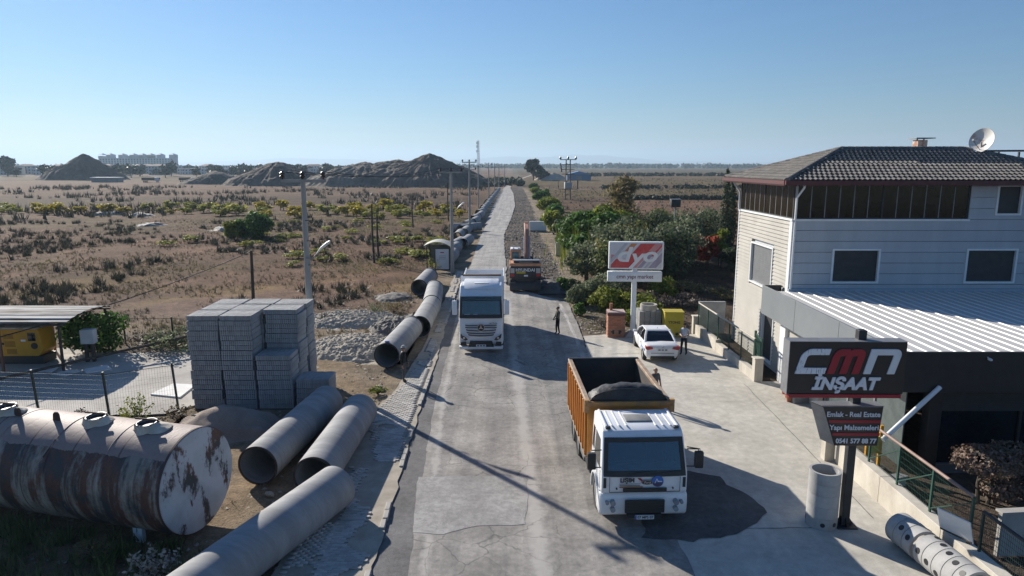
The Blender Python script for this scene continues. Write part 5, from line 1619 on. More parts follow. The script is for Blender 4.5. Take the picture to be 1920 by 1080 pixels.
MB().box(-.64, .64, -.1, -.091, .22, 2.18).build('poster', POST_W, ad)
MB().box(-.18, .18, -.103, -.1005, 1.8, 1.9).build('print_block', RED, ad)
for z in (1.5, 1.35, 1.2): MB().box(-.3, .35, -.103, -.1005, z, z + .04).build('print_line', STEEL, ad)
# ---------------------------------------------------------------- vegetation of the left field
def field_pts(n, x0, x1, y0, y1, seed, ok=None, s=(.6, 1.3), power=1.0):
    rg = np.random.default_rng(seed)
    u = rg.random(n) ** power
    y = y0 + (y1 - y0) * u; x = x0 + (x1 - x0) * rg.random(n)
    sc = rg.uniform(s[0], s[1], n)
    keep = np.ones(n, bool)
    wl = interp(ROAD_L, y)
    keep &= x < wl - 3.4
    keep &= ~((x > -31) & (x < -12.3) & (y < 37.2) & (y > 25.5))
    keep &= ~((x > -14) & (x < -7.4) & (y > 27.2) & (y < 31.6))
    if ok is not None: keep &= ok(x, y)
    return np.stack([x, y, np.full(n, -.03), sc], -1)[keep]
tag(tuft_field('dry_grass', field_pts(16000, -75, -4, 38, 130, 1, lambda x, y: (fbm(x, y, .22, 3) > .40), (.5, 1.1), 1.4), L_GRASS, 7, .36, .055, 2, .8), 'dry straw coloured grass across the left field', 'grass', kind='stuff')
tag(tuft_field('straw_grass', field_pts(11000, -62, -5, 38, 72, 15, lambda x, y: (fbm(x + 70, y, .16, 3) > .44), (.4, 1.0), 1.1), leafmat('straw_mix', (.34, .26, .13), (.20, .19, .08), .25, .2), 7, .3, .05, 16, .85), 'straw and green grass mix behind the yard and gravel heaps', 'grass', kind='stuff')
tag(tuft_field('green_grass', field_pts(9000, -90, -4, 42, 170, 3, lambda x, y: (fbm(x + 40, y, .12, 3) > .50), (.5, 1.2), 1.3), L_GRASSG, 6, .32, .04, 4, .7), 'low green grass patches in the left field', 'grass', kind='stuff')
tag(tuft_field('rush_tussocks', field_pts(6800, -110, -6, 44, 125, 5, lambda x, y: (fbm(x * .6 + 11, y * .6, .16, 3) > .42) & (fbm(x, y + 5, .4, 2) > .32), (.45, 1.15), 1.25), L_RUSH, 34, .85, .085, 6, .88), 'dark spiky rush tussocks over the left field', 'rushes', kind='stuff')
tag(tuft_field('rush_tussocks_far', field_pts(5200, -230, -10, 110, 330, 7, lambda x, y: fbm(x, y, .05, 3) > .48, (.8, 1.9), 1.2), L_RUSH, 10, 1.1, .16, 8, .7), 'dark low scrub far across the left field', 'scrub', kind='stuff')
tag(tuft_field('verge_weeds', field_pts(2500, -16, -4, 16, 48, 9, lambda x, y: (fbm(x, y, .5, 3) > .52), (.3, .8)), L_DRY, 7, .3, .02, 10, .8), 'dry weeds on the dirt around the pipes', 'weeds', kind='stuff')
# dark wet weeds at the tank foot
rg = np.random.default_rng(5)
pts = np.stack([rg.uniform(-19, -7.3, 700), rg.uniform(13.2, 18.3, 700), np.full(700, -.02), rg.uniform(.5, 1.2, 700)], -1)
pts = pts[(pts[:, 1] < 16.9 - (pts[:, 0] + 8.8) * .26 + .0) & (pts[:, 0] < -7.2 - (17.0 - pts[:, 1]) * .35)]
tag(tuft_field('weeds', pts, L_GREEN if False else leafmat('weed_dark', (.13, .17, .06), (.22, .20, .10), 1.0, .4), 16, .55, .05, 12, .7), 'dark green weeds growing below the tank', 'weeds', kind='stuff')

def twig_bush(label, loc, r, h, mat, seed, n=150, cat='bush'):
    rg = np.random.default_rng(seed)
    t = thing('bush', label, cat, loc)
    mb = MB(); tips = []
    for i in range(14):
        a = rg.uniform(0, 2 * PI); e = rg.uniform(.4, 1.2)
        p1 = Vector((math.cos(a) * r * .5 * math.cos(e), math.sin(a) * r * .5 * math.cos(e), h * .5 * math.sin(e) + .05))
        p2 = Vector((math.cos(a + .3) * r * math.cos(e), math.sin(a + .3) * r * math.cos(e), h * math.sin(e)))
        mb.tube([(0, 0, -.05), p1, p2], [.018, .012, .005], 4); tips += [p1, p2, p1.lerp(p2, .5)]
    mb.build('stems', L_DRY if mat is L_DRY else BARK, t)
    me = leaves_mesh('foliage', [(p.x, p.y, p.z, r * .28, r * .28, h * .22, 1) for p in tips], n, .055 * max(1, r), mat, seed, .5, shell=.1)
    link_mesh('foliage', me, t)
    return t
twig_bush('bare pale twiggy bush at the bottom edge below the tank', (-8.85, 15.3, 0), .75, .85, leafmat('pale_twigs', (.42, .38, .32), (.34, .30, .25), 1, .2), 3, 380)
twig_bush('brown twiggy bush under the middle of the tank', (-10.9, 16.4, 0), .6, .6, L_BROWN, 4, 220)
twig_bush('yellowish round bush at the yard fence behind the tank', (-15.0, 26.0, 0), .75, 1.15, L_YG, 5, 420)
twig_bush('dry brown bush at the fence foot left of the yellowish one', (-17.6, 25.9, 0), .8, .55, L_DRY, 6, 260)
twig_bush('straw coloured bush against the sand heap and block stack', (-13.6, 26.4, 0), .7, .6, L_GRASS, 7, 300)
twig_bush('dry bush behind the tank at the left fence post', (-20.4, 25.7, 0), .7, .6, L_DRY, 8, 260)
for k, (x, y, r_, h, mt, lab) in enumerate(((-18.6, 37.0, 1.9, 1.3, L_OLIVE, 'green brown scrub bush at the back yard fence'), (-20.6, 37.6, 1.3, 1.0, L_DRY, 'grey dry bush between the back fence posts'), (-18.3, 41.2, 1.2, 1.3, L_YG, 'yellow green bush beyond the back yard fence'),
        (-7.6, 65.4, .9, 1.5, L_YG, 'yellow green bush in front of the bus shelter'), (-9.3, 46.0, .8, 1.0, L_OLIVE, 'green weed clump beside the far gravel heap'), (-8.3, 47.0, .7, .8, L_BROWN, 'rusty brown weed clump beside the pipe row'), (-6.1, 29.7, .5, .35, L_YG, 'small green weed beside the flat grey stone'), (-7.0, 27.0, .8, .5, L_DRY, 'dry weeds behind the two large pipes'))):
    twig_bush(lab, (x, y, 0), r_, h, mt, 20 + k, int(420 * r_))

def bush(label, loc, r, h, mats, seed, n=2600, ls=.12, name='bush', cat='bush', group=None, k=16, low=.05):
    t = thing(name, label, cat, loc, 0, group)
    trunk = trunk_mesh('stems', h, .06 * r, r, seed, BARK, multi=3, limbs=3, top=.6)
    link_mesh('stems', trunk, t)
    bl = crown_blobs(r, low, h, k, seed)
    link_mesh('foliage', leaves_mesh('foliage', bl, n, ls, mats, seed), t)
    return t
# vine behind the generator shed
bush('dark green climbing vine under the arched shed roof', (-23.2, 36.4, 0), 1.8, 2.4, L_GREEN, 41, 3000, .12, k=22)
bush('rounded dark green bush standing alone in the scrub field', (-36.3, 96.5, 0), 2.7, 3.9, L_GREEN, 42, 5600, .2, k=30, low=-.8)
bush('lower yellow green bush beside the lone dark bush', (-39.0, 96.0, 0), 1.9, 2.6, L_YG, 43, 2200, .2)
# row of yellow saplings
vp = [leaves_mesh('crown', crown_blobs(1.7, .3, 3.0, 11, 50 + s), 480, .25, L_YEL if s < 3 else L_YGL, 60 + s, shell=.2) for s in range(5)]
vt = [trunk_mesh('trunk', 3.2, .07, 1.3, 70 + s, BARK, multi=2, limbs=4, top=.8) for s in range(2)]
rg = random.Random(4)
SAPR = {}
k = 0
for row, (yy, x0, x1, n) in enumerate(((146, -130, -9, 42), (158, -150, -12, 34), (136, -62, -8, 18))):
    for i in range(n):
        x = x0 + (x1 - x0) * (i + rg.uniform(-.35, .35)) / n
        if rg.random() < .22: continue
        t = thing('yellow_sapling', 'yellow leaved sapling in the row across the left field', 'sapling', (x, yy + rg.uniform(-4, 4) + (x + 60) * -.06, 0), rg.uniform(0, 6), 'yellow saplings across the left field')
        q = rg.uniform(.6, 1.1); t.scale = (q * 1.25, q * 1.25, q * rg.uniform(.6, .85))
        link_mesh('trunk', vt[rg.randrange(2)], t); link_mesh('crown', vp[rg.randrange(5)], t); SAPR.setdefault(row, []).append(t)
for row, nm in enumerate(('middle', 'rear', 'front')): rank_labels(SAPR[row], '%s yellow sapling from the left in the ' + nm + ' row of the field')
# low bright green ground bushes in the middle distance
gp = [leaves_mesh('foliage', crown_blobs(1.4, .0, 1.3, 8, 90 + s), 300, .18, L_YGL, 95 + s, shell=.2) for s in range(3)]
sp = trunk_mesh('stems', 1.0, .04, 1.0, 99, BARK, multi=2, limbs=2, top=.6)
LOWB = []
for i in range(46):
    x = rg.uniform(-46, -9); y = rg.uniform(84, 124) - (x + 20) * .15
    if rg.random() < .35: y = rg.uniform(70, 84); x = rg.uniform(-26, -9)
    t = thing('low_bush', 'low yellow green bush in the patch before the yellow saplings', 'bush', (x, y, 0), rg.uniform(0, 6), 'low green bushes of the left field')
    q = rg.uniform(.45, 1.0); t.scale = (q * 1.5, q * 1.2, q * .6)
    link_mesh('stems', sp, t); link_mesh('foliage', gp[rg.randrange(3)], t); LOWB.append(t)
rank_labels(LOWB, '%s low yellow green bush from the left before the yellow saplings')
# rubble in the field
for k, (u, v) in enumerate(((190, 403), (215, 402), (265, 405), (285, 424), (430, 430))):
    x, y = G(u, v)
    h = heap('rubble_heap', ['pale rubble heap at the left of the field dump', 'second pale rubble heap of the field dump', 'third pale rubble heap of the field dump', 'grey rubble heap nearer than the field dump', 'pale rubble heap left of the lone dark bush'][k], x, y, 2.6, 2.2, .8, M('field_rubble', (.42, .39, .35), (.2, .17, .14), scale=1.1, bump=1, bscale=4, bdist=.2, fine=.3), 40 + k, .6, 26, fr=1.2)
# ---------------------------------------------------------------- vehicles
def slab(q, t, name, mat, parent, **k):
    """thin plate from four corner points, thickened along its normal"""
    q = [Vector(p) for p in q]
    n = (q[1] - q[0]).cross(q[3] - q[0]).normalized() * t
    vs = [p for p in q] + [p + n for p in q]
    return MB().add(vs, [(3,2,1,0), (4,5,6,7), (0,1,5,4), (1,2,6,5), (2,3,7,6), (3,0,4,7)]).build(name, mat, parent, **k)

def wheel(parent, x, y, r, w, side, hub=CHROME, name='wheel'):
    e = bpy.data.objects.new(name, None); COL.objects.link(e); e.parent = parent; e.location = (x, y, r)
    prof = [(r * .60, -w / 2), (r * .9, -w / 2), (r * .98, -w * .42), (r, -w * .3), (r, w * .3), (r * .98, w * .42), (r * .9, w / 2), (r * .60, w / 2)]
    MB().lathe(prof, 30, axis='x', close=True).build('tyre', RUBBER, e, smooth=35)
    o = side * w / 2
    MB().lathe([(r * .6, o * .9), (r * .56, o * .5), (r * .3, o * .35), (r * .25, o * .75), (.01, o * .8)], 24, axis='x').build('rim', hub, e, smooth=35)
    return e

def mirror(parent, x, y, z, s, mat, h=.55, w=.24):
    a = bpy.data.objects.new('mirror', None); COL.objects.link(a); a.parent = parent
    MB().box(x - w / 2, x + w / 2, y - .1, y + .06, z - h / 2, z + h / 2).build('housing', mat, a, bevel=.03)
    MB().box(x - w / 2 + .02, x + w / 2 - .02, y + .061, y + .068, z - h / 2 + .03, z + h / 2 - .03).build('glass', GLASS_D, a)
    xi = x - s * (abs(x) - 1.22)
    for dz in (h / 2 + .02, -h / 2 - .02):
        MB().tube([(xi, y + .12, z + dz), (x, y + .1, z + dz), (x, y, z + dz * .9)], .017, 6).build('arm', BLACK, a)

# ---- white tractor lorry coming down the road
TW = thing('white_lorry', 'white lorry driving towards the camera on the left lane', 'lorry', (-1.70, 36.4, .02), R(.6))
c1 = [(.10, .42), (.02, .62), (.0, 1.05), (.015, 1.95), (.20, 3.0), (.34, 3.16), (.85, 3.62), (1.35, 3.70), (2.2, 3.62), (2.2, .9), (1.9, .55), (1.4, .55), (1.25, .9), (.75, .9), (.62, .5)]
def wcab(x, y, z):
    k = 1.0 - .055 * max(0, (z - 2.2) / 1.5)
    f = 1.0 - .07 * max(0, (.35 - y) / .35) ** 2
    return (x * k * f, y + .10 * (abs(x) / 1.23) ** 4 * (y < .6), z)
MB().prism(c1, -1.23, 1.23, 'x').build('cab', WHITE_V, TW, bevel=.07, seg=3, warp=wcab, drop=lambda c, n, a: n.y < -.7 and 2.1 < c.z < 2.9 and a > .8)
# windscreen with its dark surround
def wf(x, z, out):   # point on the front of the windscreen plane
    t = (z - 1.95) / (3.0 - 1.95); y = .015 + .185 * t - out
    return (x, y + .075 * (abs(x) / 1.2) ** 4, z)
def curved(x0, x1, z0, z1, out, t, name, mat, n=10, xs=None):
    vs = []
    for o in (out, out - t):
        for z, xa, xb in ((z0, x0, x1), (z1, xs[0] if xs else x0, xs[1] if xs else x1)):
            for i in range(n + 1):
                vs.append(wf(xa + (xb - xa) * i / n, z, o))
    m = n + 1; fs = []
    for i in range(n):
        fs += [(i, i + 1, m + i + 1, m + i), (3*m + i, 3*m + i + 1, 2*m + i + 1, 2*m + i), (i, 2*m + i, 2*m + i + 1, i + 1), (m + i, m + i + 1, 3*m + i + 1, 3*m + i)]
    fs += [(0, m, 3*m, 2*m), (n, 2*m + n, 3*m + n, m + n)]
    return MB().add(vs, fs).build(name, mat, TW, smooth=30)
curved(-1.17, 1.17, 1.94, 2.14, .012, .05, 'windscreen_frame', BLACK)
curved(-1.13, 1.13, 2.88, 3.12, .012, .05, 'windscreen_frame', BLACK)
curved(-1.17, -1.05, 2.141, 2.879, .012, .05, 'windscreen_frame', BLACK, 3, xs=(-1.13, -1.02))
curved(1.05, 1.17, 2.141, 2.879, .012, .05, 'windscreen_frame', BLACK, 3, xs=(1.02, 1.13))
curved(-1.049, 1.049, 2.142, 2.878, -.006, .006, 'windscreen', WSCREEN, xs=(-1.019, 1.019))
def interior(T, z0, y0, hw, hz):
    it = bpy.data.objects.new('interior', None); COL.objects.link(it); it.parent = T
    CAB_IN = M('cab_lining', (.16, .17, .18), (.11, .12, .13), rough=.8)
    MB().prism([(y0 + .12, z0 - .3), (y0 + .62, z0 - .3), (y0 + .62, z0 - .02), (y0 + .45, z0 + .04), (y0 + .14, z0 - .02)], -hw, hw, 'x').build('dashboard', CAB_IN, it, bevel=.03)
    for s in (-1, 1):
        MB().box(s * .58 - .26, s * .58 + .26, y0 + 1.25, y0 + 1.4, z0 - .3, z0 + hz * .72).build('seat_back', M('seat_cloth', (.07, .09, .13), (.05, .06, .09), rough=.9), it, bevel=.05)
        MB().box(s * .58 - .13, s * .58 + .13, y0 + 1.27, y0 + 1.37, z0 + hz * .73, z0 + hz * .73 + .18).build('headrest', MATS['seat_cloth'], it, bevel=.04)
    MB().lathe([(.20, -.015), (.225, -.015), (.225, .015), (.20, .015)], 24, axis='y', close=True).build('steering_wheel', BLACK, it, (.58, y0 + .62, z0 + .14), (R(-30), 0, 0))
    for k, (x, w_) in enumerate(((-.75, .3), (-.3, .22))): MB().box(x - w_ / 2, x + w_ / 2, y0 + .2, y0 + .42, z0 + .045, z0 + .055).build('papers', M('dash_papers', (.45, .6, .75), (.35, .5, .66), rough=.6), it, rot=(R(6), 0, 0), loc=(0, 0, -.03))
    MB().box(-hw, hw, y0 + 1.75, y0 + 1.8, z0 - .5, z0 + hz + .1).build('back_wall', CAB_IN, it)
    MB().box(-hw * .9, hw * .9, y0 + .28, y0 + .34, z0 + hz - .12, z0 + hz + .06).build('sun_blind', CAB_IN, it)
interior(TW, 2.12, .05, 1.05, .85)
curved(-1.1, 1.1, 2.93, 3.12, .10, .03, 'sun_visor', GLASS_D, xs=(-1.06, 1.06))
for x in (-.35, .25): MB().tube([(x, .03, 2.08), (x + .5, .05, 2.14)], .012, 5).build('wiper', BLACK, TW)
# roof deflector and lights, skylight
MB().prism([(.6, 3.44), (.95, 3.68), (1.5, 3.78), (2.2, 3.8), (2.2, 3.60), (1.2, 3.62)], -.98, .98, 'x').build('roof_deflector', WHITE_V, TW, bevel=.05, seg=2)
MB().box(-.38, .42, .98, 1.42, 3.70, 3.735).build('roof_hatch', WHITE, TW, bevel=.01)
# grille
DG = M('grille_dark', (.05, .055, .065), (.035, .04, .045), rough=.4)
for k, (z, hw) in enumerate(((1.52, .86), (1.40, .86), (1.27, .82), (1.12, .78), (.99, .70))):
    pts = []
    K = 14
    top = [(-hw + 2 * hw * i / K, z + .045 - .05 * (1 - (2 * i / K - 1) ** 2) * (k > 1) + (.02 if abs(2 * i / K - 1) > .9 else 0)) for i in range(K + 1)]
    bot = [(x, zz - .05) for x, zz in reversed(top)]
    MB().prism(top + bot, -.022, .02, 'y').build('grille_slat', DG, TW)
em = bpy.data.objects.new('emblem', None); COL.objects.link(em); em.parent = TW; em.location = (0, -.03, 1.43)
MB().cyl((0, .03, 0), (0, -.01, 0), .205, n=32).build('disc', BLACK, em)
m = MB()
m.lathe([(.185, -.025), (.205, -.025), (.205, -.008), (.185, -.008)], 36, axis='y', close=True); m.build('ring', CHROME, em, smooth=30)
for k in range(3):
    a = R(90 + 120 * k); b = a + R(60); c = a - R(60)
    MB().prism([(.19 * math.cos(a), .19 * math.sin(a)), (.035 * math.cos(c), .035 * math.sin(c)), (0, 0), (.035 * math.cos(b), .035 * math.sin(b))], -.026, -.012, 'y').build('star_point', CHROME, em)
text_mesh('lettering', 'ACTROS', .11, STEEL, TW, Matrix.Translation((.68, -.012, 1.66)), .004, 0, .004)
# headlights, bumper, plate
for s in (-1, 1):
    hl = MB().prism([(s * .72, .74), (s * .88, .70), (s * 1.1, .86), (s * 1.13, 1.06), (s * 1.03, 1.0), (s * .80, .88)], -.03, .1, 'y').build('headlight', M('headlight_dark', (.06, .06, .065), (.03, .03, .03), rough=.15), TW)
    MB().prism([(s * .73, .76), (s * .80, .885), (s * 1.03, 1.005), (s * 1.05, 1.03), (s * .78, .915), (s * .71, .78)], -.036, -.028, 'y').build('light_strip', WHITE, hl)
    MB().cyl((s * .93, -.034, .85), (s * .93, -.02, .85), .055, n=14).build('lamp', CHROME, hl)
    MB().prism([(s * .78, .40), (s * 1.12, .40), (s * 1.12, .60), (s * .84, .62)], -.025, .1, 'y').build('fog_recess', BLACK, TW)
    mirror(TW, s * 1.42, -.02, 2.55, s, WHITE_V, .78, .26)
    MB().box(s * 1.18 - .012, s * 1.18 + .012, .55, 1.5, 2.1, 2.85).build('side_window', GLASS_D, TW)
    MB().box(s * 1.235 - .006, s * 1.235 + .006, .5, .52, .95, 2.9).build('door_seam', DG, TW)
    MB().box(s * 1.25 - .02, s * 1.25 + .02, 1.3, 1.5, 1.75, 1.8).build('door_handle', BLACK, TW)
    wheel(TW, s * 1.08, 1.35, .5, .32, s)
    for yy in (4.9, 6.2): wheel(TW, s * 1.0, yy, .5, .5, s)
MB().prism([(-.70, .34), (.70, .34), (.60, .66), (-.60, .66)], -.03, .1, 'y').build('air_intake', BLACK, TW)
MB().prism([(-1.18, .20), (1.18, .20), (1.22, .36), (-1.22, .36)], -.02, .35, 'y').build('bumper_lip', WHITE_V, TW, bevel=.03)
PLATE = M('plate_white', (.72, .73, .74), (.68, .69, .7), rough=.4)
MB().box(-.27, .27, -.05, -.032, .36, .48).build('number_plate', PLATE, TW)
for x in (-.16, 0, .16): MB().box(x - .055, x + .055, -.053, -.0505, .39, .45).build('plate_mark', BLACK, TW)
# tipper trailer behind the cab
MB().box(-.45, .45, 1.0, 8.2, .65, .95).build('chassis', DARKSTEEL, TW)
tp = MB(); tp.box(-1.25, 1.25, 2.65, 2.75, 1.15, 3.86); tp.box(-1.25, -1.19, 2.75, 8.3, 1.15, 3.5); tp.box(1.19, 1.25, 2.75, 8.3, 1.15, 3.5); tp.box(-1.19, 1.19, 2.75, 8.3, 1.15, 1.25); tp.box(-1.19, 1.19, 8.22, 8.3, 1.25, 3.4)
tp.build('tipper_body', WHITE_V, TW)
MB().box(-1.1, 1.1, 2.63, 2.79, 3.86, 3.95).build('headboard_rim', M('board_brown', (.16, .11, .08), (.12, .08, .06), rough=.8), TW)
MB().box(-1.27, 1.27, 2.4, 2.64, 3.05, 3.45).build('cab_guard', WHITE_V, TW, bevel=.05)

# ---- tipper truck in front
DT = thing('tipper_truck', 'white cab tipper truck with orange dump body in the foreground', 'tipper truck', (3.75, 17.95, .02), R(2.0))
c1 = [(.08, 1.02), (.03, 1.1), (.03, 1.58), (.36, 2.55), (.5, 2.71), (.8, 2.79), (2.05, 2.79), (2.1, 2.7), (2.1, .95), (1.8, .95), (1.62, 1.16), (1.2, 1.26), (.78, 1.16), (.6, .95)]
def wc2(x, y, z):
    k = 1.0 - .06 * max(0, (z - 1.6) / 1.2)
    return (x * k, y + .05 * (abs(x) / 1.2) ** 4 * (y < .6), z)
MB().prism(c1, -1.22, 1.22, 'x').build('cab', WHITE_V, DT, bevel=.045, seg=3, warp=wc2, drop=lambda c, n, a: n.y < -.7 and 1.7 < c.z < 2.4 and a > .8)
ribm = MB().box(-.025, .025, .72, 1.95, 2.785, 2.805).mesh('roof_rib', WHITE_V, bevel=.006, seg=1)
for x in (-.85, -.64, -.43, .43, .64, .85): link_mesh('roof_rib', ribm, DT, (x, 0, 0))
for x in (-1.03, 1.03): MB().box(x - .03, x + .03, .62, 2.0, 2.76, 2.84).build('roof_rail', WHITE_V, DT, bevel=.012)
MB().box(-.38, .38, 1.0, 1.55, 2.79, 2.835).build('roof_hatch', M('hatch_grey', (.26, .26, .25), (.2, .2, .195), rough=.6), DT, bevel=.02)
for x in (-.98, .98): MB().box(x - .07, x + .07, .54, .66, 2.75, 2.83).build('marker_lamp', DARKSTEEL, DT, bevel=.02)
def dw(x, z, out):
    t = (z - 1.58) / (2.55 - 1.58); return (x * (1 - .06 * max(0, (z - 1.6) / 1.2)), .03 + .33 * t - out + .05 * (abs(x) / 1.2) ** 4, z)
def dcurved(x0, x1, z0, z1, out, t, name, mat, n=10):
    vs = []
    for o in (out, out - t):
        for z in (z0, z1):
            for i in range(n + 1): vs.append(dw(x0 + (x1 - x0) * i / n, z, o))
    m = n + 1; fs = []
    for i in range(n):
        fs += [(i, i + 1, m + i + 1, m + i), (3*m + i, 3*m + i + 1, 2*m + i + 1, 2*m + i), (i, 2*m + i, 2*m + i + 1, i + 1), (m + i, m + i + 1, 3*m + i + 1, 3*m + i)]
    fs += [(0, m, 3*m, 2*m), (n, 2*m + n, 3*m + n, m + n)]
    return MB().add(vs, fs).build(name, mat, DT, smooth=30)
dcurved(-1.17, 1.17, 1.55, 1.70, .012, .05, 'windscreen_frame', BLACK)
dcurved(-1.17, 1.17, 2.45, 2.57, .012, .05, 'windscreen_frame', BLACK)
dcurved(-1.17, -1.05, 1.701, 2.449, .012, .05, 'windscreen_frame', BLACK, 3)
dcurved(1.05, 1.17, 1.701, 2.449, .012, .05, 'windscreen_frame', BLACK, 3)
dcurved(-1.049, 1.049, 1.702, 2.448, -.006, .006, 'windscreen', WSCREEN)
interior(DT, 1.70, .10, 1.06, .78)
for x in (-1.0, 1.0): MB().box(x - .005, x + .005, .018, .04, 1.09, 1.54).build('hatch_seam', DARKSTEEL, DT)
MB().box(-1.0, 1.0, .018, .04, 1.085, 1.095).build('hatch_seam', DARKSTEEL, DT)
for x in (-1.13, 1.13): MB().box(x - .04, x + .04, .06, .10, 1.2, 1.5).build('corner_vent', DARKSTEEL, DT)
for x in (-.6, .2): MB().tube([(x, .04, 1.62), (x + .75, .055, 1.70)], .012, 5).build('wiper', BLACK, DT)
MB().box(-.02, .02, .34, .38, 2.36, 2.5).build('inner_mirror', BLACK, DT)
MB().box(-.62, .62, -.012, .03, 1.12, 1.21).build('upper_grille', BLACK, DT)
for s in (-1, 1):
    MB().cyl((s * .8, .0, 1.2), (s * .8, .04, 1.2), .025, n=10).build('hinge', BLACK, DT)
# bumper
MB().prism([(.05, .32), (-.03, .42), (-.06, .70), (-.02, .96), (.12, 1.02), (.55, 1.0), (.62, .6), (.55, .32)], -1.26, 1.26, 'x').build('bumper', WHITE_V, DT, bevel=.05, seg=2, warp=lambda x, y, z: (x, y + .16 * (abs(x) / 1.26) ** 5, z))
MB().box(-.56, .56, -.075, .0, .5, .87).build('lower_grille', BLACK, DT)
for z in (.58, .66, .74, .82): MB().box(-.55, .55, -.082, -.074, z - .008, z + .008).build('grille_bar', DARKSTEEL, DT)
LENS = M('lamp_lens', (.30, .32, .34), (.22, .23, .25), rough=.15)
for s in (-1, 1):
    for (x, z, r) in ((.90, .78, .075), (1.06, .78, .05), (.90, .58, .07)):
        MB().cyl((s * x, .1, z), (s * x, -.075 + .09 * (x / 1.26) ** 5, z), r, n=16).build('headlight', LENS, DT)
MB().box(-.5, .5, -.05, .05, .33, .44).build('step_recess', BLACK, DT)
MB().box(-.27, .27, -.085, -.055, .31, .43).build('number_plate', PLATE, DT)
MB().box(-.27, -.23, -.088, -.0851, .31, .43).build('plate_band', M('plate_blue', (.03, .08, .4), (.03, .07, .35)), DT)
text_mesh('lettering', '07 MPS 07', .105, BLACK, DT, Matrix.Translation((.02, -.088, .37)), .001, 0, .003)
DOOR_TXT = M('door_print', (.05, .05, .055), (.04, .04, .045), rough=.5)
text_mesh('lettering', 'LIŞIM', .17, DOOR_TXT, DT, Matrix.Translation((-.50, .022, 1.44)), .002, 0, .008)
MB().prism([(-.22, 1.51), (-.12, 1.50), (-.05, 1.42), (-.02, 1.34), (-.07, 1.34), (-.11, 1.42), (-.17, 1.46)], .018, .026, 'y').build('red_swoosh', RED, DT)
MB().box(-.72, -.12, .018, .026, 1.328, 1.342).build('print_line', STEEL, DT)
MB().box(-.72, -.14, .018, .026, 1.272, 1.298).build('print_line', STEEL, DT)
MB().box(-.72, -.06, .018, .026, 1.222, 1.252).build('print_line', M('print_orange_dark', (.30, .16, .05), (.25, .12, .04)), DT)
bdg = bpy.data.objects.new('oval_badge', None); COL.objects.link(bdg); bdg.parent = DT; bdg.location = (.06, .016, 1.38)
MB().prism([(.16 * math.cos(a), .065 * math.sin(a)) for a in np.linspace(0, 2 * PI, 28, endpoint=False)], -.012, .02, 'y').build('rim', STEEL, bdg)
MB().prism([(.145 * math.cos(a), .053 * math.sin(a)) for a in np.linspace(0, 2 * PI, 28, endpoint=False)], -.015, -.011, 'y').build('field', DARKSTEEL, bdg)
text_mesh('lettering', 'Ford', .10, CHROME, bdg, Matrix.Translation((0, -.018, 0)), .002, .3)
rd = bpy.data.objects.new('round_badge', None); COL.objects.link(rd); rd.parent = DT; rd.location = (.36, .016, 1.41)
MB().cyl((0, .02, 0), (0, -.008, 0), .165, n=32).build('disc', M('badge_blue', (.03, .16, .52), (.03, .12, .42), rough=.35), rd)
MB().prism([(.15 * math.cos(a), .15 * math.sin(a)) for a in np.linspace(PI * 1.08, PI * 1.92, 14)], -.0125, -.008, 'y').build('dark_segment', M('badge_dark', (.10, .07, .12), (.08, .06, .1)), rd)
MB().prism([(-.09, -.05), (-.07, -.05), (-.03, .06), (.0, -.01), (.12, -.01), (.12, .01), (.01, .02), (-.03, .10)], -.0165, -.0126, 'y').build('white_mark', WHITE, rd)
for s in (-1, 1):
    k = lambda z: 1.0 - .06 * max(0, (z - 1.6) / 1.2)
    xs = s * 1.222
    slab([(xs * k(1.62), .42, 1.62), (xs * k(1.62), 1.45, 1.62), (xs * k(2.42), 1.45, 2.42), (xs * k(2.42), .66, 2.42)], -.012 * s, 'side_window', GLASS_D, DT)
    slab([(xs * k(1.75), 1.6, 1.75), (xs * k(1.75), 1.9, 1.75), (xs * k(2.4), 1.9, 2.4), (xs * k(2.4), 1.6, 2.4)], -.012 * s, 'rear_window', GLASS_D, DT)
    MB().box(xs - .006, xs + .006, .36, .375, 1.0, 1.6).build('door_seam', DARKSTEEL, DT)
    MB().box(xs - .006, xs + .006, 1.5, 1.515, 1.0, 1.6).build('door_seam', DARKSTEEL, DT)
    MB().box(xs - .02, xs + .02, 1.28, 1.44, 1.4, 1.45).build('door_handle', BLACK, DT)
    # mudguard arch round the front wheel
    ar = [(1.2 + .62 * math.cos(a), .55 + .62 * math.sin(a)) for a in np.linspace(R(-8), R(188), 14)]
    ai = [(1.2 + .56 * math.cos(a), .55 + .56 * math.sin(a)) for a in np.linspace(R(188), R(-8), 14)]
    MB().prism(ar + ai, s * 1.26, s * .9, 'x').build('mudguard', WHITE_V, DT, smooth=40)
    MB().prism([(.58, .35), (.62, .35), (.62, 1.0), (.30, 1.05), (.30, .95), (.5, .9)], s * 1.25, s * 1.0, 'x').build('step', WHITE_V, DT)
    wheel(DT, s * 1.06, 1.2, .52, .3, s, STEEL)
    for yy in (5.0, 6.32): wheel(DT, s * .97, yy, .52, .56, s, STEEL)
    mirror(DT, s * 1.52, .10, 2.02, s, BLACK, .48, .24)
MB().tube([(1.2, .2, 2.35), (1.55, .1, 2.32), (1.55, .1, 2.26)], .016, 6).build('mirror_stay', BLACK, DT)
MB().box(-.42, .42, 2.05, 7.3, .72, .98).build('chassis', DARKSTEEL, DT)
MB().box(-1.2, -.7, 2.5, 3.5, .45, .95).build('fuel_tank', DARKSTEEL, DT, bevel=.08)
MB().box(.7, 1.2, 2.5, 3.3, .45, .95).build('battery_box', DARKSTEEL, DT, bevel=.02)
MB().box(-1.24, -1.18, 3.5, 4.3, .5, .85).build('side_guard', STEEL, DT)
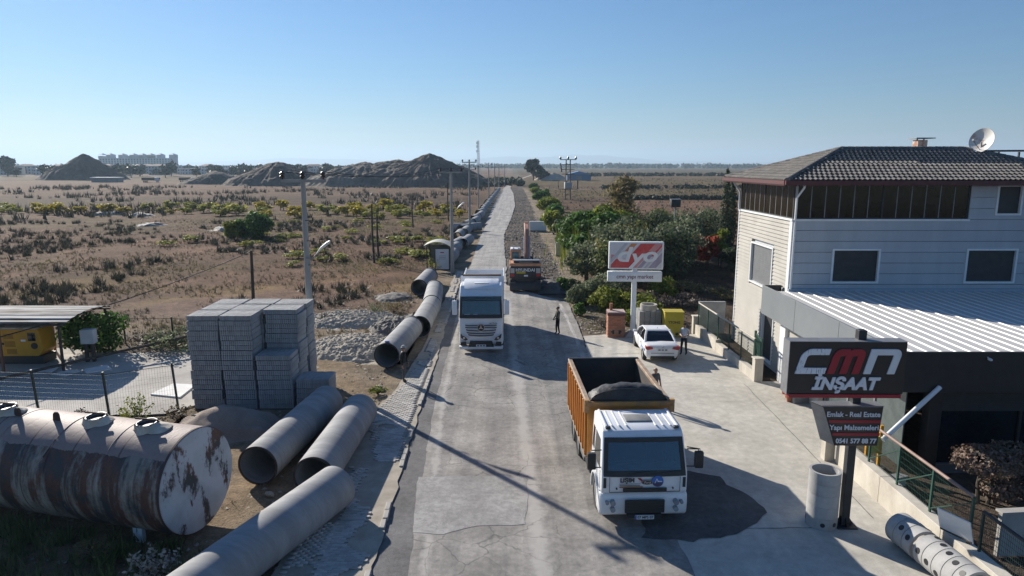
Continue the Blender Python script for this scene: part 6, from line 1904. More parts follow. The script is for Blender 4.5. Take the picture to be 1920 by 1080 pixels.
# dump body
db = bpy.data.objects.new('dump_body', None); COL.objects.link(db); db.parent = DT; db.location = (0, 0, 0)
BY0, BY1, BZ, BT, HW = 2.45, 7.25, 1.12, 2.92, 1.30
INB = M('body_inside', (.055, .05, .048), (.10, .075, .055), scale=1.6, rough=.8, lo=.45, hi=.65)
MB().box(-HW, HW, BY0, BY1, BZ, BZ + .08).build('floor', INB, db)
for s in (-1, 1):
    MB().box(s * (HW - .03) - .03, s * (HW - .03) + .03, BY0, BY1, BZ + .081, BT - .12).build('side_wall', [ORANGE], db)
    MB().box(s * (HW - .068) - .006, s * (HW - .068) + .006, BY0 + .08, BY1 - .08, BZ + .082, BT - .06).build('side_liner', INB, db)
    MB().box(s * (HW - .02) - .075, s * (HW - .02) + .075, BY0 - .04, BY1 + .03, BT - .12, BT).build('top_rail', M('rail_worn', (.38, .30, .22), (.28, .17, .10), scale=3, rough=.7), db, bevel=.015, seg=1)
    ribm = MB().box(-.04, .04, -.05, .05, BZ + .0, BT - .125).mesh('side_rib', ORANGE, bevel=.008, seg=1)
    n = 10
    for i in range(n): link_mesh('side_rib', ribm, db, (s * (HW + .035), BY0 + .12 + (BY1 - BY0 - .24) * i / (n - 1), 0))
    MB().box(s * (HW + .02) - .05, s * (HW + .02) + .05, BY0, BY1, BZ - .06, BZ + .0).build('bottom_rail', M('rail_grey', (.34, .30, .25), (.25, .2, .15), rough=.8), db)
    MB().box(s * (HW + .04) - .08, s * (HW + .04) + .08, BY0 - .08, BY0 + .05, BT - .35, BT + .06).build('hook_bracket', M('bracket_orange', (.5, .3, .13), (.4, .2, .08), rough=.7), db)
MB().box(-HW + .0, HW - .0, BY0 - .06, BY0 - .002, BZ, BT - .16).build('front_wall', ORANGE, db)
MB().box(-HW - .06, HW + .06, BY0 - .1, BY0 + .02, BT - .158, BT + .0).build('front_rail', M('front_rail_orange', (.52, .24, .06), (.35, .18, .08), scale=3, rough=.6), db, bevel=.02, seg=1)
MB().box(-HW + .08, HW - .08, BY0 + .001, BY0 + .02, BZ + .1, BT - .05).build('front_liner', INB, db)
MB().box(-HW + .07, HW - .07, BY1 - .06, BY1, BZ + .09, BT - .02).build('tailgate', INB, db)
MB().box(-HW - .02, HW + .02, BY1 - .08, BY1 + .04, BT - .05, BT + .03).build('tail_rail', DARKSTEEL, db)
# tarpaulin heaped in an arch over the front of the body
TARP = M('black_tarpaulin', (.028, .028, .03), (.05, .05, .052), scale=2.5, rough=.6, bump=.6, bscale=6, bdist=.06)
K = 22; secs = []
for yy, hh, lo_ in ((BY0 + .06, .44, .0), (BY0 + .18, .52, .02), (BY0 + .5, .50, .05), (BY0 + .75, .36, .0), (BY0 + .95, .08, -.12), (BY0 + 1.0, -.2, -.3)):
    loop = []
    for i in range(K + 1):
        a = PI * i / K
        loop.append((-(HW - .1) * math.cos(a), yy + .03 * math.sin(9 * a), BT - .1 + lo_ + max(hh, -.3) * math.sin(a) ** .8 + .02 * math.sin(13 * a + yy * 7)))
    low = [(x * .99, y, BT - .75) for x, y, z in reversed(loop)]
    secs.append(loop + low)
MB().loft(secs).build('tarpaulin', TARP, db, smooth=50)
rope = MB().tube([(-(HW - .1) * math.cos(a), BY0 + .05, BT - .08 + .45 * math.sin(a) ** .8) for a in np.linspace(0, PI, 20)], .02, 6).build('tarpaulin_hoop', DARKSTEEL, db)

# ---- wheeled excavator seen from behind
EX = thing('excavator', 'orange wheeled excavator seen from behind on the dug up lane', 'excavator', (1.08, 54.9, .0), R(0))
DK = M('excavator_dark', (.035, .034, .036), (.05, .046, .044), rough=.6)
MB().prism([(-1.28, 1.1), (1.28, 1.1), (1.28, 1.95), (1.2, 2.1), (-1.2, 2.1), (-1.28, 1.95)], 0, .55, 'y').build('counterweight', DK, EX, bevel=.05)
MB().box(-1.28, 1.28, .0, 2.2, 2.102, 2.35).build('engine_deck', ORANGE_X, EX, bevel=.05)
MB().box(-.95, 1.15, .15, 1.7, 2.351, 2.55).build('engine_cover', DK, EX, bevel=.04)
MB().box(-1.05, 1.22, .12, .3, 2.552, 2.64).build('cover_rim', WHITE, EX, bevel=.02)
MB().box(-1.25, 1.25, .56, 3.0, 1.15, 2.1).build('upper_body', ORANGE_X, EX, bevel=.03)
cabx = bpy.data.objects.new('cab', None); COL.objects.link(cabx); cabx.parent = EX
MB().box(-1.22, -.35, 1.9, 3.4, 1.7, 3.25).build('cab_shell', ORANGE_X, cabx, bevel=.06)
MB().box(-1.08, -.5, 1.885, 1.899, 2.5, 3.05).build('rear_pane', M('cab_pane', (.10, .22, .24), (.06, .14, .16), rough=.1), cabx)
MB().box(-1.235, -1.221, 2.1, 3.2, 2.4, 3.1).build('side_pane', GLASS_D, cabx)
MB().box(-1.2, -.37, 1.95, 3.35, 3.251, 3.3).build('cab_roof', WHITE, cabx, bevel=.02)
for s in (-1, 1):
    l = MB().box(s * 1.05 - .17, s * 1.05 + .17, -.02, .02, 1.55, 1.95).build('rear_panel', M('panel_white', (.5, .47, .44), (.4, .37, .34), rough=.6), EX)
    MB().box(s * 1.05 - .16, s * 1.05 + .16, -.025, .02, 1.28, 1.5).build('tail_lamp', M('tail_red', (.45, .02, .02), (.35, .02, .02), rough=.3), EX)
    for yy in (.5, 3.1): wheel(EX, s * 1.02, yy, .52, .5, s, ORANGE_X)
text_mesh('lettering', 'HYUNDAI', .35, WHITE, EX, Matrix.Translation((0, -.02, 1.80)), .01, 0, .008, sx=1.0)
MB().box(-.72, .02, -.035, -.001, 1.52, 1.68).build('yellow_plate', YEL2, EX)
MB().box(-.1, .22, -.03, -.001, 1.28, 1.4).build('number_plate', WHITE, EX)
MB().box(-1.0, 1.0, .2, 3.6, .55, 1.09).build('undercarriage', DK, EX, bevel=.04)
MB().tube([(.62, .9, 2.55), (.62, .9, 3.0), (.66, .84, 3.08)], .06, 8).build('exhaust', DK, EX)
for s in (-1, 1):
    MB().tube([(s * 1.22, .25, 2.36), (s * 1.22, .25, 2.75), (s * 1.22, 1.6, 2.75), (s * 1.22, 1.6, 2.36)], .022, 6).build('handrail', M('rail_dirty', (.4, .32, .2), (.3, .24, .15)), EX)
    MB().box(s * .55 - .03, s * .55 + .03, -.012, .02, 1.15, 2.05).build('weight_groove', BLACK, EX)
for x in (-.6, .0, .6): MB().box(x - .2, x + .2, .5, 1.4, 2.551, 2.575).build('cover_grille', BLACK, EX)
MB().box(-.5, .6, .04, .12, 2.36, 2.5).build('tool_box', M('tool_dirt', (.2, .17, .14), (.15, .13, .1)), EX)
for x in (-.95, -.5): MB().box(x - .07, x + .07, 1.98, 2.1, 3.3, 3.42).build('work_lamp', WHITE, cabx)
bl = MB().prism([(-.35, .18), (.2, .18), (.2, .75), (-.1, .8), (-.3, .5)], -1.25, 1.25, 'x').build('dozer_blade', DK, EX, bevel=.03)
# boom, stick and bucket reaching forward and up
bm_ = bpy.data.objects.new('boom', None); COL.objects.link(bm_); bm_.parent = EX
MB().prism([(2.2, 1.6), (2.6, 1.5), (4.6, 4.3), (7.2, 4.75), (7.3, 5.05), (4.3, 4.75), (3.9, 4.4)], .02, .38, 'x').build('boom_arm', M('boom_paint', (.42, .20, .12), (.32, .16, .11), scale=2, rough=.6), bm_, bevel=.03, seg=1)
MB().prism([(7.0, 5.1), (7.4, 5.15), (8.4, 2.0), (8.1, 1.9)], .07, .33, 'x').build('stick', MATS['boom_paint'], bm_)
MB().cyl((-.02, 3.0, 1.8), (-.02, 4.5, 4.1), .07, n=10).build('boom_cylinder', CHROME, bm_)
MB().cyl((.42, 3.0, 1.8), (.42, 4.5, 4.1), .07, n=10).build('boom_cylinder', CHROME, bm_)
MB().prism([(7.9, 1.9), (8.6, 1.9), (8.9, 1.2), (8.6, .5), (7.9, .35), (7.6, .6), (8.3, .9), (8.3, 1.4)], -.4, .8, 'x').build('bucket', DK, bm_)

# ---- white parked saloon
CR = thing('white_car', 'white saloon car parked on the forecourt seen from behind', 'car', (7.86, 36.55, .015), R(-1.0))
def csec(y, w, zb, zt, crown):
    half = [(0, zb), (w * .86, zb), (w * .97, zb + .14), (w, (zb + zt) * .5), (w * .985, zt - .16), (w * .93, zt - .03), (w * .80, zt), (0, zt + crown)]
    pts = half + [(-x, z) for x, z in reversed(half[1:-1])]
    return [(x, y, z) for x, z in pts]
ST = [(-2.24, .70, .36, .88, .0), (-2.20, .78, .30, .96, .01), (-2.08, .85, .26, 1.0, .02), (-1.6, .89, .24, 1.03, .02), (-.8, .90, .22, 1.0, .0), (.6, .895, .22, .96, .0), (1.25, .885, .23, .93, .04), (1.8, .85, .25, .84, .04), (2.1, .76, .28, .74, .03), (2.24, .60, .34, .62, .01)]
MB().loft([csec(*s) for s in ST]).build('body', WHITE_V, CR, smooth=40)
gh = MB()
def gsec(y, xb, xt, zb, zt):
    return None
b0, b1, r0, r1 = -1.62, 1.08, -.82, .28
base = [(-.80, b0, .99), (.80, b0, .99), (.82, b1, .93), (-.82, b1, .93)]
mid = [(-.70, b0 + .45, 1.28), (.70, b0 + .45, 1.28), (.71, b1 - .42, 1.26), (-.71, b1 - .42, 1.26)]
top = [(-.58, r0, 1.45), (.58, r0, 1.45), (.59, r1, 1.45), (-.59, r1, 1.45)]
gh.loft([base, mid, top]).build('greenhouse', GLASS_D, CR)
MB().loft([[(-.62, r0 - .08, 1.425), (.62, r0 - .08, 1.425), (.63, r1 + .06, 1.425), (-.63, r1 + .06, 1.425)], [(-.60, r0 - .02, 1.47), (.60, r0 - .02, 1.47), (.60, r1, 1.47), (-.60, r1, 1.47)], [(-.35, r0 + .2, 1.495), (.35, r0 + .2, 1.495), (.35, r1 - .2, 1.495), (-.35, r1 - .2, 1.495)]]).build('roof', WHITE_V, CR, smooth=40)
for s in (-1, 1):
    MB().tube([(s * .80, b0 + .02, .99), (s * .705, b0 + .45, 1.285), (s * .60, r0 - .02, 1.44)], .062, 6).build('rear_pillar', WHITE_V, CR, smooth=50)
    MB().tube([(s * .82, b1 - .02, .94), (s * .715, b1 - .42, 1.265), (s * .60, r1 + .02, 1.44)], .045, 6).build('front_pillar', WHITE_V, CR, smooth=50)
    MB().tube([(s * .835, -.35, .98), (s * .72, -.32, 1.28), (s * .60, -.3, 1.44)], .035, 6).build('middle_pillar', BLACK, CR)
    MB().tube([(s * .60, r0 - .05, 1.44), (s * .61, r1 + .03, 1.44)], .04, 6).build('roof_rail', WHITE_V, CR)
    for yy in (-1.4, 1.38): wheel(CR, s * .80, yy, .315, .22, s)
    TLM = M('car_tail_red', (.42, .015, .02), (.30, .012, .016), rough=.2)
    MB().prism([(s * .50, .80), (s * .80, .74), (s * .88, .80), (s * .885, .93), (s * .80, .935), (s * .52, .90)], -2.275, -2.02, 'y').build('tail_light', TLM, CR)
    mr = MB().box(s * .95 - .1, s * .95 + .1, .78, .92, .96, 1.1).build('mirror', WHITE_V, CR, bevel=.03)
    MB().box(s * .905 - .004, s * .905 + .004, -.95, -.935, .35, .98).build('door_seam', DARKSTEEL, CR)
    MB().box(s * .905 - .004, s * .905 + .004, -.02, -.005, .35, .95).build('door_seam', DARKSTEEL, CR)
    MB().box(s * .91 - .012, s * .91 + .012, -.85, -.68, .8, .83).build('door_handle', CHROME, CR)
    MB().box(s * .90 - .008, s * .90 + .010, -1.9, -.9, .62, .72).build('blue_stripe', M('stripe_blue', (.20, .33, .55), (.18, .3, .5), rough=.3), CR)
MB().box(-.55, .55, -2.275, -2.20, .845, .865).build('boot_trim', CHROME, CR)
MB().box(-.28, .28, -2.285, -2.235, .69, .81).build('number_plate', PLATE, CR)
for x in (-.17, 0, .17): MB().box(x - .06, x + .06, -2.2885, -2.2852, .72, .78).build('plate_mark', BLACK, CR)
MB().box(-.62, .62, -2.25, -2.1, .30, .42).build('rear_valance', BLACK, CR, bevel=.02)
MB().box(-.60, .60, -2.262, -2.2, .56, .575).build('bumper_line', DARKSTEEL, CR)
MB().cyl((0, -2.225, .95), (0, -2.285, .90), .045, n=16).build('emblem', CHROME, CR)
MB().tube([(0, -.55, 1.49), (0, -.75, 1.62)], .008, 5).build('aerial', BLACK, CR)
# ---------------------------------------------------------------- people
SKINM = M('skin', (.42, .25, .17), (.38, .22, .15), rough=.55)
HAIRM = M('hair_dark', (.025, .02, .017), (.04, .032, .026), rough=.7)
def person(label, loc, rz, shirt, trousers, shoes, long_sleeve=True, arms=None, stride=.06, height=1.74, hair=HAIRM, hat=None, head_turn=0, bald=False, cuff=True):
    """one continuous skinned body; front faces -Y before rz"""
    S = height / 1.74
    V, E, Rd = [], [], []
    def v(p, r, par=None):
        V.append(Vector(p) * S); Rd.append((r[0] * S, r[1] * S) if hasattr(r, '__len__') else (r * S, r * S))
        if par is not None: E.append((par, len(V) - 1))
        return len(V) - 1
    pel = v((0, .01, .96), (.155, .11))
    wai = v((0, .0, 1.10), (.145, .105), pel)
    che = v((0, .01, 1.30), (.175, .12), wai)
    sho = v((0, .015, 1.43), (.13, .09), che)
    nec = v((0, .0, 1.50), (.058, .06), sho)
    jaw = v((0, -.012, 1.575), (.068, .075), nec)
    hea = v((0, -.005, 1.65), (.078, .092), jaw)
    top = v((0, .0, 1.725), (.052, .062), hea)
    for s in (-1, 1):
        hip = v((s * .095, .01, .90), (.092, .098), pel)
        k = v((s * .105, -.02 + s * stride * .5, .50), (.062, .066), hip)
        a = v((s * .11, .03 + s * stride, .10), (.045, .05), k)
        t = v((s * .125, -.10 + s * stride, .045), (.042, .032), a)
        sh = v((s * .19, .015, 1.405), (.062, .066), sho)
        ar = (arms or {}).get(s, [(s * .27, .02, 1.13), (s * .275, -.06, .88)])
        el = v(ar[0], (.046, .048), sh)
        wr = v(ar[1], (.030, .033), el)
        d = (Vector(ar[1]) - Vector(ar[0])).normalized()
        sd = d.cross(Vector((1, 0, 0)) if abs(d.x) < .8 else Vector((0, 1, 0))).normalized()
        n = d.cross(sd)
        pm = v(Vector(ar[1]) + d * .07, (.036, .022), wr)
        for f, (o, L) in enumerate(((-.03, .075), (-.01, .085), (.01, .08), (.03, .065))):
            f1 = v(Vector(ar[1]) + d * (.10 + L * .35) + sd * o, .0095, pm)
            v(Vector(ar[1]) + d * (.10 + L * .8) + sd * o + n * .025 * (1 if s > 0 else -1), .0075, f1)
        th = v(Vector(ar[1]) + d * .055 - sd * .045, .011, wr)
        v(Vector(ar[1]) + d * .10 - sd * .06, .009, th)
    me = bpy.data.meshes.new('body'); me.from_pydata(V, E, [])
    ob = bpy.data.objects.new('person', me); COL.objects.link(ob)
    ob.modifiers.new('skin', 'SKIN'); ob.modifiers['skin'].use_smooth_shade = True
    sk = me.skin_vertices[0].data
    for i, r in enumerate(Rd): sk[i].radius = r
    sk[0].use_root = True
    ss = ob.modifiers.new('sub', 'SUBSURF'); ss.levels = 2; ss.render_levels = 2
    dg = bpy.context.evaluated_depsgraph_get()
    m2 = bpy.data.meshes.new_from_object(ob.evaluated_get(dg))
    bpy.data.objects.remove(ob); bpy.data.meshes.remove(me)
    m2.materials.clear()
    for q in (SKINM, shirt, trousers, shoes): m2.materials.append(q)
    for p in m2.polygons:
        c = p.center / S
        r = math.hypot(c.x, c.y)
        z = c.z
        arm = abs(c.x) > .205 and z > .7 or (z > .75 and z < 1.38 and c.y < -.15)
        if z < .105: mi = 3
        elif z > 1.485: mi = 0
        elif arm:
            hand_z = (arms or {}).get(1 if c.x > 0 else -1, [(0, 0, 1.13), (0, 0, .88)])
            wz = Vector(hand_z[1]); ez = Vector(hand_z[0])
            dw = (c - wz).length; de = (c - ez).length
            if long_sleeve: mi = 0 if (c - wz).dot(wz - ez) > -.004 else 1
            else: mi = 0 if (c - ez).dot(wz - ez) > .0 else 1
        elif z < .97: mi = 2
        else: mi = 1
        p.material_index = mi; p.use_smooth = True
    body = link_mesh('person', m2, None, loc, (0, 0, rz))
    # hair cap and face
    hd = bpy.data.objects.new('head_features', None)
    hs = MB()
    if not bald: hs.ball(Vector((0, .018, 1.672)) * S, (.086 * S, .098 * S, .082 * S), 14, 8)
    else: hs.ball(Vector((0, .06, 1.62)) * S, (.08 * S, .05 * S, .05 * S), 12, 6)
    h = hs.build('hair', hair, body, smooth=80)
    if hat:
        MB().lathe([(.12 * S, 0), (.125 * S, .012), (.095 * S, .02), (.092 * S, .075), (.06 * S, .10), (.005, .105)], 16, o=(0, -.012 * S, 1.69 * S)).build('cap', hat, body, smooth=50)
    for s in (-1, 1):
        MB().ball(Vector((s * .032, -.088, 1.655)) * S, .012 * S, 6, 4).build('eye', BLACK, body)
        MB().ball(Vector((s * .083, .0, 1.64)) * S, (.012 * S, .022 * S, .034 * S), 6, 5).build('ear', SKINM, body, smooth=60)
    MB().ball(Vector((0, -.102, 1.625)) * S, (.014 * S, .022 * S, .024 * S), 6, 5).build('nose', SKINM, body, smooth=60)
    MB().ball(Vector((0, -.088, 1.582)) * S, (.026 * S, .012 * S, .008 * S), 8, 4).build('mouth', M('lips', (.30, .12, .10), (.26, .1, .08)), body)
    tag(body, label, 'person')
    return body
def cloth(name, c): return M(name, c, tuple(x * .75 for x in c), scale=6, rough=.9, bump=.3, bscale=14, bdist=.02)
NAVY, BLK, WSH = cloth('navy_cloth', (.03, .035, .06)), cloth('black_cloth', (.018, .018, .02)), cloth('white_cloth', (.70, .72, .74))
KHA, GRYC, OLV = cloth('khaki_cloth', (.17, .15, .12)), cloth('grey_cloth', (.10, .10, .105)), cloth('olive_cloth', (.07, .075, .05))
SHOE = cloth('shoe_black', (.015, .014, .013))
CAPW = cloth('cap_pale', (.5, .49, .46))
person('man in black jacket and grey trousers standing by the pipe end', (-5.12, 31.1, .06), R(75), BLK, GRYC, SHOE, True, {1: [(.26, .03, 1.14), (.22, -.10, .90)], -1: [(-.27, .02, 1.13), (-.28, -.06, .88)]}, .05, 1.76, HAIRM, CAPW)
person('man in dark clothes standing alone in the road looking down', (2.78, 40.55, .03), R(-70), OLV, BLK, SHOE, True, {1: [(.25, -.02, 1.14), (.12, -.22, 1.02)], -1: [(-.25, -.02, 1.14), (-.10, -.22, 1.0)]}, .05, 1.72)
person('man in white shirt and dark trousers standing behind the parked car', (9.35, 36.0, .02), R(-40), WSH, NAVY, SHOE, False, {1: [(.26, .0, 1.13), (.10, -.20, 1.08)], -1: [(-.26, .0, 1.13), (-.06, -.22, 1.1)]}, .09, 1.76)
person('grey haired man in grey shirt behind the tipper truck', (6.1, 27.9, .02), R(30), GRYC, NAVY, SHOE, False, None, .06, 1.74, cloth('hair_grey', (.25, .24, .23)), None, 0, True)
# ---------------------------------------------------------------- vegetation on the right
def tree(name, label, loc, r, h, mat, seed, n=3000, ls=.16, low=.9, multi=2, group=None, k=22, trunk_r=.11, shell=.5, cat='tree'):
    t = thing(name, label, cat, loc, 0, group)
    link_mesh('trunk', trunk_mesh('trunk', h, trunk_r, r, seed, BARK, multi=multi, limbs=5, top=.82), t)
    link_mesh('crown', leaves_mesh('crown', crown_blobs(r, low, h, k, seed), n, ls, mat, seed, shell=shell), t)
    return t
GO = 'olive trees of the garden beside the house'
OL = [((6.4, 57.5), 1.7, 4.0, 'olive tree nearest the road at the left end of the garden'), ((8.3, 55.2), 2.0, 4.6, 'olive tree left of the paint sign, front row'), ((10.6, 57.5), 2.4, 5.0, 'olive tree directly behind the paint sign'),
      ((13.2, 58.5), 2.4, 5.0, 'olive tree right of the paint sign, front row'), ((9.0, 62.0), 2.3, 5.2, 'olive tree second row behind the left front one'), ((12.3, 64.0), 2.6, 5.5, 'olive tree second row behind the paint sign'),
      ((15.6, 64.5), 2.6, 5.3, 'olive tree second row, right of the paint sign'), ((14.6, 70.5), 2.6, 5.6, 'olive tree third row in the middle of the garden'), ((18.2, 72.5), 2.6, 5.3, 'olive tree third row behind the red bush'),
      ((17.5, 79), 2.8, 5.6, 'olive tree fourth row under the grey box post'), ((21.5, 80), 2.8, 5.4, 'olive tree fourth row toward the cypresses'), ((24.6, 84), 2.6, 5.0, 'olive tree farthest right before the cypresses'), ((11.0, 70.5), 2.6, 5.6, 'olive tree behind the giant reed clump')]
for k, ((x, y), r_, h, lab) in enumerate(OL):
    tree('olive_tree', lab, (x, y, 0), r_ * 1.12, h, (L_OLIVE, L_MIX, L_OLIVE, L_DARK)[k % 4], 200 + k, int(2500 * r_ / 2.2), .15, .5, 3, GO, 24, .10)
for k, (x, y, r_, h, lab) in enumerate(((7.6, 66.5, 2.2, 5.4, 'giant reed clump nearest the camera by the dug lane'), (9.6, 69.5, 2.4, 6.0, 'giant reed clump second from the camera'), (7.2, 72.5, 2.2, 5.6, 'giant reed clump on the dug lane edge'), (10.2, 75.5, 2.6, 6.2, 'tallest giant reed clump'), (7.6, 79, 2.2, 5.2, 'giant reed clump farthest along the lane'), (12.8, 78, 2.2, 5.4, 'giant reed clump behind the olive trees'))):
    t = thing('giant_reed', lab, 'reed clump', (x, y, 0), 0, 'giant reeds right of the dug lane')
    rg = np.random.default_rng(300 + k)
    pts = np.stack([rg.normal(0, r_ * .42, 60), rg.normal(0, r_ * .42, 60), np.zeros(60), rg.uniform(.75, 1.05, 60)], -1)
    link_mesh('stems', blades_mesh('stems', pts, 3, h * .95, .07, L_YG, 310 + k, .28), t)
    link_mesh('foliage', leaves_mesh('foliage', crown_blobs(r_, .3, h, 26, 320 + k), 3400, .24, L_GREEN if k != 3 else L_YG, 330 + k, .2), t)
# hedge along the dug lane
hv = [leaves_mesh('foliage', crown_blobs(1.7, .1, 2.9, 14, 400 + s), 1300, .22, (L_GREEN, L_DARK, L_YG)[s], 410 + s) for s in range(3)]
hs_ = trunk_mesh('stems', 2.4, .06, 1.2, 420, BARK, multi=3, limbs=3, top=.7)
rg = random.Random(9)
k = 0
for y in (84, 89, 95, 102, 110, 119, 129, 140, 152, 165, 179, 194, 210, 228, 248, 270, 295):
    t = thing('hedge_bush', ordn[k] + ' bush of the hedge along the dug lane, counted from the reeds', 'bush', (float(interp(DUG_R, y)) + 2.6 + rg.uniform(-.5, .9) + (y > 150) * 1.0, y, 0), rg.uniform(0, 6), 'hedge along the dug lane')
    q = rg.uniform(.85, 1.35); t.scale = (q, q * 1.3, q)
    link_mesh('stems', hs_, t); link_mesh('foliage', hv[rg.choice((0, 0, 1, 2))], t); k += 1
for k, (x, y, r_, h, mt, lab) in enumerate(((6.6, 47.2, 1.5, 1.7, L_YG, 'yellow green bush left of the sign post'), (8.2, 46.5, 1.5, 1.6, L_YG, 'yellow green bush behind the sign post'), (5.4, 49.5, 1.4, 1.6, L_OLIVE, 'grey green bush at the road edge left of the sign'),
        (7.3, 50.3, 1.8, 2.3, L_OLIVE, 'olive green bush behind the yellow green ones'), (9.2, 44.4, 1.1, 1.3, L_YG, 'yellow weed bush right of the sign post'), (4.7, 46.2, .5, .8, L_GREEN, 'small bright green bush at the verge'),
        (12.0, 53.0, 1.3, 1.4, L_YG, 'small yellow green bush in the dark garden ground'), (4.55, 56.2, .9, 1.0, L_GREEN, 'bright green bush beside the excavator'), (5.3, 53.0, 1.2, 1.4, L_DARK, 'dark bush between excavator and garden'),
        (10.3, 49.0, 1.6, 1.0, L_DRY, 'dry grey brush pile behind the ring'), (12.6, 49.0, 1.7, .9, L_DRY, 'dry brush in the shade left of the house'), (14.2, 54.5, 1.8, .9, L_BROWN, 'brown scrub in the garden shade'), (16.2, 52.0, 1.8, .8, L_BROWN, 'brown scrub close to the house corner'), (5.9, 42.6, .9, .6, L_DRY, 'dry weeds left of the brick oven'), (7.6, 43.4, .9, .9, L_YG, 'yellow weeds behind the brick oven'))):
    if mt in (L_DRY, L_BROWN): twig_bush(lab, (x, y, 0), r_, h, mt, 500 + k, int(420 * r_))
    else: bush(lab, (x, y, 0), r_, h, mt, 500 + k, int(1500 * r_), .11, k=14)
tree('red_tree', 'small red leaved tree beside the house', (19.4, 67.5, 0), 1.35, 4.0, L_RED, 601, 1900, .17, .5, 3, None, 14, .06)
tree('yellow_tree', 'yellow green small tree right of the red one', (21.0, 68.5, 0), 1.5, 4.2, L_YG, 602, 1900, .17, .4, 3, None, 14, .06)
tree('yellow_tree', 'yellow leaved tree touching the red tree on its left', (18.6, 69.5, 0), 1.2, 3.6, L_YEL, 603, 1200, .17, .4, 3, None, 12, .06)
tree('dark_shrub', 'dark green shrub under the red tree', (21.5, 65.0, 0), 1.8, 2.6, L_DARK, 604, 2000, .15, .1, 3, None, 14, .06, cat='shrub')
tree('sparse_tree', 'tall sparse brownish tree behind the garden', (14.4, 90, 0), 3.4, 9.3, L_BROWN, 605, 1700, .26, 1.6, 3, None, 30, .16, .25)
for k, (x, y, h) in enumerate(((24.1, 77, 9.6), (25.3, 79, 8.6), (26.0, 76, 8.8))):
    t = thing('cypress', ['dark cypress left of the house roof', 'second cypress half hidden by the house', 'third cypress mostly behind the house'][k], 'cypress', (x, y, 0), 0, 'cypresses beside the house')
    link_mesh('trunk', trunk_mesh('trunk', h, .1, .3, 610 + k, BARK, 1, 2, .8), t)
    bl = [(random.uniform(-.12, .12), random.uniform(-.12, .12), z, .75 * (1 - (z / h) ** 2.2) + .12, .75 * (1 - (z / h) ** 2.2) + .12, .7, 1 - z / h * .6) for z in np.linspace(.6, h - .3, 14)]
    link_mesh('crown', leaves_mesh('crown', bl, 2600, .13, L_DARK, 620 + k, 1.0), t)
# garden ground litter and verge weeds
rg = np.random.default_rng(77)
def rpts(n, x0, x1, y0, y1, s): return np.stack([rg.uniform(x0, x1, n), rg.uniform(y0, y1, n), np.full(n, -.03), rg.uniform(*s, n)], -1)
tag(tuft_field('garden_weeds', rpts(2600, 7.5, 30, 43, 66, (.4, 1.0)), leafmat('garden_weed', (.09, .075, .05), (.06, .06, .032), .6, .1), 7, .42, .03, 700, .8), 'dark dry weeds over the garden ground', 'weeds', kind='stuff')
tag(tuft_field('verge_grass', rpts(1500, 4.6, 8.5, 41.5, 60, (.3, .8)), L_GRASSG, 6, .3, .025, 701, .8), 'sparse grass on the right road verge', 'grass', kind='stuff')
tag(tuft_field('field_tufts', np.concatenate([rpts(3800, 10, 150, 85, 330, (.7, 1.7)), rpts(1500, 60, 320, 200, 520, (1.2, 2.6))]), leafmat('field_tuft', (.13, .11, .065), (.09, .085, .045), .05, .1), 7, .5, .09, 702, .8), 'low tufts over the right hand fields', 'scrub', kind='stuff')
# dried clipped garden bushes beside the shop
def topiary(label, loc, blobs, seed):
    t = thing('topiary', label, 'topiary', loc)
    link_mesh('trunk', trunk_mesh('trunk', 1.3, .07, .6, seed, BARK, 3, 4, .85), t)
    link_mesh('crown', leaves_mesh('crown', blobs, 5200, .055, L_TOPI, seed, .3, shell=.8), t)
topiary('brown dried cloud pruned bush in front of the shop', (14.6, 19.6, 0), [(0, 0, 1.3, 1.05, .85, .42, 2), (.8, .1, 1.4, .8, .8, .4, 1.4), (.35, -.2, .45, .6, .5, .35, .9), (1.1, 0, .5, .6, .5, .35, .8)], 800)
topiary('dried bush at the right edge before the shop', (16.6, 19.3, 0), [(0, 0, 1.6, .8, .8, .5, 1.5), (.5, .2, .8, .7, .6, .45, 1)], 801)
wpn = thing('garden_panel', 'pale upright panel at the right edge behind the fence', 'panel', (13.3, 16.6, 0), R(5))
MB().box(-.5, .6, -.08, .08, 0, 1.25).build('slab', CONC, wpn, bevel=.02, seg=1)
MB().box(-.55, .65, -.12, .12, 1.25, 1.3).build('coping', CONC, wpn)
tag(tuft_field('shop_garden_weeds', rpts(700, 11.9, 20, 10, 20.5, (.3, .8)), L_DRY, 7, .25, .02, 703, .8), 'dry weeds in the bed behind the retaining wall', 'weeds', kind='stuff')
cbk = thing('concrete_block', 'loose concrete block inside the mesh fence', 'block', (12.45, 20.6, 0), R(20))
MB().box(-.25, .25, -.12, .12, 0, .3).build('block_body', CONC, cbk, bevel=.015, seg=1)
MB().box(-.28, .28, -.15, .15, .3, .35).build('block_cap', CONC_D, cbk)

# broken asphalt of the dug lane and beside the excavator
def rubble(name, label, spots, s0, s1, mat, seed):
    rgx = np.random.default_rng(seed); V, F = [], []
    T = np.array([(1, 0, -.5), (-.6, .9, -.5), (-.6, -.9, -.5), (.2, .1, .7)])
    n = len(spots)
    for (x, y, z) in spots:
        b = len(V); s = rgx.uniform(s0, s1); a = rgx.uniform(0, 6.28); c, q = math.cos(a), math.sin(a)
        for p in T:
            p = p * rgx.uniform(.6, 1.2, 3) * s
            V.append((x + p[0] * c - p[1] * q, y + p[0] * q + p[1] * c, z + p[2] * .55))
        F += [(b, b + 1, b + 3), (b + 1, b + 2, b + 3), (b + 2, b, b + 3)]
    o = link_mesh(name, np_mesh(name, V, F, mat)); tag(o, label, 'rubble', kind='stuff')
RUB = M('broken_asphalt', (.13, .12, .11), (.085, .08, .075), coord='World', scale=2, rough=.95, rnd=.4, island=True)
sp = []
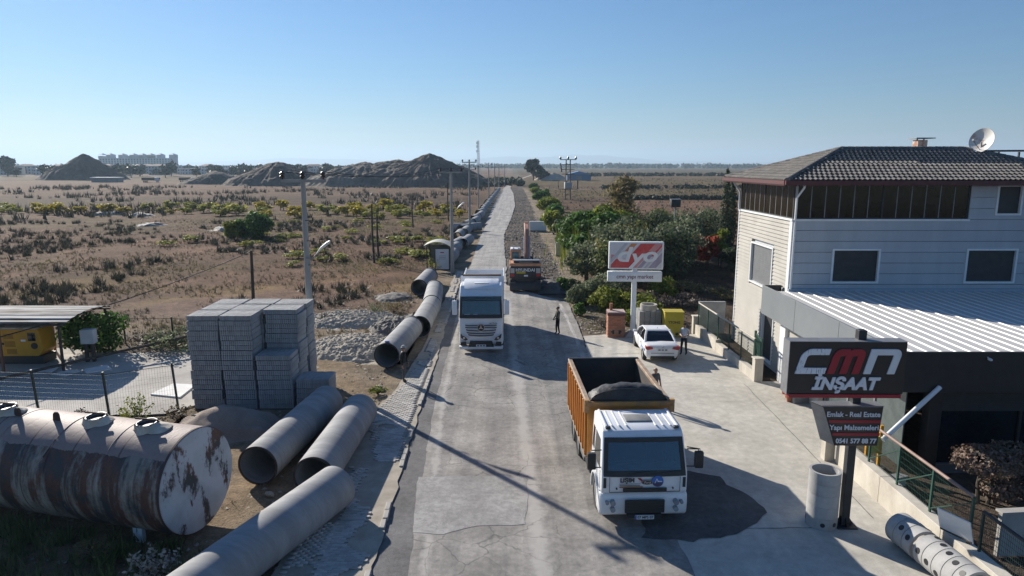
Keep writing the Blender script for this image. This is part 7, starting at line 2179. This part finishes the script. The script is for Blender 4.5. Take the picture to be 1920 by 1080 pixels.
rg = np.random.default_rng(12)
for _ in range(9000):
    y = 56 + 260 * rg.random() ** 2.0
    xl, xr = float(interp(ROAD_R, y)), float(interp(DUG_R, y))
    x = rg.uniform(xl - .1, xr + .6)
    if fbm(x, y, .6, 2) < .30: continue
    sp.append((x, y, -.06))
rubble('broken_asphalt', 'broken asphalt lumps covering the dug up lane', sp, .06, .26, RUB, 13)
heap('asphalt_heap', 'dark heap of dug asphalt right of the excavator', 3.5, 57.2, 1.3, 2.6, .8, RUB, 61, .5, 30, fr=1.8)
heap('asphalt_heap', 'dark ridge of dug asphalt beyond the excavator', 1.0, 68, 1.2, 4.5, .5, RUB, 62, .5, 30, fr=1.8)
rubble('verge_stones', 'stones scattered on the right verge', [(rg.uniform(4.4, 8.5), 41 + 40 * rg.random() ** 1.3, 0) for _ in range(900)], .03, .13, STONE, 14)
rubble('field_stones', 'stones scattered around the pipes and heaps', [(rg.uniform(-15, -4.6), rg.uniform(16, 56), 0) for _ in range(1500)], .02, .10, STONE, 15)
# roadside cabinets
for k, (x, y, w_, h, lab) in enumerate(((5.35, 77.5, .38, 1.5, 'grey roadside cabinet right of the excavator'), (4.1, 107.5, 1.3, 1.5, 'white box beside the dug lane below the hedge'), (17.6, 74, .65, .9, ''))):
    if k < 2:
        t = thing('roadside_cabinet', lab, 'cabinet', (x, y, 0))
        MB().box(-w_, w_, -.3, .3, .1, h).build('box', M('cab_grey', (.46, .46, .44), (.4, .4, .38), rough=.6) if k == 0 else WHITE, t, bevel=.02, seg=1)
        MB().box(-w_ * .9, w_ * .9, -.31, -.3, .2, h - .1).build('door', MATS['cab_grey'] if k == 0 else WHITE, t)
        MB().box(-w_ - .02, w_ + .02, -.33, .33, 0, .1).build('plinth', CONC_D, t)
    else:
        t = thing('box_on_post', 'dark grey box on a thin post above the olive trees', 'box', (x, y, 0))
        MB().bar((0, 0, 0), (0, 0, 6.0), .12).build('post', STEEL, t)
        MB().box(-.5, .5, -.35, .35, 5.75, 6.55).build('box', DARKSTEEL, t, bevel=.03)
        MB().box(-.55, .55, -.4, .4, 6.55, 6.62).build('box_lid', STEEL, t)
# ---------------------------------------------------------------- far things
GM = 'spoil heaps in the distance'
heap('spoil_heap', 'highest dark spoil heap beside the far road', -41, 346, 37, 27, 17.0, EARTH, 101, 1.3, 140, 'spoil heap', -.3, 1.1, GM, fr=.35)
heap('spoil_heap', 'long brown spoil heap joined to the highest one', -74, 350, 36, 26, 12.5, EARTH_P, 107, 1.2, 130, 'spoil heap', -.3, 1.6, GM, fr=.35)
heap('spoil_heap', 'flat topped spoil heap between the long and highest ones', -58, 354, 44, 24, 13.5, EARTH, 113, 1.2, 130, 'spoil heap', -.3, 2.2, GM, fr=.35)
heap('spoil_heap', 'dark rounded spoil heap behind the near power pole', -122, 362, 31, 24, 12.5, EARTH, 119, 1.4, 100, 'spoil heap', -.3, 1.3, GM, fr=.35)
heap('spoil_heap', 'low pale gravel heap left of the dark rounded one', -165, 384, 22, 16, 8.0, EARTH_P, 125, 1.0, 60, 'spoil heap', -.3, 1.1, GM, fr=.16)
heap('spoil_heap', 'lone brown spoil heap at the far left', -303, 492, 33, 26, 18.5, EARTH, 131, 1.8, 100, 'spoil heap', -.3, 1.1, GM, fr=.35)
heap('spoil_heap', 'pale skirt heap at the foot of the far left spoil heap', -316, 486, 19, 14, 7.0, EARTH_P, 137, 1.4, 50, 'spoil heap', -.3, 1.2, GM, fr=.16)

# transformer pylon
py = thing('transformer_pylon', 'steel transformer pylon rising from the right field', 'pylon', (16.6, 205, 0), R(4))
PYM = M('pylon_steel', (.085, .065, .055), (.06, .048, .042), rough=.7)
for x in (-.75, .75):
    MB().bar((x, -.35, 0), (x * .8, -.2, 11.7), .24).build('leg', PYM, py)
    MB().bar((x, .35, 0), (x * .8, .2, 11.7), .24).build('leg', PYM, py)
for z in (1.5, 3.2, 7.6, 9.0, 10.4): MB().bar((-1.0 - (z > 7) * .9, 0, z), (1.0 + (z > 7) * .9, 0, z), .18).build('crossbar', PYM, py)
for k in range(5): MB().bar((-.72, -.3, 1 + k * 2), (.7, -.3, 3 + k * 2), .12).build('brace', PYM, py)
MB().bar((-2.4, 0, 11.8), (2.4, 0, 11.8), .22).build('top_arm', PYM, py)
for x in (-2.3, 0, 2.3): MB().lathe([(.1, 0), (.3, .15), (.3, .5), (.12, .85)], 10).build('insulator', INS, py, (x, 0, 11.9))
MB().box(-1.0, 1.1, -.9, .9, 3.3, 5.2).build('transformer', M('transformer_grey', (.42, .43, .42), (.36, .37, .36), rough=.6), py, bevel=.05)
for s in (-1, 1): MB().bar((s * 1.0, 0, 3.2), (s * 3.0, 0, 3.2), .16).build('side_arm', PYM, py); MB().bar((s * 2.9, 0, 3.2), (s * 2.9, 0, 5.7), .35 if s > 0 else .14).build('side_post', PYM, py)
MB().bar((-1.9, 0, 8.2), (-2.3, 0, 10.8), .3).build('switch', PYM, py)
# telecom mast
tm = thing('telecom_mast', 'thin lattice telecom mast above the far road', 'mast', (-29, 600, 0))
TMM = M('mast_white', (.55, .55, .55), (.5, .5, .5), rough=.5)
for a in range(3):
    c = Vector((math.cos(R(90 + 120 * a)), math.sin(R(90 + 120 * a)), 0))
    MB().bar(c * 1.6, Vector((0, 0, 31)) + c * .7, .28).build('leg', TMM, tm)
for k in range(15):
    z = 1 + k * 2
    for a in range(3):
        c0 = Vector((math.cos(R(90 + 120 * a)), math.sin(R(90 + 120 * a)), 0)); c1_ = Vector((math.cos(R(210 + 120 * a)), math.sin(R(210 + 120 * a)), 0))
        w0 = 1.6 - .9 * z / 31
        MB().bar(Vector((0, 0, z)) + c0 * w0, Vector((0, 0, min(z + 2, 31))) + c1_ * w0, .14).build('lattice_bar', TMM, tm)
for z in (22, 26, 29): MB().box(-1.6, -.9, -.4, .4, z - 1, z + 1).build('antenna', TMM, tm)
# tree and shed at the far end of the road
tree('far_tree', 'tall round tree at the far end of the road', (14.5, 470, 0), 6.2, 14.5, L_FAR, 901, 1800, .9, 2.5, 2, None, 22, .4)
tree('far_tree', 'lower bushy tree right of the tall far one', (21, 474, 0), 5.5, 8.0, L_FAR, 902, 1200, .9, .6, 2, None, 16, .3)
bsd = thing('blue_shed', 'blue roofed shed beside the pale mound at the far road end', 'shed', (45, 470, 0))
MB().box(-8, 8, -6, 6, 0, 4).build('wall', M('shed_blue_wall', (.14, .22, .34), (.12, .19, .3), rough=.6), bsd)
MB().prism([(-8.5, 4.0), (8.5, 4.0), (0, 6.2)], -6.5, 6.5, 'y').build('roof', M('shed_blue', (.15, .28, .48), (.13, .25, .43), rough=.5), bsd)
MB().box(-2, 2, -6.05, -6.0, 0, 3.2).build('door', STEEL, bsd)
heap('pale_mound', 'long pale earth mound at the far road end', 28, 476, 14, 9, 5.5, M('pale_soil', (.48, .41, .33), (.4, .33, .26), scale=.2, rough=.95), 143, .8, 40, 'mound', -.2, 1.2, None, fr=.3)

# white villas and trees on the left horizon
VW = M('villa_wall', (.62, .61, .58), (.54, .53, .5), rough=.8, rnd=.15)
VR = M('villa_roof', (.30, .20, .16), (.24, .16, .13), rough=.85)
VG = M('villa_window', (.10, .11, .13), (.08, .09, .1), rough=.3)
def villa(w_, d_, st, flat, seed):
    t = thing('villa', 'x', 'house', (0, 0, 0), 0, 'white houses on the left horizon')
    h = st * 3.1
    MB().box(-w_ / 2, w_ / 2, -d_ / 2, d_ / 2, 0, h).build('wall', VW, t)
    wm = MB().box(-.7, .7, -.06, .02, -.8, .7).mesh('window', VG)
    for s in range(st):
        n = int(w_ / 3.2)
        for i in range(n): link_mesh('window', wm, t, (-w_ / 2 + (i + .5) * w_ / n, -d_ / 2, s * 3.1 + 1.6))
    if flat: MB().box(-w_ / 2 - .3, w_ / 2 + .3, -d_ / 2 - .3, d_ / 2 + .3, h, h + .5).build('roof', VW, t)
    else: MB().add([(-w_/2-.5, -d_/2-.5, h), (w_/2+.5, -d_/2-.5, h), (w_/2+.5, d_/2+.5, h), (-w_/2-.5, d_/2+.5, h), (-w_/4, 0, h+2.2), (w_/4, 0, h+2.2)], [(0,1,5,4), (1,2,5), (2,3,4,5), (3,0,4), (3,2,1,0)]).build('roof', VR, t)
    return t
protos = [villa(13, 10, 2, True, 1), villa(17, 11, 3, False, 2), villa(26, 12, 2, True, 3), villa(22, 12, 3, True, 4)]
rg = random.Random(21)
vs_ = []
for k in range(58):
    y = rg.uniform(720, 980); u = -20 + 640 * (k + rg.uniform(-.3, .3)) / 58
    x = (u - 960) / 1280 * y
    vs_.append((x, y))
vs_.sort(key=lambda p: p[0] / p[1])
for k, (x, y) in enumerate(vs_):
    p = protos[rg.randrange(4)]
    lab = 'pale flat roofed or tiled house in the row on the left horizon'
    lab = nth(k + 1) + ' pale house from the left in the row on the left horizon'
    if k < 4: o = protos[k]; o.location = (x, y, 0); o.rotation_euler[2] = rg.uniform(-.3, .3); o['label'] = lab
    else: copy_tree(p, None, lab, (x, y, 0), rg.uniform(-.3, .3))
ht = thing('hotel', 'large long hotel block with roof turrets on the left horizon', 'hotel', (-742, 1380, 0))
HB = M('hotel_wall', (.42, .46, .50), (.36, .40, .44), rough=.8)
MB().box(-74, 74, -9, 9, 0, 24).build('main_block', HB, ht)
MB().box(-20, 30, -10, 10, 24, 28).build('centre_block', HB, ht)
wm = MB().box(-1.5, 1.5, -.3, .1, -1.2, 1.2).mesh('window', VG)
for f in range(6):
    for i in range(26): link_mesh('window', wm, ht, (-70 + i * 5.6, -9.05, 3.5 + f * 3.6))
for x in (-70, -54, -30, -8, 10, 26, 45, 70):
    tw = MB().box(x - 4, x + 4, -10, 10, 24, 30 if x > -60 else 28).build('turret', HB, ht)
    MB().add([(x-5, -11, 30), (x+5, -11, 30), (x+5, 11, 30), (x-5, 11, 30), (x, 0, 33.5)], [(0,1,4), (1,2,4), (2,3,4), (3,0,4), (3,2,1,0)]).build('turret_roof', HB, ht)
# individual trees among the villas
ft = [(leaves_mesh('crown', crown_blobs(4.6, 1.2, 9.5, 14, 950 + s), 420, 1.1, L_FAR, 960 + s), trunk_mesh('trunk', 8, .3, 3, 970 + s, BARK, 1, 3, .8)) for s in range(4)]
HT = []
for k in range(120):
    y = rg.uniform(560, 900); u = -30 + 700 * rg.random(); x = (u - 960) / 1280 * y
    t = thing('horizon_tree', 'bushy tree among the houses on the left horizon', 'tree', (x, y, 0), rg.uniform(0, 6), 'trees among the houses on the left horizon')
    q = rg.uniform(.55, 1.25); t.scale = (q * 1.25, q * 1.25, q)
    c, tr = ft[rg.randrange(4)]
    link_mesh('trunk', tr, t); link_mesh('crown', c, t); HT.append(t)
rank_labels(HT, '%s bushy tree from the left among the houses on the left horizon')
for k, (u, v, q) in enumerate(((27, 318, 2.0), (100, 322, 1.2), (445, 330, 1.0), (330, 322, 1.4), (560, 330, 1.2))):
    y = 640; x = (u - 960) / 1280 * y
    t = thing('horizon_tree', ['tallest tree at the far left horizon', 'broad tree left of the far left spoil heap', 'tree right of the pale gravel heap on the horizon', 'dark tree in front of the hotel', 'tree behind the dark rounded spoil heap'][k], 'tree', (x, y, 0), k, 'trees among the houses on the left horizon')
    t.scale = (q, q, q); c, tr = ft[k % 4]; link_mesh('trunk', tr, t); link_mesh('crown', c, t)
# far woods as one mass
def woods(name, label, n, x0, x1, y0, y1, h, seed, ls):
    rgx = np.random.default_rng(seed)
    x = rgx.uniform(x0, x1, n); y = rgx.uniform(y0, y1, n)
    hh = h * (.55 + .75 * fbm(x, y, .006, 3)) * rgx.uniform(.75, 1.1, n)
    B = np.stack([x, y, hh * .55, hh * .55, hh * .55, hh * .5, np.ones(n)], -1)
    tag(link_mesh(name, leaves_mesh(name, B, n * 34, ls, L_FAR, seed, .4, shell=.4)), label, 'woods', kind='stuff')
woods('far_woods', 'far dark wood along the right and middle horizon', 1500, -500, 3200, 2100, 2700, 15, 31, 4.0)
woods('far_woods', 'far tree belt along the left horizon', 900, -1500, -150, 950, 1300, 11, 32, 2.6)
woods('field_hedges', 'dark hedge line across the far right fields', 900, 60, 900, 640, 680, 3.0, 33, 1.2)
woods('field_hedges', 'nearer hedge line across the right fields', 420, 40, 420, 300, 312, 1.6, 34, .7)
woods('field_hedges', 'low hedge at the edge of the pink ploughed field', 200, 34, 130, 204, 208, 1.3, 35, .5)
woods('roadside_scrub', 'yellow green scrub left of the far road', 120, -14, 6, 330, 460, 3.0, 36, .9)
# parked trucks by the spoil heaps
def far_truck(label, x, y, rz, body):
    t = thing('parked_truck', label, 'truck', (x, y, 0), rz, 'trucks parked by the spoil heaps')
    MB().box(-1.2, 1.2, -1.1, 1.1, .9, 3.0).build('cab', WHITE, t, (4.2, 0, 0), bevel=.1)
    MB().box(-1.21, 1.21, -.9, .9, 1.9, 2.7).build('windows', GLASS_D, t, (4.25, 0, 0))
    MB().box(-4.5, 2.7, -1.2, 1.2, 1.2, 3.0).build('body', body, t, bevel=.05)
    for xx in (-3.4, -2.1, 4.2):
        for s in (-1, 1): wheel(t, xx, s * 1.0, .52, .3, s)
far_truck('left one of the tipper trucks parked before the hotel trees', -205 * 1.06, 415, R(5), M('far_body', (.16, .12, .10), (.13, .1, .08)))
far_truck('right one of the tipper trucks parked before the hotel trees', -185 * 1.06, 417, R(-4), MATS['far_body'])
wsd = thing('white_shed', 'low white shed left of the parked trucks', 'shed', (-232 * 1.06, 420, 0))
MB().box(-8, 8, -3, 3, 0, 2.6).build('wall', STEEL, wsd); MB().box(-8.4, 8.4, -3.6, 3.6, 2.6, 3.0).build('roof', WHITE, wsd)
# distant mountains
def range_(name, pts, y, dep, seed):
    xs = np.linspace(pts[0][0], pts[-1][0], 220); hs = np.interp(xs, [p[0] for p in pts], [p[1] for p in pts])
    hs = hs * .55 * (.8 + .45 * fbm(xs, xs * 0 + seed, .0016, 5))
    rows = [(0, 0), (.35, .45), (.65, .85), (.85, 1.0), (1.3, .6), (2, 0)]
    V = []
    for t_, f in rows:
        for x, h in zip(xs, hs): V.append((x, y + dep * t_ + 200 * float(vnoise(x, t_ * 7, .002)), h * f - 3))
    n = len(xs); idx = np.arange(len(V)).reshape(len(rows), n)
    F = np.stack([idx[:-1, :-1], idx[:-1, 1:], idx[1:, 1:], idx[1:, :-1]], -1).reshape(-1, 4)
    o = link_mesh(name, np_mesh(name, V, F, M('mountain_rock', (.16, .15, .12), (.10, .11, .075), scale=.002, coord='World', rough=.95), smooth=True)); tag(o, kind='structure')
range_('mountains', [(-9000, 60), (-6200, 120), (-4400, 300), (-3700, 230), (-2200, 160), (-900, 230), (200, 300), (1300, 370), (2300, 300), (3100, 180), (4500, 130), (9000, 60)], 13000, 900, 5)
# overhead wires between the poles
WIRE = M('wire_black', (.03, .03, .03), (.025, .025, .025))
def wires(p, q, xs, sag, lab):
    for k, x in enumerate(xs):
        a, b = Vector((p[0] + x, p[1], p[2])), Vector((q[0] + x, q[1], q[2]))
        pts = [a.lerp(b, t_) - Vector((0, 0, 4 * sag * t_ * (1 - t_))) for t_ in np.linspace(0, 1, 14)]
        tag(MB().tube(pts, .016, 4).build('power_line', WIRE), ['left', 'middle', 'right'][k] + ' power line ' + lab, 'power line', 'power lines along the road')
wires((-9.75, 32.2, 9.9), (-5.75, 65.2, 9.95), (-.95, 0, .95), .5, 'between the lamp poles')
wires((-5.75, 65.2, 9.95), (-6.5, 105.5, 11.05), (-.95, 0, .95), .5, 'beyond the bus shelter')

# ---------------------------------------------------------------- air
hz = MB().box(-16000, 16000, -1500, 16500, -4, 290).build('haze', None)
tag(hz, kind='stuff')
hm = bpy.data.materials.new('haze_air'); hm.use_nodes = True
hm.node_tree.nodes.clear()
_o = hm.node_tree.nodes.new('ShaderNodeOutputMaterial'); _p = hm.node_tree.nodes.new('ShaderNodeVolumePrincipled')
_p.inputs['Color'].default_value = (.62, .82, 1.0, 1); _p.inputs['Density'].default_value = .00015; _p.inputs['Anisotropy'].default_value = .25
hm.node_tree.links.new(_p.outputs[0], _o.inputs['Volume'])
hz.data.materials.clear(); hz.data.materials.append(hm)
